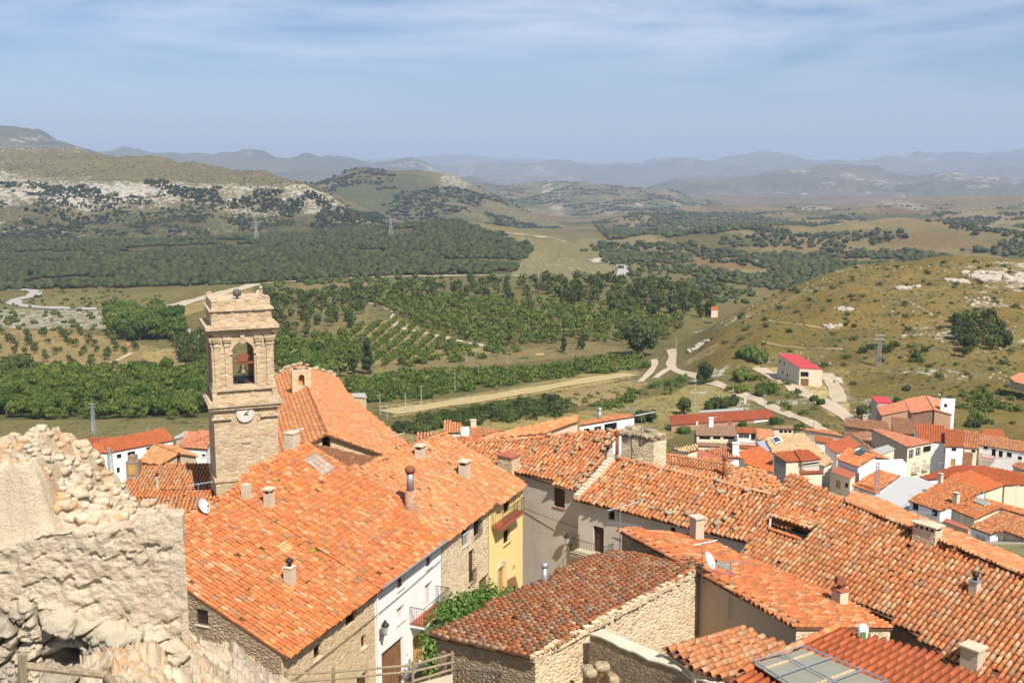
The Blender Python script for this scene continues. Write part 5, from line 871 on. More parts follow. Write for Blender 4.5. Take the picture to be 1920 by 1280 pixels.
m.tube([L2(Q4[0], Q4[1], .5) + up, L2(Q4[3], Q4[2], .5) + up], .028, 6)
for p in Q4: m.tube([p, p + up], .028, 6)
m.build('skylight_frame', STEEL, o); m = MB()
for t in (.12, .62): m.hexa([L2(Q4[0], Q4[3], t) + PF.n * .235, L2(Q4[1], Q4[2], t) + PF.n * .235, L2(Q4[1], Q4[2], t + .03) + PF.n * .235, L2(Q4[0], Q4[3], t + .03) + PF.n * .235], [L2(Q4[0], Q4[3], t) + PF.n * .27, L2(Q4[1], Q4[2], t) + PF.n * .27, L2(Q4[1], Q4[2], t + .03) + PF.n * .27, L2(Q4[0], Q4[3], t + .03) + PF.n * .27])
m.build('skylight_batten', m_wood('pale_batten', (.60, .46, .28)), o)
# low parapet wall
def thick_wall(name, label, a, b, th, zb, side, top, cat='wall'):
    e = empty(name, ((a[0] + b[0]) / 2, (a[1] + b[1]) / 2, zb), label, cat); d = (b - a) * [1, 1, 0]; d /= np.linalg.norm(d); nrm = np.array([-d[1], d[0], 0]); n = 26; prev = None; m = MB(); t = MB()
    for k in range(n + 1):
        p = a + (b - a) * k / n; j = (fbm(k * .37, 2.0, 3, 9) - .5) * .22; c = [p + [0, 0, j] , p + nrm * (th + (fbm(k * .5, 7.0, 2, 4) - .5) * .12) + [0, 0, j * .5 + .02]]
        if prev is not None:
            lo = lambda q: np.array([q[0], q[1], zb]); m.poly([lo(prev[0]), lo(c[0]), c[0], prev[0]]); m.poly([lo(c[1]), lo(prev[1]), prev[1], c[1]]); u = np.array([0, 0, .06]); t.hexa([prev[0] - nrm * .03, c[0] - nrm * .03, c[1] + nrm * .03, prev[1] + nrm * .03], [prev[0] + u - nrm * .03, c[0] + u - nrm * .03, c[1] + u + nrm * .03, prev[1] + u + nrm * .03])
        elif k == 0: lo = lambda q: np.array([q[0], q[1], zb]); m.poly([lo(c[1]), lo(c[0]), c[0], c[1]])
        prev = c
    m.build('wall_face', side, e); t.build('coping', top, e); return e
thick_wall('stone_wall', 'dark rubble parapet wall with a cement coping in front of the stone barn', at_d(1106, 1190, 37.5), at_d(1345, 1288, 32.2), .55, -24, RUBD, LIME)
# ---------------------------------------------------------------- houses further off
def T(name, label, D, e0, e1, pitch, r0, poly, pal, wall, holes=None, sp=.27, ln=.38, ov=.2, mats=None, flat=None, depth=8.0, h=None, caps=(), lod=1, edges=None, jit=1.0, group=None, rev=.2):
    P = plane_eave(e0, e1, D, pitch, r0); zb = P.A[2] - depth; new = h is None
    if new: h = house(name, label, cen(P, poly, zb), group)
    R = roof(h, P, poly, sp, ln, pal, lod, flat=flat is not None, mat=flat, caps=caps, jit=jit); R.W = walls(h, R, zb, wall, ov, edges, holes, mats, rev=rev); R.h = h; return R
def gable2(name, label, N, Fp, z, pl, pr, polyL, polyR, pal, wall, zb, sp=.27, ln=.38, lod=1, ov=.2, mats=None, holesL=None, holesR=None, caps=True, eL=None, eR=None):
    A, B = at_z(*N, z), at_z(*Fp, z); e = (B - A) / np.linalg.norm(B - A); out = []; h = house(name, label, (A[0] * .5 + B[0] * .5, A[1] * .5 + B[1] * .5, zb)); lh = np.array([-e[1], e[0], 0])
    for sg, pt, poly, hol, ed in ((1, pl, polyL, holesL, eL), (-1, pr, polyR, holesR, eR)):
        ph = math.radians(pt); P = Plane(A, e, -lh * sg * math.cos(ph) + np.array([0, 0, math.sin(ph)])); R = roof(h, P, poly, sp, ln, pal, lod); R.W = walls(h, R, zb, wall, ov, ed, hol); out.append(R)
    if caps: c = cap_arrays(A + [0, 0, .05], B + [0, 0, .05], sp * 1.1, pal); np_mesh('ridge', c[0], c[1], TILE, h, attrs={'tint': c[2]})
    return h, out[0], out[1]
N_ = TILE_NEW
# church and its little bell gable
hCh, RC1, RC2 = gable2('church', 'long church nave under bright orange tiles, with a stone bell gable, beside the bell tower', (612, 814), (573, 722), -22.5, 24, 22,
   [(590, 826), (612, 814), (574, 724), (566, 686), (545, 690), (514, 706), (500, 730), (500, 880), (520, 868)], [(612, 814), (722, 852), (742, 842), (770, 836), (700, 779), (660, 746), (636, 712), (622, 700), (566, 686), (574, 724)], 'pale', RUB, -34, .27, .40, 0, .35)
PT = PA5.hit(600, 836)
# bell gable
Bc = RC1.P.hit(560, 735); Wb = Wall(); Wb.t = np.array([math.cos(math.radians(18)), math.sin(math.radians(18)), 0]); Wb.n = np.array([Wb.t[1], -Wb.t[0], 0]); Wb.a = (at_d(548, 730, Bc[1])) * [1, 1, 0]; Wb.L = 2.0
def arch_wall(m, W, u0, u1, z0, z1, a0, a1, zs, th, n=12, floor=None):
    """wall with a round-headed opening: two faces, the reveal and the ends"""
    f = floor if floor is not None else z0; uc, r = (a0 + a1) / 2, (a1 - a0) / 2; arc = [(uc - r * math.cos(math.pi * k / n), zs + r * math.sin(math.pi * k / n)) for k in range(n + 1)]
    for o, fl in ((0.0, 1), (-th, -1)):
        def P(*q): m.poly([W.p(u, z, o) for u, z in (q if fl > 0 else q[::-1])])
        P((u0, z0), (a0, z0), (a0, zs), (u0, zs)); P((a1, z0), (u1, z0), (u1, zs), (a1, zs)); P((u0, zs), (a0, zs), (a0, z1), (u0, z1)); P((a1, zs), (u1, zs), (u1, z1), (a1, z1))
        if f > z0: P((a0, z0), (a1, z0), (a1, f), (a0, f))
        for (ua, za), (ub, zb_) in zip(arc, arc[1:]): P((ua, za), (ub, zb_), (ub, z1), (ua, z1))
    for (ua, za), (ub, zb_) in zip(arc, arc[1:]): m.poly([W.p(ua, za, 0), W.p(ua, za, -th), W.p(ub, zb_, -th), W.p(ub, zb_, 0)])
    for u in (a0, a1): m.poly([W.p(u, f, 0), W.p(u, f, -th), W.p(u, zs, -th), W.p(u, zs, 0)])
    m.poly([W.p(a0, f, 0), W.p(a1, f, 0), W.p(a1, f, -th), W.p(a0, f, -th)])
    for u in (u0, u1): m.poly([W.p(u, z0, 0), W.p(u, z0, -th), W.p(u, z1, -th), W.p(u, z1, 0)])
    m.poly([W.p(u0, z1, 0), W.p(u1, z1, 0), W.p(u1, z1, -th), W.p(u0, z1, -th)])
zt = Wb.uz(567, 694)[1]; m = MB(); arch_wall(m, Wb, 0, 1.95, zt - 4, zt, .68, 1.28, zt - .75, .9, 10, zt - 1.7); o = m.build('bell_gable', RUB, hCh); m = MB()
for k in range(5): m.box(Wb.p(.2 + k * .38, zt - .02, -.45), (.3, .8, .16 + .1 * (k == 2)), 90 - 18)
m.build('coping_stone', LIMEST, o); m = MB(); wbox(m, Wb, .70, 1.26, zt - 1.7, zt - .5, -.86, -.6); m.build('bell_recess', m_plain('orange_limewash', (.60, .25, .10)), o)
# ridge stones laid along the hip of the nave
STONE_ME = []
for i in range(6):
    v, f = ICO2; r = np.random.default_rng(60 + i); q = v * (1 + .5 * (fbm(v[:, 0] * 1.6 + i * 5, v[:, 1] * 1.6 + v[:, 2] * 1.3, 3, 60 + i) - .5)[:, None] * 2); q = np.sign(q) * np.abs(np.clip(q, -.85, .85)) ** .6 * [.46, .36, .22]; me = np_mesh('roof_stone', q + [0, 0, .1], f, ROOFST, mesh_only=True); box_uv(me); STONE_ME.append(me)
def stone(p, s, label, group, name='roof_stone'):
    o = bpy.data.objects.new(name, random.choice(STONE_ME)); COL.objects.link(o); o.location = tuple(p); o.scale = (s, s * random.uniform(.7, 1.1), s * random.uniform(.8, 1.3)); o.rotation_euler = (random.uniform(-.3, .3), random.uniform(-.3, .3), random.uniform(0, 6.28)); return tag(o, label, 'stone', group)
for px, py in ((517, 704), (528, 699), (540, 692), (552, 686), (563, 684), (575, 686), (592, 694), (604, 697), (618, 701), (626, 706)): stone((RC1 if px < 570 else RC2).P.hit(px, py) + [0, 0, .05], random.uniform(.8, 1.2), 'pale stone holding down the far hip of the church roof', 'stones along the church hip')
def tower():
    """square bell tower: shaft, clock, cornices, arched belfry with bell, attic"""
    h = empty('bell_tower', at_d(462, 912, 80) * [1, 1, 0] + [0, 0, -36], 'golden stone bell tower with a clock under an arched belfry', 'tower'); tw = math.radians(69); t = np.array([math.sin(tw), math.cos(tw), 0]); n = np.array([t[1], -t[0], 0]); c = at_d(462, 800, 80) * [1, 1, 0]; H = 2.45; az = 90 - 69
    Wf = Wall(); Wf.t, Wf.n, Wf.a, Wf.L = t, n, c - t * H, 2 * H; z = lambda row: Wf.uz(462, row)[1]; cc = c - n * H       # cc = axis of the tower
    def blk(m, half, z0, z1): m.box([cc[0], cc[1], z0], (2 * half, 2 * half, z1 - z0), 21 * 0 - (90 - 69) * -1 if False else math.degrees(math.atan2(-t[1], t[0])))
    def ring(name, lst, mat=ASH):
        m = MB()
        for half, z0, z1 in lst: blk(m, half, z0, z1)
        return m.build(name, mat, h)
    ring('shaft', [(H, -38, z(898)), (H - .06, z(898) + .12, z(768))]); ring('base_moulding', [(H + .10, z(899), z(894))])
    for (ua, ub) in ((-.10, 1.35), (3.55, 5.0)): m = MB(); wbox(m, Wf, ua, ub, z(783), z(778), -.02, .14); m.build('string_course', ASH, h)
    ring('cornice', [(H + .03, z(770), z(765)), (H + .22, z(765), z(759)), (H + .36, z(759), z(753)), (H + .26, z(753), z(750))])
    B = 2.22; ring('balustrade', [(B, z(750), z(731))]); m = MB()
    for sgn in (-1, 1):
        for q in (-1, 1): m.box(cc + t * sgn * (B + .02) + n * q * (B + .02) + [0, 0, z(751)], (.34, .34, z(729) - z(751)), math.degrees(math.atan2(-t[1], t[0])))
    for u in (-.62, .62): m.box(cc + t * u + n * (B + .01) + [0, 0, z(750)], (.3, .06, z(731) - z(750)), math.degrees(math.atan2(-t[1], t[0])))
    m.build('pedestal', ASH, h); ring('belfry_sill', [(B + .22, z(731), z(727.5)), (B + .12, z(727.5), z(724))])
    zb0, zb1 = z(724), z(624); w2 = 2.18; th = .75
    for k in range(4):
        Wk = Wall(); ct, st_ = [(1, 0), (0, 1), (-1, 0), (0, -1)][k]; nn = n * ct + t * st_; tt = t * ct - n * st_; Wk.n, Wk.t = nn, tt; Wk.a = cc + nn * w2 - tt * w2; Wk.L = 2 * w2; inset = 0 if k % 2 == 0 else th + .002; m = MB()
        arch_wall(m, Wk, inset, 2 * w2 - inset, zb0, zb1, w2 - .82, w2 + .82, z(661.5), th, 14, zb0 + .02); m.build('belfry_wall', ASH, h); m = MB()
        for u in (w2 - .98, w2 + .98): wbox(m, Wk, u - .2, u + .2, z(664), z(660), .004, .12)                # imposts
        for i in range(14):
            a0, a1 = math.pi * i / 14, math.pi * (i + 1) / 14; p = lambda a, q, o: Wk.p(w2 - q * math.cos(a), z(661) + q * math.sin(a), o); m.hexa([p(a0, .84, .1), p(a1, .84, .1), p(a1, .84, .004), p(a0, .84, .004)], [p(a0, 1.06, .1), p(a1, 1.06, .1), p(a1, 1.06, .004), p(a0, 1.06, .004)])
        wbox(m, Wk, w2 - .17, w2 + .17, z(644), z(622), .004, .16); m.build('arch_moulding', ASH, h)
        for u in (.24, 1.02, 2 * w2 - 1.02, 2 * w2 - .24):
            m = MB(); wbox(m, Wk, u - .19, u + .19, zb0, z(648), .003, .13); wbox(m, Wk, u - .24, u + .24, zb0, zb0 + .3, .003, .19); wbox(m, Wk, u - .23, u + .23, z(648), z(645), .003, .2); wbox(m, Wk, u - .19, u + .19, z(645), z(640), .003, .15); wbox(m, Wk, u - .27, u + .27, z(640), z(636), .003, .25); wbox(m, Wk, u - .32, u + .32, z(636), z(631), .003, .30); m.build('pilaster', ASH, h)
    m = MB(); blk(m, w2 - th, zb0 - .02, zb0 + .04); m.build('belfry_floor', m_plain('shade_painted_boards', (.06, .05, .04)), h)  # shade inside the belfry is painted into the floor colour
    ring('belfry_cornice', [(w2 + .05, zb1, z(619)), (w2 + .30, z(619), z(616)), (w2 + .56, z(616), z(609.5))]); ring('attic', [(w2 + .06, z(609.5), z(582))])
    m = MB()
    for u in (-1.95, -.65, .65, 1.95): m = MB(); m.box(cc + t * u + n * (w2 + .06) + [0, 0, z(609)], (.32, .1, z(583) - z(609)), math.degrees(math.atan2(-t[1], t[0]))); m.build('attic_pilaster', ASH, h)
    ring('attic_cornice', [(w2 + .24, z(582), z(578.5))]); ring('parapet', [(w2 + .0, z(578.5), z(563))]); m = MB(); r = random.Random(4)
    for sgn in (-1, 1):
        for q in (-1, 1): b = cc + t * sgn * (w2 - .25) + n * q * (w2 - .25); m.box(b + [0, 0, z(564)], (.5, .42, .2), math.degrees(math.atan2(-t[1], t[0])) + 4); m.lathe(b + [0, 0, z(564) + .2], [(.2, 0), (.22, .06), (.1, .13)], 7)
    m.build('finial', ASH, h); m = MB(); b = cc + n * 1.9 + t * 1.55 + [0, 0, z(564)]; m.box(b, (.2, .2, .75), 20); m.lathe(b + [0, 0, .75], [(.05, 0), (.16, .1), (.12, .25), (.02, .3)], 8); m.build('corner_pinnacle', ASH, h)
    m = MB(); b = cc + n * 1.2 - t * .15 + [0, 0, z(564)]; m.lathe(b, [(.08, 0), (.08, .2), (.3, .28), (.34, .5), (.26, .72), (.05, .8)], 12); m.build('siren', m_plain('dark_siren', (.10, .10, .10), .5), h, True)
    # clock
    u, zc = Wf.uz(459.5, 775); m = MB(); R = .66
    ringp = lambda q, o: [Wf.p(u + q * math.cos(a), zc + q * math.sin(a), o) for a in np.linspace(0, 2 * math.pi, 33)[:-1]]
    f0, f1 = ringp(R, -.08), ringp(R, .10); m.poly(f1)
    for i in range(32): m.poly([f0[i], f0[(i + 1) % 32], f1[(i + 1) % 32], f1[i]])
    co = m.build('clock', CLOCKF, h); m = MB()
    for ang, ln, wd in ((math.radians(38), .36, .07), (math.radians(-22), .26, .08), (math.radians(215), .14, .07)):
        d = np.array([math.cos(ang), math.sin(ang)]); s_ = np.array([-d[1], d[0]]) * wd / 2; P = lambda q, o: Wf.p(u + q[0], zc + q[1], o); a, b = d * 0, d * ln; m.hexa([P(a - s_, .12), P(b - s_ * .5, .12), P(b + s_ * .5, .12), P(a + s_, .12)], [P(a - s_, .15), P(b - s_ * .5, .15), P(b + s_ * .5, .15), P(a + s_, .15)])
    m.build('clock_hands', IRON, co); m = MB()
    for k in range(12):
        a = k * math.pi / 6; d = np.array([math.cos(a), math.sin(a)]); s_ = np.array([-d[1], d[0]]) * .022; P = lambda q, o: Wf.p(u + q[0], zc + q[1], o); m.hexa([P(d * .5 - s_, .103), P(d * .6 - s_, .103), P(d * .6 + s_, .103), P(d * .5 + s_, .103)], [P(d * .5 - s_, .115), P(d * .6 - s_, .115), P(d * .6 + s_, .115), P(d * .5 + s_, .115)])
    m.build('hour_marks', m_plain('faded_numerals', (.34, .31, .26)), co)
    m = MB(); wbox(m, Wf, u - .35, u + .35, z(830), z(811), -.03, .03); m.build('stone_tablet', ASH, h)
    # bell on its rust-red yoke
    bc = cc + n * (w2 - th * .5); m = MB(); zt = z(684); m.lathe([bc[0], bc[1], zt - .68], [(.42, 0), (.40, .05), (.30, .2), (.24, .45), (.22, .58), (.12, .66), (.03, .68)], 16); bo = m.build('bell', BRONZE, h, True); m = MB(); aa = math.degrees(math.atan2(-t[1], t[0]))
    m.box([bc[0], bc[1], zt], (1.64, .12, .16), aa); m.box([bc[0], bc[1], zt + .16], (.75, .22, .34), aa); m.box([bc[0], bc[1], zt + .5], (.95, .22, .16), aa); m.box([bc[0], bc[1], zt + .66], (.62, .2, .1), aa); m.build('bell_yoke', RUST, bo)
    m = MB(); m.tube([bc + t * .02 + [0, 0, zt - .95], bc + t * .02 + [0, 0, zt - .4]], .035, 6); m.build('clapper', IRON, bo)
tower()
# left of the tower
l4 = T('tiled_house', 'house under a wide dark weathered roof at the foot of the bell tower', 86, (234, 917), (399, 918), 17, (320, 880), [(228, 917), (300, 918), (399, 917), (391, 868), (264, 873), (240, 892)], 'darkold', RUB, sp=.29, ln=.4, lod=0, jit=1.6)
m = MB(); b = l4.P.hit(252, 892); m.box(b - [0, 0, .6], (1.0, 1.0, 2.0), 0); m.box(b + [-.05, 0, 1.4], (.6, .6, .45), 12); o = m.build('dormer', RUBD, l4.h); m = MB(); m.box(b + [0, -.52, .25], (.62, .06, .85), 0); m.build('hatch', OCHRE, o); chimney(l4.h, l4, 296, 914, .2, .2, .9, 'pot', CONC)
l5 = T('tiled_house', 'narrow strip of orange roof in front of the dark weathered roof by the tower', 80, (245, 934), (413, 932), 9, (330, 918), [(236, 919), (245, 934), (413, 932), (440, 917), (348, 918)], 'orange', LIME, sp=.29, ln=.4, lod=0)
l6 = T('tiled_house', 'mottled orange and grey roof with a grey sheet patch, nearest the ruin', 73, (250, 990), (400, 986), 17, (330, 935), [(250, 935), (267, 935), (412, 933), (425, 945), (398, 965), (370, 992), (240, 992)], 'darkold', RUB, sp=.30, ln=.4, lod=0, jit=1.6)
patch(l6.h, l6.P, [(268, 938), (296, 936), (288, 958), (262, 958)], CORR, 'patch_sheet', .13)
gable2('tiled_house', 'small tan gabled house behind the dark roof by the tower', (336, 850), (288, 833), -33.5, 17, 15, [(258, 866), (300, 871), (336, 850), (288, 833)], [(336, 850), (372, 855), (327, 835), (288, 833)], 'pale', TAN, -43)
l1 = T('white_house', 'long white house with a bright orange roof, left of the bell tower', 190, (205, 848), (327, 825), 20, (308, 802), [(205, 848), (327, 825), (308, 802), (184, 827)], 'new', WHITE, {0: [(239, 846, 254, 855, 'dark'), (219, 851, 228, 859, 'dark'), (219, 876, 225, 886, 'dark'), (274, 838, 284, 843, 'dark'), (300, 832, 308, 836, 'dark')]}, .3, .4, .25, depth=13)
T('', '', 189, (183, 848), (204, 849), 14, (186, 830), [(170, 833), (183, 848), (204, 849), (184, 828)], 'new', WHITE, h=l1.h, depth=13)
T('red_roof_house', 'low dark red roof farthest left, behind the ruined wall', 215, (140, 833), (196, 830), 12, (175, 820), [(128, 824), (140, 833), (196, 830), (214, 819)], 'red', WHITE)
T('white_house', 'small white house with a pinkish hipped roof touching the bell tower', 140, (334, 838), (388, 842), 20, (370, 810), [(334, 838), (388, 842), (402, 808), (350, 808)], 'pink', WHITE, {0: [(378, 851, 385, 856, 'dark')]})
T('shed', 'grey sheet shed roof in front of the left orchard', 175, (327, 820), (352, 814), 5, (345, 806), [(326, 819), (328, 822), (352, 815), (350, 806)], 'taupe', TAN, flat=CORR)
# behind the row
T('tiled_house', 'pink ribbed roof just behind the long slope of the row', 105, (781, 836), (826, 836), 22, (800, 811), [(781, 836), (828, 836), (828, 811), (781, 811)], 'pink', TAN, sp=.36, ln=.45)
n2 = T('tiled_house', 'little tower-like house with a steep orange roof beside the thicket', 138, (841, 811), (865, 811), 32, (850, 790), [(832, 808), (841, 811), (865, 811), (864, 793), (832, 787)], 'pale', WHITE, sp=.34)
T('white_house', 'white cube between two orange roofs below the thicket', 136, (864, 803), (880, 803), 2, (872, 801), [(864, 803), (880, 803), (879, 800), (865, 800)], 'pale', WHITE, flat=WHITE, ov=0)
n3 = T('tiled_house', 'smooth pale orange roof right of the white cube', 146, (883, 818), (908, 816), 16, (890, 800), [(880, 799), (883, 818), (908, 816), (940, 807)], 'pale', PEACH); chimney(n3.h, n3, 887, 800, .8, .6, 1.0, 'block', PEACH)
T('tiled_house', 'ribbed bright orange roof below the white cube', 128, (870, 831), (908, 826), 20, (885, 817), [(856, 818), (870, 831), (908, 826), (902, 815)], 'orange', PEACH, sp=.36, ln=.45)
hH = T('tiled_house', 'long pale roof with a ragged eave, in front of the white gable house', 112, (1023, 812), (1085, 789), 9, (985, 800), [(898, 826), (1023, 812), (1086, 789), (1083, 779), (1000, 796), (907, 818)], 'pale', PEACH, sp=.34, ln=.42, lod=0, mats={1: PEACH}, jit=1.6)
hW = T('white_house', 'white gable house with three small dark openings and a steel flue', 128, (1086, 798), (1190, 781), 5, (1130, 786), [(1086, 798), (1190, 781), (1184, 777), (1160, 776), (1090, 788)], 'pale', WHITE, {0: [(1094, 803, 1106, 810, 'dark'), (1114, 799, 1128, 808, 'win'), (1133, 793, 1157, 807, 'dark')]}, ov=.05); chimney(hW.h, hW, 1124, 786, .25, .25, 1.5, 'pipe', cap=STEEL)
# ---------------------------------------------------------------- cluster in the middle distance
k1 = T('long_shed', 'very long shed with a brick-red roof at the edge of the dry field', 290, (1258, 797), (1455, 784), 16, (1350, 775), [(1258, 797), (1415, 786.5), (1455, 784), (1442, 767), (1256, 779)], 'red', WHITE, sp=.33, ln=.45, mats={4: BRICK, 0: BRICK}, depth=7)
T('shed', 'flat grey sheet roof behind the long brick-red shed', 305, (1310, 773), (1394, 768), 3, (1350, 767), [(1310, 773), (1394, 768), (1393, 764), (1312, 769)], 'taupe', GREY, flat=CORR, depth=6)
k2 = T('taupe_house', 'house with two taupe tiled roofs and a band of dark openings between them', 250, (1305, 816), (1382, 818), 20, (1340, 800), [(1305, 816), (1383, 818), (1377, 797.5), (1301, 796)], 'taupe', CREAM, {0: [(1311, 818, 1332, 823.5, 'dark', False), (1337, 818, 1351, 823.5, 'dark', False), (1356, 818, 1377, 823.5, 'dark', False)]}, mats={3: DGREY}, sp=.3)
T('', '', 248, (1309, 837), (1384, 838), 14, (1340, 827), [(1308, 836), (1384, 838), (1381, 825), (1305, 824)], 'taupe', CREAM, h=k2.h); chimney(k2.h, k2, 1333, 799, 1.05, .8, 1.9, 'slots', WHITE, cap=WHITE); chimney(k2.h, k2, 1368, 797, .65, .6, 1.4, 'block', REDT, cap=REDT); chimney(k2.h, k2, 1307, 796, .4, .4, .8, 'block', WHITE)
k3 = T('white_house', 'white porch with a paned window and a balcony, under a small red roof', 245, (1381, 810), (1419, 812), 16, (1400, 803), [(1381, 811), (1419, 812), (1418, 803), (1381, 801)], 'new', WHITE, {0: [(1384, 812.5, 1405, 822, 'white'), (1408, 813, 1417, 826, 'dark', False)]}, mats={}); W = k3.W[0]; zf = W.uz(1400, 829)[1]; b = balcony(k3.h, W, .1, W.L - .1, zf, 1.0, .7, REDT, WHITE, FRW)
T('', '', 242, (1385, 840), (1418, 841), 14, (1400, 834), [(1384, 840), (1419, 841), (1418, 833), (1384, 833)], 'new', WHITE, h=k3.h)
T('tiled_house', 'pinkish ribbed roof right of the white porch', 243, (1421, 825), (1452, 816), 16, (1440, 806), [(1418, 803), (1421, 826), (1452, 816), (1447, 805)], 'pink', CREAM, sp=.36)
T('low_house', 'flat-roofed cream house with three small square windows in a strip', 262, (1450, 803.5), (1488, 804.5), 3, (1470, 799), [(1449, 803.5), (1489, 804.5), (1487, 798), (1451, 798)], 'cream', CREAM, {0: [(1461, 806.5, 1468, 811.5, 'dark', False), (1470, 806.5, 1476, 811.5, 'dark', False), (1478, 806.5, 1484, 811.5, 'dark', False)]})
k6 = T('cream_roof_house', 'wide cream-coloured tiled roof with a white skylight', 202, (1449, 849), (1545, 874), 13, (1505, 813), [(1434, 821), (1449, 849), (1489, 858), (1545, 874), (1563, 866), (1536, 840), (1505, 811)], 'cream', CREAM, sp=.32, ln=.42, lod=0); patch(k6.h, k6.P, [(1446, 823), (1459, 819), (1469, 829), (1454, 834)], FRW, 'skylight_curb', .3); patch(k6.h, k6.P, [(1449, 824), (1458, 821), (1465, 828), (1454, 832)], GLASS, 'skylight', .36)
T('metal_roof_house', 'bluish metal roof in front of the wide cream roof', 205, (1430, 842), (1449, 847), 12, (1432, 826), [(1418, 827), (1430, 842), (1449, 847), (1441, 826)], 'taupe', WHITEB, flat=m_plain('bluish_sheet', (.36, .38, .46), .5))
T('tiled_house', 'plain terracotta roof with fine straight rows beside the cream roof', 186, (1397, 869), (1448, 885), 22, (1428, 838), [(1385, 846), (1397, 869), (1448, 885), (1448, 852), (1428, 837)], 'pink', CREAM, sp=.33, ln=.36, mat_=0) if False else T('tiled_house', 'plain terracotta roof with fine straight rows beside the cream roof', 186, (1397, 869), (1448, 885), 22, (1428, 838), [(1385, 846), (1397, 869), (1448, 885), (1448, 852), (1428, 837)], 'new', CREAM, sp=.33, ln=.36)
k8 = T('terrace_house', 'cream house with a dark grey side wall and a deep shaded terrace', 180, (1474, 865), (1504, 864), 22, (1489, 846), [(1448, 848), (1474, 865.5), (1504, 864.5), (1489, 844)], 'new', CREAM, mats={0: DGREY}, depth=9)
k8b = T('', '', 179.5, (1504, 865), (1540, 860), 20, (1515, 845), [(1489, 844), (1504, 865), (1540, 860), (1515, 842)], 'red', CREAM, {1: [(1504, 867, 1537, 873.5, 'dark', False)]}, h=k8.h, depth=9); W = k8b.W[1]; m = MB(); zf = W.uz(1520, 879)[1]; railing(m, [W.p(.1, zf, .06), W.p(W.L - .1, zf, .06)], .8, .18, .03); m.build('balustrade', FRW, k8.h)
T('', '', 177, (1500, 888.5), (1544, 886.5), 20, (1520, 882), [(1499, 888.5), (1544, 886.5), (1543, 880.5), (1503, 882)], 'red', CREAM, h=k8.h, depth=8)
k10 = T('tiled_house', 'small orange gable with a white chimney, above the dark red flat roof', 165, (1363, 858), (1390, 859), 18, (1370, 842), [(1320, 843), (1362, 858), (1390, 859), (1365, 837)], 'pale', WHITE, sp=.36, ln=.45); chimney(k10.h, k10, 1379, 851, 1.0, .8, 1.6, 'slots', WHITE, cap=WHITE)
T('red_roof_house', 'dark red flat roof next to a small orange gable', 155, (1284, 851), (1330, 862), 5, (1314, 844), [(1284, 850), (1330, 862), (1376, 863), (1314, 842)], 'red', CREAM, flat=REDFLAT)
T('tiled_house', 'short band of cream tiles behind the flue-pipe house', 148, (1258, 843), (1290, 847), 14, (1300, 835), [(1258, 842), (1290, 848), (1310, 842), (1306, 833)], 'cream', CREAM, sp=.36, jit=2)
T('tiled_house', 'orange roof end right of the cream-coloured roof, by the lane', 222, (1530, 828), (1562, 832), 14, (1545, 817), [(1526, 816), (1530, 828), (1562, 832), (1562, 820)], 'new', WHITE)
T('tiled_house', 'low red-brown roofs along the lane, above the flat red roof', 236, (1545, 812), (1582, 818), 12, (1560, 806), [(1490, 802), (1545, 812), (1582, 818), (1560, 806)], 'mixed', CREAM)
# ---------------------------------------------------------------- right-hand town
T('shed', 'small shed with a bright red sheet roof at the top of the right-hand houses', 262, (1645, 755), (1675, 754), 12, (1650, 745), [(1645, 755), (1675, 754), (1662, 743), (1632, 742)], 'red', GREY, flat=REDMET)
hP, _, _ = gable2('brick_house', 'large gabled house with bare brick end wall and pinkish roof', (1751, 768), (1735, 741), -60.0, 17, 17, [(1708, 774), (1751, 768), (1735, 741), (1697, 748)], [(1751, 768), (1785, 777), (1761, 748), (1735, 741)], 'pink', BRICK, -70, .32, .42)
T('', '', 250, (1653, 779), (1704, 769), 12, (1670, 760), [(1653, 779), (1704, 769), (1695, 751), (1643, 762)], 'pink', BRICK, h=hP, sp=.32)
T('white_house', 'small white cube house behind the brick gable', 262, (1764, 751), (1791, 752), 2, (1777, 748), [(1764, 751), (1791, 752), (1791, 747), (1765, 746)], 'pink', WHITE, {0: [(1770, 757, 1776, 763, 'dark')]}, flat=WHITE, ov=0)
r3 = T('tiled_house', 'house with a long dark brown roof in front of the brick gable house', 236, (1583, 799), (1672, 811), 18, (1620, 788), [(1582, 798), (1672, 811), (1663, 790), (1585, 783)], 'brown', BRICK, sp=.34); chimney(r3.h, r3, 1622, 787, .9, .7, 1.1, 'block', LIME)
T('tiled_house', 'house with a brown ribbed roof wedged beside the orange roofs', 231, (1675, 811), (1716, 816), 22, (1690, 785), [(1675, 811), (1716, 816), (1706, 784), (1670, 781)], 'brown', CREAM, sp=.36)
T('white_house', 'tall white house with a steep bright orange roof and blank wall', 222, (1722, 826), (1773, 830), 24, (1745, 798), [(1722, 826), (1773, 830), (1771, 797), (1713, 793)], 'new', WHITE, sp=.34, depth=12)
T('white_house', 'white house with an orange-red roof, one window over an ochre door', 217, (1772, 837), (1808, 838), 24, (1790, 808), [(1772, 837), (1808, 838), (1807, 806), (1772, 804)], 'new', WHITE, {0: [(1784, 839.5, 1793, 845.5, 'dark'), (1782, 860, 1791, 875, 'ochre')]}, sp=.34, depth=9)
T('tiled_house', 'narrow house with a mottled roof between the white houses', 220, (1807, 839), (1834, 841), 24, (1820, 810), [(1807, 839), (1834, 841), (1835, 808), (1808, 806)], 'mixed', CREAM, {0: [(1821, 843, 1829, 848, 'dark')]}, sp=.34)
T('tiled_house', 'small low roof tucked in the gap below the narrow mottled house', 208, (1803, 873), (1821, 875), 22, (1812, 851), [(1803, 873), (1821, 875), (1825, 849), (1807, 847)], 'brown', CREAM)
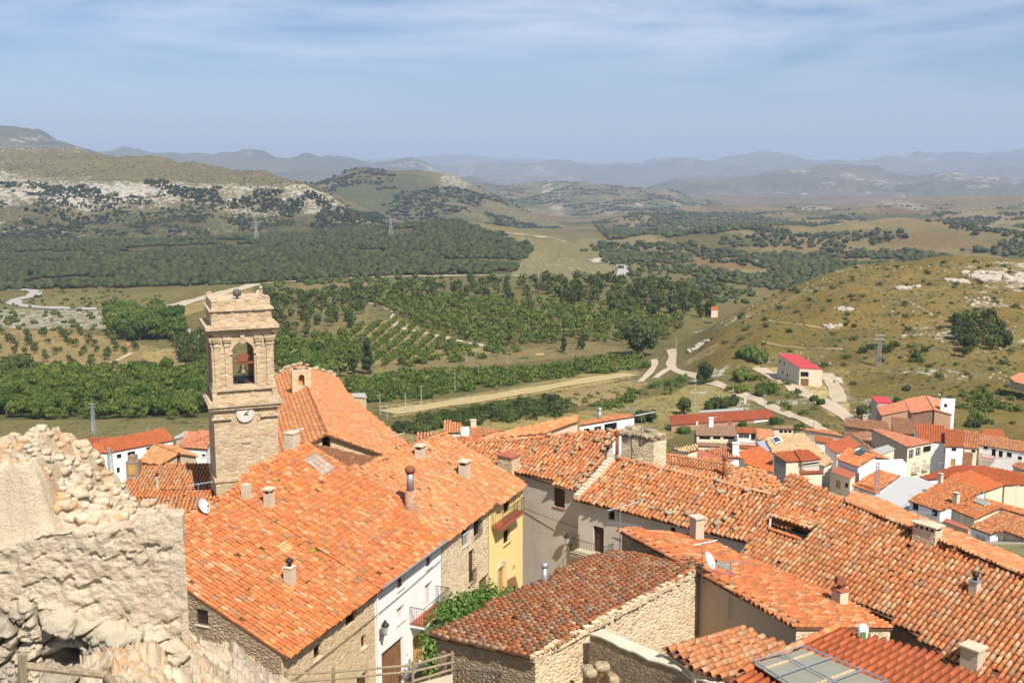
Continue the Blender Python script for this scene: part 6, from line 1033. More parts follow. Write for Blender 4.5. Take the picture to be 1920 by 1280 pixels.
h9 = T('white_house', 'wide white house with a red balcony at the right edge of the town', 222, (1835, 834), (1905, 845), 18, (1870, 822), [(1835, 834), (1905, 845), (1995, 858), (1995, 838), (1920, 827), (1835, 813)], 'mixed', WHITE, {0: [(1844, 837, 1852, 842, 'dark'), (1859, 841, 1867, 855, 'dark', False), (1872, 845, 1880, 857, 'dark'), (1887, 848, 1897, 857, 'dark')], 1: [(1908, 855, 1916, 862, 'dark')]}, sp=.34); W = h9.W[0]; zf = W.uz(1850, 858)[1]; balcony(h9.h, W, W.uz(1839, 856)[0], W.uz(1867, 862)[0], zf, .9, .2, REDT, WHITE, REDT)
T('tiled_house', 'low orange roof behind the wide white house with a red balcony', 236, (1840, 816), (1883, 822), 15, (1860, 806), [(1840, 815), (1883, 822), (1881, 806), (1843, 804)], 'new', WHITE)
h11 = T('cream_house', 'cream apartment house with four windows and a loggia on its end', 206, (1702, 838), (1750, 828), 7, (1680, 818), [(1632, 803), (1702, 838), (1750, 829), (1735, 825), (1652, 804)], 'pink', CREAM, {1: [(1704, 843, 1713, 860, 'white'), (1717, 839, 1726, 855, 'white'), (1731, 836, 1746, 847, 'dark'), (1710, 868, 1717, 882, 'blind'), (1729, 863, 1736, 878, 'blind')]}, mats={0: TAN}, depth=9); W = h11.W[1]
for px, py in ((1714, 884), (1733, 879)): u, zf = W.uz(px, py); balcony(h11.h, W, u - .9, u + .9, zf, .6, .12, CONC, CREAM)
T('tiled_house', 'weathered brown roof behind the cream apartment house', 214, (1633, 842), (1664, 830), 13, (1630, 815), [(1596, 813), (1633, 842), (1664, 830), (1628, 808)], 'brown', CREAM)
T('red_roof_house', 'smooth red roof left of the weathered brown roof', 206, (1545, 834), (1569, 850), 10, (1590, 825), [(1545, 833), (1569, 850), (1615, 835), (1590, 818)], 'red', WHITE)
T('shed', 'grey sheet canopy beside the cream apartment house', 199, (1651, 852), (1679, 841), 6, (1655, 840), [(1634, 842), (1651, 852), (1679, 841), (1665, 833)], 'taupe', CREAM, flat=CORR)
h15 = T('white_house', 'white house with an orange skylit roof over a red tiled terrace', 188, (1568, 860), (1609, 875), 15, (1610, 850), [(1568, 860), (1609, 875), (1643, 855), (1590, 838)], 'orange', WHITEB, mats={1: WHITE}, sp=.34); patch(h15.h, h15.P, [(1601, 851), (1612, 843), (1626, 848), (1612, 856)], GLASS, 'skylight', .2)
T('', '', 184, (1557, 884), (1594, 897), 2, (1580, 880), [(1557, 883), (1594, 897), (1607, 887), (1572, 873)], 'new', CREAM, {0: [(1567, 900, 1576, 915, 'ochre'), (1584, 905, 1590, 914, 'dark')]}, flat=REDT, h=h15.h, ov=0)
T('', '', 190, (1642, 857), (1672, 862), 10, (1640, 848), [(1642, 857), (1672, 862), (1634, 843), (1626, 843)], 'pale', WHITE, h=h15.h)
T('white_house', 'long blank white wall with a flat top below the cream apartment house', 181, (1612, 879), (1700, 869), 3, (1650, 862), [(1612, 879), (1700, 869), (1692, 860), (1640, 862)], 'pale', WHITE, flat=WHITE, ov=0)
T('tiled_house', 'bluish white house with a plain orange roof next to the pale metal roof', 172, (1597, 909), (1641, 925), 17, (1650, 885), [(1597, 909), (1641, 925), (1688, 891), (1646, 880)], 'orange', WHITEB, {0: [(1611, 917, 1622, 936, 'blind')]}, sp=.32)
T('metal_roof_house', 'building with a wide pale corrugated metal roof', 165, (1644, 931), (1687, 951), 15, (1700, 898), [(1644, 931), (1687, 951), (1755, 907), (1726, 895), (1689, 892)], 'taupe', WHITEB, flat=ZINC)
h25 = T('tiled_house', 'low orange roof with a wide slab-capped chimney behind the biggest roof', 128, (1606, 952), (1705, 978), 12, (1640, 936), [(1604, 940), (1632, 931), (1662, 945), (1708, 970), (1700, 980), (1606, 955)], 'orange', LIME, sp=.32, lod=0); chimney(h25.h, h25, 1640, 955, 1.9, 1.0, .45, 'slots', WHITE)
h18 = T('white_house', 'bluish white house with an orange roof, two chimneys and two dark windows', 158, (1702, 938), (1763, 958), 17, (1800, 900), [(1702, 938), (1763, 958), (1850, 919), (1780, 893)], 'orange', WHITEB, {0: [(1711, 943, 1722, 956, 'dark'), (1747, 953, 1758, 967, 'dark'), (1709, 964, 1723, 974, 'dark', False), (1739, 975, 1752, 986, 'dark', False)]}, sp=.3, lod=0, mats={1: WHITE}); chimney(h18.h, h18, 1763, 905, .62, .5, 1.3, 'slots', LIME); chimney(h18.h, h18, 1792, 944, .8, .6, 1.5, 'slots', LIME)
T('red_roof_house', 'broad dark red roof behind the orange roof with two chimneys', 178, (1740, 899), (1800, 893), 8, (1795, 876), [(1724, 894), (1740, 899), (1780, 895), (1819, 884), (1843, 873), (1795, 872)], 'red', WHITE, sp=.34)
T('tiled_house', 'orange roof adjoining the two-chimney roof on its far side', 166, (1850, 921), (1884, 909), 14, (1830, 892), [(1781, 892), (1850, 921), (1884, 909), (1819, 881)], 'new', CREAM, sp=.3)
T('cream_house', 'cream house with a smooth orange roof at the right edge', 170, (1884, 909), (1995, 907), 9, (1900, 890), [(1819, 881), (1884, 909), (1995, 907), (1995, 893), (1920, 888), (1843, 872)], 'new', CREAM, depth=9)
T('tiled_house', 'small tiled roof with a grey terrace wall, far right below the red balcony', 196, (1915, 881), (1995, 891), 16, (1940, 870), [(1897, 872), (1915, 881), (1995, 891), (1995, 866), (1905, 866)], 'mixed', GREY)
h23 = T('tiled_house', 'house with a glazed roof panel above a recessed balcony', 140, (1780, 952), (1827, 972), 15, (1840, 940), [(1780, 952), (1803, 962), (1827, 972), (1878, 951), (1828, 931)], 'orange', CREAM, {0: [(1783, 958, 1800, 984, 'blind')], 1: [(1806, 968, 1824, 990, 'blind')]}, sp=.3, lod=0); patch(h23.h, h23.P, [(1825, 941), (1836, 935), (1858, 945), (1847, 950)], CLEAR, 'skylight', .2, 3)
T('', '', 142, (1878, 953), (1990, 985), 10, (1880, 940), [(1828, 931), (1878, 953), (1990, 985), (1990, 972), (1860, 938)], 'orange', LIME, h=h23.h)
T('', '', 133, (1768, 977), (1815, 993), 2, (1790, 976), [(1768, 976), (1815, 993), (1820, 988), (1775, 970)], 'new', TAN, {0: [(1783, 992, 1794, 1000, 'dark')]}, flat=REDT, h=h23.h, ov=0)
h24 = T('white_house', 'white house with a mottled roof and a shuttered recess, lowest on the right', 120, (1817, 987), (1857, 1002), 17, (1870, 965), [(1817, 987), (1857, 1002), (1875, 994), (1995, 1036), (1995, 995), (1920, 972), (1877, 958)], 'mixed', WHITEB, {0: [(1829, 1003, 1847, 1018, 'blind')], 2: [(1880, 1003, 1918, 1034, 'blind', False)]}, sp=.3, lod=0, mats={1: WHITE, 2: CREAM})
T('tiled_house', 'lone tiled roof on the hillside at the right edge of the picture', 312, (1896, 712), (1960, 728), 16, (1920, 700), [(1893, 708), (1903, 716), (1980, 735), (1980, 705), (1912, 698)], 'pink', TAN, depth=2.6)
kW = T('warehouse', 'cream warehouse with a red metal roof on the hillside track', 343, (1499, 690), (1543, 692), 4, (1490, 668), [(1458, 663), (1499, 690), (1543, 692), (1495, 664)], 'red', CREAM, {1: [(1501, 697, 1516, 706, 'dark'), (1501, 710, 1516, 726, 'garage')], 0: [(1461, 675, 1464, 679, 'dark'), (1469, 679, 1472, 683, 'dark'), (1466, 695, 1469, 700, 'dark'), (1475, 700, 1478, 706, 'dark')]}, flat=REDMET, depth=7.5, ov=.1)
T('shed', 'little white shed with a red roof in the meadow beyond the bush band', 455, (964, 669), (986, 666), 14, (976, 662), [(963, 668), (988, 665), (990, 661), (968, 663)], 'red', WHITE, depth=3, lod=1); T('shed', 'low white shed right of the red-roofed meadow shed', 452, (1004, 667), (1020, 666), 8, (1012, 663), [(1003, 667), (1021, 666), (1020, 662), (1005, 663)], 'cream', WHITE, depth=3)
T('hut', 'small orange hut among trees at the foot of the brown hill', 545, (1334, 581), (1346, 580), 20, (1340, 575), [(1333, 581), (1347, 580), (1344, 574), (1334, 575)], 'new', PEACH, depth=4); T('barn', 'low barn with a pinkish roof beside the pale clearing', 520, (252, 656), (270, 654), 14, (250, 643), [(232, 642), (252, 657), (270, 655), (250, 643)], 'pink', TAN, depth=4)
T('hut', 'flat stone hut on the dry slope right of the belfry', 640, (648, 601), (668, 600), 8, (658, 594), [(646, 600), (668, 600), (666, 594), (650, 594)], 'cream', LIME, depth=3); T('farmhouse', 'distant pink farmhouse below the oak wood', 800, (690, 535), (713, 534), 14, (700, 529), [(688, 535), (714, 534), (711, 528), (692, 528)], 'pink', PEACH, depth=4)
T('stone_hut', 'small stone hut with a slab roof peeping over the church roof edge', 235, (655, 742), (688, 744), 10, (670, 737), [(654, 743), (689, 745), (684, 736), (656, 737)], 'taupe', RUB, flat=CORR, depth=5)
# ---------------------------------------------------------------- ruined castle wall, near left
def worley(x, y, seed=0):
    ix, iy = np.floor(x).astype(int), np.floor(y).astype(int); f1 = np.full(x.shape, 9.0); f2 = f1.copy(); cid = np.zeros(x.shape); tx = np.zeros(x.shape)
    for i in (-1, 0, 1):
        for j in (-1, 0, 1):
            a, b = ix + i, iy + j; d = np.hypot(a + _h(a, b, seed) - x, b + _h(a, b, seed + 31) - y); c = d < f1; f2 = np.where(c, f1, np.minimum(f2, d)); cid = np.where(c, _h(a, b, seed + 77), cid); tx = np.where(c, (x - a - _h(a, b, seed)) * (_h(a, b, seed + 5) - .5) + (y - b - _h(a, b, seed + 31)) * (_h(a, b, seed + 9) - .7), tx); f1 = np.where(c, d, f1)
    worley.tilt = tx; return f1, f2, cid
def m_ruin(name, base, stain, warm, grey):
    s = NT(name); p = s.geo(); n1 = s.noise(p, 1.1, 6, .65); n2 = s.noise(p, 7, 6, .7); n3 = s.noise(p, 28, 4, .65); a = s.n('ShaderNodeAttribute', attribute_name='zone'); sep = s.n('ShaderNodeSeparateColor'); s.l(a.outputs['Color'], sep.inputs[0])
    c = s.mix(s.ramp(n1, [(.42, 0.0), (.72, .55)]), base, stain); vo = s.n('ShaderNodeTexVoronoi', Scale=4.2); s.l(s.mix(.1, p, s.noise(p, 5, 3, .5, 'Color')), vo.inputs['Vector']); vs = s.n('ShaderNodeSeparateColor'); s.l(vo.outputs['Color'], vs.inputs[0])
    st = s.ramp(vs.outputs[1], [(.0, warm), (.22, (.63, .48, .31)), (.45, base), (.7, (.70, .59, .43)), (.88, (.57, .42, .26))], 'CONSTANT'); c = s.mix(s.math('MULTIPLY', sep.outputs[0], .62), c, st); g = s.mix(s.ramp(n2, [(.35, 0.0), (.65, 1.0)]), grey, (.52, .44, .33)); c = s.mix(sep.outputs[1], c, g)
    c = s.mix(s.ramp(n3, [(.55, 0.0), (.75, .5)]), c, (.28, .22, .15)); c = s.mix(sep.outputs[2], c, (.12, .09, .055)); s.bump(s.math('ADD', s.math('MULTIPLY', n2, 1.2), s.math('MULTIPLY', n3, .5)), .9, .05); return s.col(c)
RUINM = m_ruin('ruin_masonry', (.60, .495, .36), (.47, .38, .27), (.60, .33, .14), (.25, .225, .175))
def line_at(pts, D): q = sorted((((px - 960) / FPX * (D * CF[1] + float(ratio(py)) * D * CF[2])), float(ratio(py)) * D) for px, py in pts); return [p[0] for p in q], [p[1] for p in q]
D0, DL, DF, DC = 16.0, 16.35, 16.75, 18.1
z0x, z0z = line_at([(-120, 1040), (0, 1030), (60, 1012), (122, 1000), (180, 996), (231, 991), (290, 976), (320, 967), (345, 966)], D0)
f1x, f1z = line_at([(-120, 862), (0, 868), (60, 870), (82, 905), (104, 960), (122, 990), (231, 982), (290, 970), (345, 966)], DF)
cx, cz = line_at([(-120, 835), (0, 832), (60, 812), (85, 804), (108, 803), (116, 818), (150, 830), (178, 840), (190, 862), (201, 888), (226, 908), (258, 945), (290, 955), (320, 960), (338, 966)], DC)
xr = lambda w: np.interp(w, [0, .12, 2.1, 4], [-5.14, -5.15, -5.86, -6.4])
nu, rows_ = 240, []
U = np.linspace(0, 1, nu)
for zt_ in np.linspace(0, 1, 200):                                       # front face, bottom to top
    x = -9.6 + (xr(0.0) + 9.6) * U; top = np.interp(x, z0x, z0z); z = -9.6 + (top + 9.6) * zt_; rows_.append((x, np.full(nu, D0), z, np.full(nu, 0.0)))
for w in np.linspace(.02, 2.15, 130):                                    # broken top, front to crest
    x = -9.6 + (xr(w) + 9.6) * U; a, b, c = np.interp(x, z0x, z0z), np.interp(x, f1x, f1z), np.interp(x, cx, cz); z = np.where(w < .35, a + .03 * w, np.where(w < .75, a + (b - a) * sstep(.35, .62, w), b + (c - b) * np.clip((w - .75) / 1.35, 0, 1) ** .8)); rows_.append((x, np.full(nu, D0 + w), z, np.full(nu, w)))
for w in np.linspace(2.2, 3.6, 24): x = -9.6 + (xr(w) + 9.6) * U; rows_.append((x, np.full(nu, D0 + w), np.interp(x, cx, cz) - (w - 2.15) ** 1.2 * 2.2, np.full(nu, w)))
X, Y, Z, Wd = (np.array([r[i] for r in rows_]) for i in range(4)); front = Wd == 0
edge = 1 - sstep(.93, 1.0, np.repeat(U[None], len(X), 0)); px_ = px_of(X, Y, Z); rw_ = 640 - FPX * (Y * CU[1] + Z * CU[2]) / (Y * CF[1] + Z * CF[2]); rocky = sstep(-18, 26, rw_ - np.interp(px_, [-120, 0, 100, 190, 250, 345], [1128, 1130, 1136, 1150, 1176, 1215]) + (fbm(X * 2.1, Z * 2.1, 3, 5) - .5) * 60) * front
a1, a2, aid = worley(X * 1.75 + Z * .35 + fbm(X * 2, Z * 2, 3, 31) * .7, Z * 2.5 - X * .45, 3); tilt1 = worley.tilt; bould = np.minimum(1, np.clip(a2 - a1, 0, 1) * 5.5) * .34 + tilt1 * .75; crack = 1 - sstep(.03, .10, a2 - a1); b1, b2, bid = worley(X * 4.2, Z * 5.0, 8); small = np.minimum(1, (b2 - b1) * 5) * .4 + worley.tilt * .5
Yf = Y - front * ((fbm(X * 1.4, Z * 1.7, 5, 2) - .5) * .15 + (fbm(X * 7, Z * 8, 5, 6, .6) - .5) * .11 - sstep(.63, .70, fbm(X * 3.2 + Z, Z * 6 - X * 2, 4, 9)) * .05 + rocky * (bould * .62 + small * .14 + (aid - .5) * .24 + (fbm(X * 6, Z * 6, 5, 36, .6) - .5) * .10)) * np.where(edge > 0, .25 + .75 * edge, .25)
hole = np.exp(-(((px_ - 128) / 26) ** 2 + ((rw_ - 1238) / 17) ** 2)) * front; Yf = Yf + hole * 1.6
topk = (Wd > 0) & (Wd < 2.2); t1, t2, tid = worley(X * 3.1, Y * 3.1 + Z * 2.0, 14); rub = sstep(.5, .9, Wd) * (X > -9.2); Zf = Z + topk * ((fbm(X * 1.8, Y * 1.8, 4, 12) - .5) * .20 + (np.clip(t2 - t1, 0, .5) - .2) * .30 * rub + (fbm(X * 6, Y * 6, 4, 22) - .5) * .14) * (.3 + .7 * edge)
Xf = X + (fbm(Y * 2 + 5, Z * 1.6, 4, 41) - .5) * .05 * (1 - edge)
face2 = topk & (Wd > .34) & (Wd < .74) & (px_ < 118)
zone = np.stack([np.where(topk & ~face2, .35 + .65 * sstep(.5, 1.0, Wd), 0.06), rocky * sstep(.35, .6, aid + .15), np.maximum(rocky * crack * .8, .28 * topk * sstep(.7, 1.0, Wd)), np.ones_like(X)], -1)
rn = empty('ruined_wall', (-7.5, 16.5, -9.6), 'ruined castle wall with rough lime plaster and an open rubble core', 'ruin'); nr, nc = X.shape; ii = np.arange(nr * nc).reshape(nr, nc); Q = np.stack([ii[:-1, :-1], ii[:-1, 1:], ii[1:, 1:], ii[1:, :-1]], -1).reshape(-1, 4); V = np.stack([Xf, Yf, Zf], -1)
np_mesh('masonry', V.reshape(-1, 3), Q, RUINM, rn, attrs={'zone': zone.reshape(-1, 4)}, smooth=True)
R_ = V[:, -1][199:]; side = np.stack([np.stack([R_[:, 0] - .25 * t, R_[:, 1], R_[:, 2] + (-9.6 - R_[:, 2]) * t], -1) for t in np.linspace(0, 1, 40)]); side[1:-1, 1:-1, 0] += (fbm(side[1:-1, 1:-1, 1] * 3, side[1:-1, 1:-1, 2] * 3, 4, 3) - .5) * .05; n1, n2_ = side.shape[:2]; ii = np.arange(n1 * n2_).reshape(n1, n2_); Q = np.stack([ii[:-1, :-1], ii[:-1, 1:], ii[1:, 1:], ii[1:, :-1]], -1).reshape(-1, 4); np_mesh('broken_end', side.reshape(-1, 3), Q, RUINM, rn, attrs={'zone': np.tile([.7, 0, 0, 1], (n1 * n2_, 1))}, smooth=True)
# loose core stones bedded in the broken top
tmp = []
for i in range(8): v, f = ICO2; r = np.random.default_rng(90 + i); q = v * (1 + .55 * (fbm(v[:, 0] * 1.5 + i * 7, v[:, 1] * 1.5 + v[:, 2] * 1.2, 3, 90 + i) - .5)[:, None] * 2); q = np.sign(q) * np.abs(np.clip(q, -.8, .8)) ** .62 * [.55, .42, .30]; tmp.append((q, f, np.full(len(q), .5)))
r = np.random.default_rng(12); kk = np.nonzero(((Wd > .8) & (Wd < 2.1) & (px_ > -60) & (px_ < 318)).ravel())[0]; sel = r.choice(kk, 620); P_ = V.reshape(-1, 3)[sel] - [0, 0, .01]; Vs, Qs, Zs, b = [], [], [], 0
for p in P_:
    q, f, _ = tmp[r.integers(8)]; pit = 1.5 if 100 < px_of(*p) < 235 and p[2] < -4.95 and p[1] < 17.4 else 1.0; s = (r.uniform(.09, .19) if pit < 1.2 else r.uniform(.14, .26)); M = np.array(Matrix.Rotation(r.uniform(0, 6.3), 3, 'Z') @ Matrix.Rotation(r.uniform(-.7, .7), 3, 'X')); Vs.append((q * s) @ M.T + p); Qs.append(f + b); b += len(q); z = r.random(); Zs.append(np.tile([1.0 if z < .75 else .2, 0, 0, 1], (len(q), 1)))
o = np_mesh('rubble_core', np.concatenate(Vs), np.concatenate(Qs), RUINM, rn, attrs={'zone': np.concatenate(Zs)}); o['kind'] = 'stuff'
# rock mound below the wall
MT = {150: [(12.5, 1420), (15.0, 1290), (15.8, 1240), (16.5, 1230), (22, 1300)], 215: [(12.5, 1400), (14.6, 1275), (15.5, 1215), (16.2, 1190), (18, 1192), (22, 1260)], 290: [(12.5, 1400), (14.6, 1290), (15.6, 1235), (16.6, 1195), (18, 1190), (19.5, 1200), (22, 1260)], 345: [(12.5, 1410), (15, 1300), (16.6, 1240), (18.2, 1200), (19.4, 1193), (20.5, 1215), (23, 1300)], 420: [(12.5, 1430), (16, 1315), (18, 1260), (19.6, 1222), (20.6, 1213), (21.6, 1235), (24, 1330)], 465: [(13, 1440), (17, 1320), (19, 1268), (20.6, 1240), (21.4, 1240), (22.4, 1262), (25, 1340)], 520: [(13, 1460), (17, 1360), (19.5, 1302), (21, 1272), (22, 1274), (23, 1300), (26, 1360)], 600: [(13, 1480), (18, 1390), (21, 1330), (22.5, 1318), (24, 1340), (27, 1400)]}
mp_ = np.array(sorted(MT)); dd = np.linspace(12.5, 25, 170); tb = np.array([np.interp(dd, [q[0] for q in MT[k]], ratio([q[1] for q in MT[k]]) * np.array([q[0] for q in MT[k]])) for k in mp_]); pg = np.arange(150, 601, 2.2); zz = np.array([np.interp(pg, mp_, tb[:, j]) for j in range(len(dd))]); dm = np.repeat(dd[:, None], len(pg), 1); xm = (pg[None] - 960) / FPX * (dm * CF[1] + zz * CF[2])
a1, a2, aid = worley(xm * 1.3 + dm * .3 + fbm(xm * 2, dm * 2, 3, 5) * .6, dm * 1.6, 50); T1_ = worley.tilt; b1, b2, _ = worley(xm * 4, dm * 4, 55); zz = zz + np.minimum(1, (a2 - a1) * 5) * .16 + T1_ * .35 - .12 + (aid - .5) * .14 + np.minimum(1, (b2 - b1) * 5) * .06 + worley.tilt * .16 + (fbm(xm * 5, dm * 5, 5, 3, .62) - .5) * .30; nr, nc = zz.shape; ii = np.arange(nr * nc).reshape(nr, nc); Q = np.stack([ii[:-1, :-1], ii[:-1, 1:], ii[1:, 1:], ii[1:, :-1]], -1).reshape(-1, 4)
MOUND = np.stack([xm, dm, zz], -1); o = np_mesh('rock_mound', MOUND.reshape(-1, 3), Q, RUINM, attrs={'zone': np.stack([sstep(.45, .6, fbm(xm * 1.2, dm * 1.2, 3, 66)), sstep(.6, .8, aid) * .5, zz * 0, zz * 0 + 1], -1).reshape(-1, 4)}, smooth=True); tag(o, 'pale rock mound sloping down in front of the ruined wall', 'rock')
# dry grass under the near gable and on the mound
GRASSM = m_leaf('dry_grass_blades', (.22, .20, .06), (.36, .31, .11), (.50, .43, .20)); gr = np.random.default_rng(8); B = []
for _ in range(5200):
    t = gr.random(); a, b = np.array([-9.6, 42.0]), np.array([-16.0, 44.4]); p = a + (b - a) * t - np.array([.3, .75]) * gr.uniform(.1, 3.2); B.append((p[0], p[1], float(near_z(p[0], p[1])), gr.uniform(.18, .55)))
for _ in range(500):
    i, j = gr.integers(60, 140), gr.integers(70, nc - 1)
    if fbm(np.array(i * .06), np.array(j * .06), 2, 9) > .52: B.append((*MOUND[i, j], gr.uniform(.06, .16)))
B = np.array(B); ang = gr.uniform(0, 6.28, len(B)); w_ = .022; ln_ = np.stack([np.cos(ang), np.sin(ang), ang * 0], -1); tip = B[:, :3] + np.stack([gr.normal(0, .3, len(B)) * B[:, 3], gr.normal(0, .3, len(B)) * B[:, 3], B[:, 3]], -1)
V = np.stack([B[:, :3] - ln_ * w_, B[:, :3] + ln_ * w_, tip], 1).reshape(-1, 3); o = np_mesh('grass', V, np.arange(len(V)).reshape(-1, 3), GRASSM, attrs={'tint': np.repeat(np.repeat(gr.random((len(B), 1)), 3, 0), 4, 1)}); tag(o, kind='stuff')
# ---------------------------------------------------------------- fences and railings
def rail_fence(name, label, posts, rails, r=.05, pr=.06, cat='fence'):
    e = empty(name, posts[0][0], label, cat)
    for a, b in posts: m = MB(); m.tube([a, b], [pr, pr * .95], 8); m.build('post', RAILW, e)
    for ln in rails: m = MB(); m.tube(ln, r, 8); m.build('rail', RAILW, e)
    return e
d = lambda px, py, D: at_d(px, py, D)
rail_fence('wooden_fence', 'rustic wooden rail fence along the path in front of the near stone house', [(d(536, 1300, 35.6), d(536, 1257, 35.6)), (d(625, 1300, 36.6), d(625, 1250, 36.6)), (d(774, 1300, 38), d(774, 1239, 38)), (d(848, 1290, 38.4), d(848, 1220, 38.4))],
   [[d(536, 1263, 35.6), d(625, 1259, 36.6), d(774, 1246, 38), d(852, 1224, 38.4)], [d(536, 1279, 35.6), d(625, 1272, 36.6), d(774, 1258, 38), d(852, 1240, 38.4)], [d(774, 1276, 38), d(852, 1253, 38.4)]])
rail_fence('wooden_railing', 'wooden handrail with metal joints at the foot of the ruined wall', [(d(42, 1400, 12.6), d(42, 1225, 12.6)), (d(201, 1400, 13), d(201, 1247, 13))], [[d(34, 1246, 12.6), d(200, 1265, 12.9)], [d(200, 1266, 12.9), d(236, 1310, 12.2)]], .055, .062)
m = MB(); railing(m, [d(850, 1292, 36.2), d(905, 1295, 36.6), d(1000, 1306, 37)], .78, .16, .012); e = m.build('iron_railing', IRON); tag(e, 'black iron railing at the bottom edge in front of the stone barn', 'railing')
m = MB(); m.hexa([d(776, 1330, 37.6), d(850, 1310, 37.4), d(850, 1310, 38), d(776, 1330, 38.2)], [d(776, 1282, 37.6), d(850, 1262, 37.4), d(850, 1262, 38), d(776, 1282, 38.2)]); tag(m.build('low_wall', CREAM), 'low cream rendered wall under the end of the rail fence', 'wall')
# ---------------------------------------------------------------- lanterns, aerials, dishes
def lantern(W, u, z, label):
    e = empty('wall_lantern', W.p(u, z, 0), label, 'lamp'); c = W.p(u, z, .42); m = MB(); m.tube([W.p(u, z - .55, .02), W.p(u, z - .25, .2), W.p(u, z - .12, .42)], .02, 6); m.tube([W.p(u, z - .75, .015), W.p(u, z - .2, .015)], .03, 6); m.tube([W.p(u, z - .3, .015), W.p(u, z - .14, .42)], .015, 5); m.build('bracket', IRON, e)
    m = MB(); m.lathe(c, [(.10, -.1), (.19, .32)], 6); m.build('lamp_glass', m_glass('lantern_glass', (.30, .29, .25), .2), e); m = MB(); m.lathe(c, [(.11, -.14), (.11, -.1)], 6); m.lathe(c, [(.23, .32), (.20, .38), (.09, .5), (.10, .54), (.03, .6), (.02, .66)], 6); m.build('lamp_cap', IRON, e)
    return e
W = WA2[0]; u, z = W.uz(712, 1182); lantern(W, .25, z + .1, 'black wall lantern beside the drainpipe of the white house'); W = WG1[1]; u, z = W.uz(1070, 1012); lantern(W, min(u, W.L - .2), z, 'black wall lantern on the grey house above the iron-railed landing')
def aerial(base, top, label, kind='yagi', az=60, group=None, span=1.1):
    e = empty('tv_aerial', base, label, 'aerial', group); b, t = np.asarray(base, float), np.asarray(top, float); m = MB(); m.tube([b - [0, 0, .2], t], .022, 6); m.build('mast', STEEL, e)
    for k, h in enumerate((.02, .32) if kind == 'double' else (.03,)):
        a = math.radians(az + 70 * k); dv = np.array([math.sin(a), math.cos(a), .12]); sv = np.array([math.cos(a), -math.sin(a), 0]); c = t - (t - b) * h; m = MB(); m.tube([c - dv * span * .35, c + dv * span * .65], .016, 5)
        for i in range(8): q = c + dv * span * (-.33 + .13 * i); L = .30 - .012 * i; m.tube([q - sv * L, q + sv * L], .008, 4)
        m.build('boom', STEEL, e)
    return e
def dish(c, az, r, label, mast=None):
    e = empty('satellite_dish', c, label, 'dish'); a = math.radians(az); n = np.array([math.sin(a) * .85, math.cos(a) * .85, .52]); n /= np.linalg.norm(n); s_ = np.cross(n, [0, 0, 1.0]); s_ /= np.linalg.norm(s_); u_ = np.cross(s_, n); c = np.asarray(c, float); m = MB(); prev = None
    for k in range(7):
        q = r * k / 6; ring = [c + n * (q * q / r * .32) + (s_ * math.cos(t) + u_ * math.sin(t)) * q for t in np.linspace(0, 6.2832, 25)[:-1]]
        if prev: 
            for i in range(24): m.poly([prev[i], prev[(i + 1) % 24], ring[(i + 1) % 24], ring[i]]) if k > 1 else m.poly([c, ring[(i + 1) % 24], ring[i]][::-1])
        prev = ring
    m.build('reflector', m_plain('dish_paint', (.56, .55, .58), .5, 0, .15), e, True); m = MB(); f = c + n * r * .95 - u_ * r * .25; m.tube([c - u_ * r * .95 + n * r * .3, f], .014, 5); m.tube([f, f + n * -.1], .035, 8); m.build('receiver_arm', IRON, e)
    m = MB(); m.tube([c - n * .02, c - n * .25, c - n * .25 - [0, 0, .6]], .022, 6); m.build('dish_mount', STEEL, e); return e
pB = RB.P.hit(1310, 1066); dish(at_d(1327, 1052, 43.6), 115, .42, 'large grey satellite dish at the high corner of the stone barn'); dish(at_d(379, 950, 50.5), 105, .40, 'white satellite dish on the ridge of the near stone house')
aerial(at_d(1316, 1092, 43.8), at_d(1316, 1016, 43.8), 'aerial mast beside the large grey satellite dish', 'yagi', 75); aerial(at_d(1366, 1150, 42.2), at_d(1370, 1050, 42.2), 'aerial pole standing against the tan rendered wall', 'yagi', 120); aerial(at_d(1162, 1052, 49.5), at_d(1163, 948, 49.5), 'tall aerial with a long boom in front of the iron-railed landing', 'double', 65, None, 2.0)
aerial(at_d(372, 968, 51), at_d(372, 905, 51), 'aerial at the left end of the near ridge by the white dish', 'yagi', 80); aerial(at_d(1176, 868, 74), at_d(1183, 762, 74), 'bare leaning aerial mast left on the ruined stone gable', 'yagi', 110); aerial(at_d(1203, 862, 74.4), at_d(1203, 775, 74.4), 'branching aerial on the right of the ruined stone gable', 'double', 75, None, 1.6)
aerial(at_d(549, 850, 66), at_d(548, 806, 66), 'thin aerial beside the skylight chimney below the church', 'yagi', 70); aerial(at_d(743, 846, 71), at_d(742, 815, 71), 'thin aerial at the foot of the church roof', 'yagi', 60); aerial(at_d(1720, 1010, 47.6), at_d(1723, 958, 47.6), 'short aerial next to the wide slotted chimney on the biggest roof', 'yagi', 130); aerial(at_d(917, 820, 140), at_d(917, 806, 140), 'tiny aerial left of the white gable house', 'yagi', 90)
m = MB(); b = RA2.P.hit(548, 836); m.box(b - [0, 0, .3], (.7, .6, 1.1), RA2.P.az()); m.box(b + [0, 0, .8], (.78, .68, .06), RA2.P.az()); m.build('chimney', CONC, hA2)
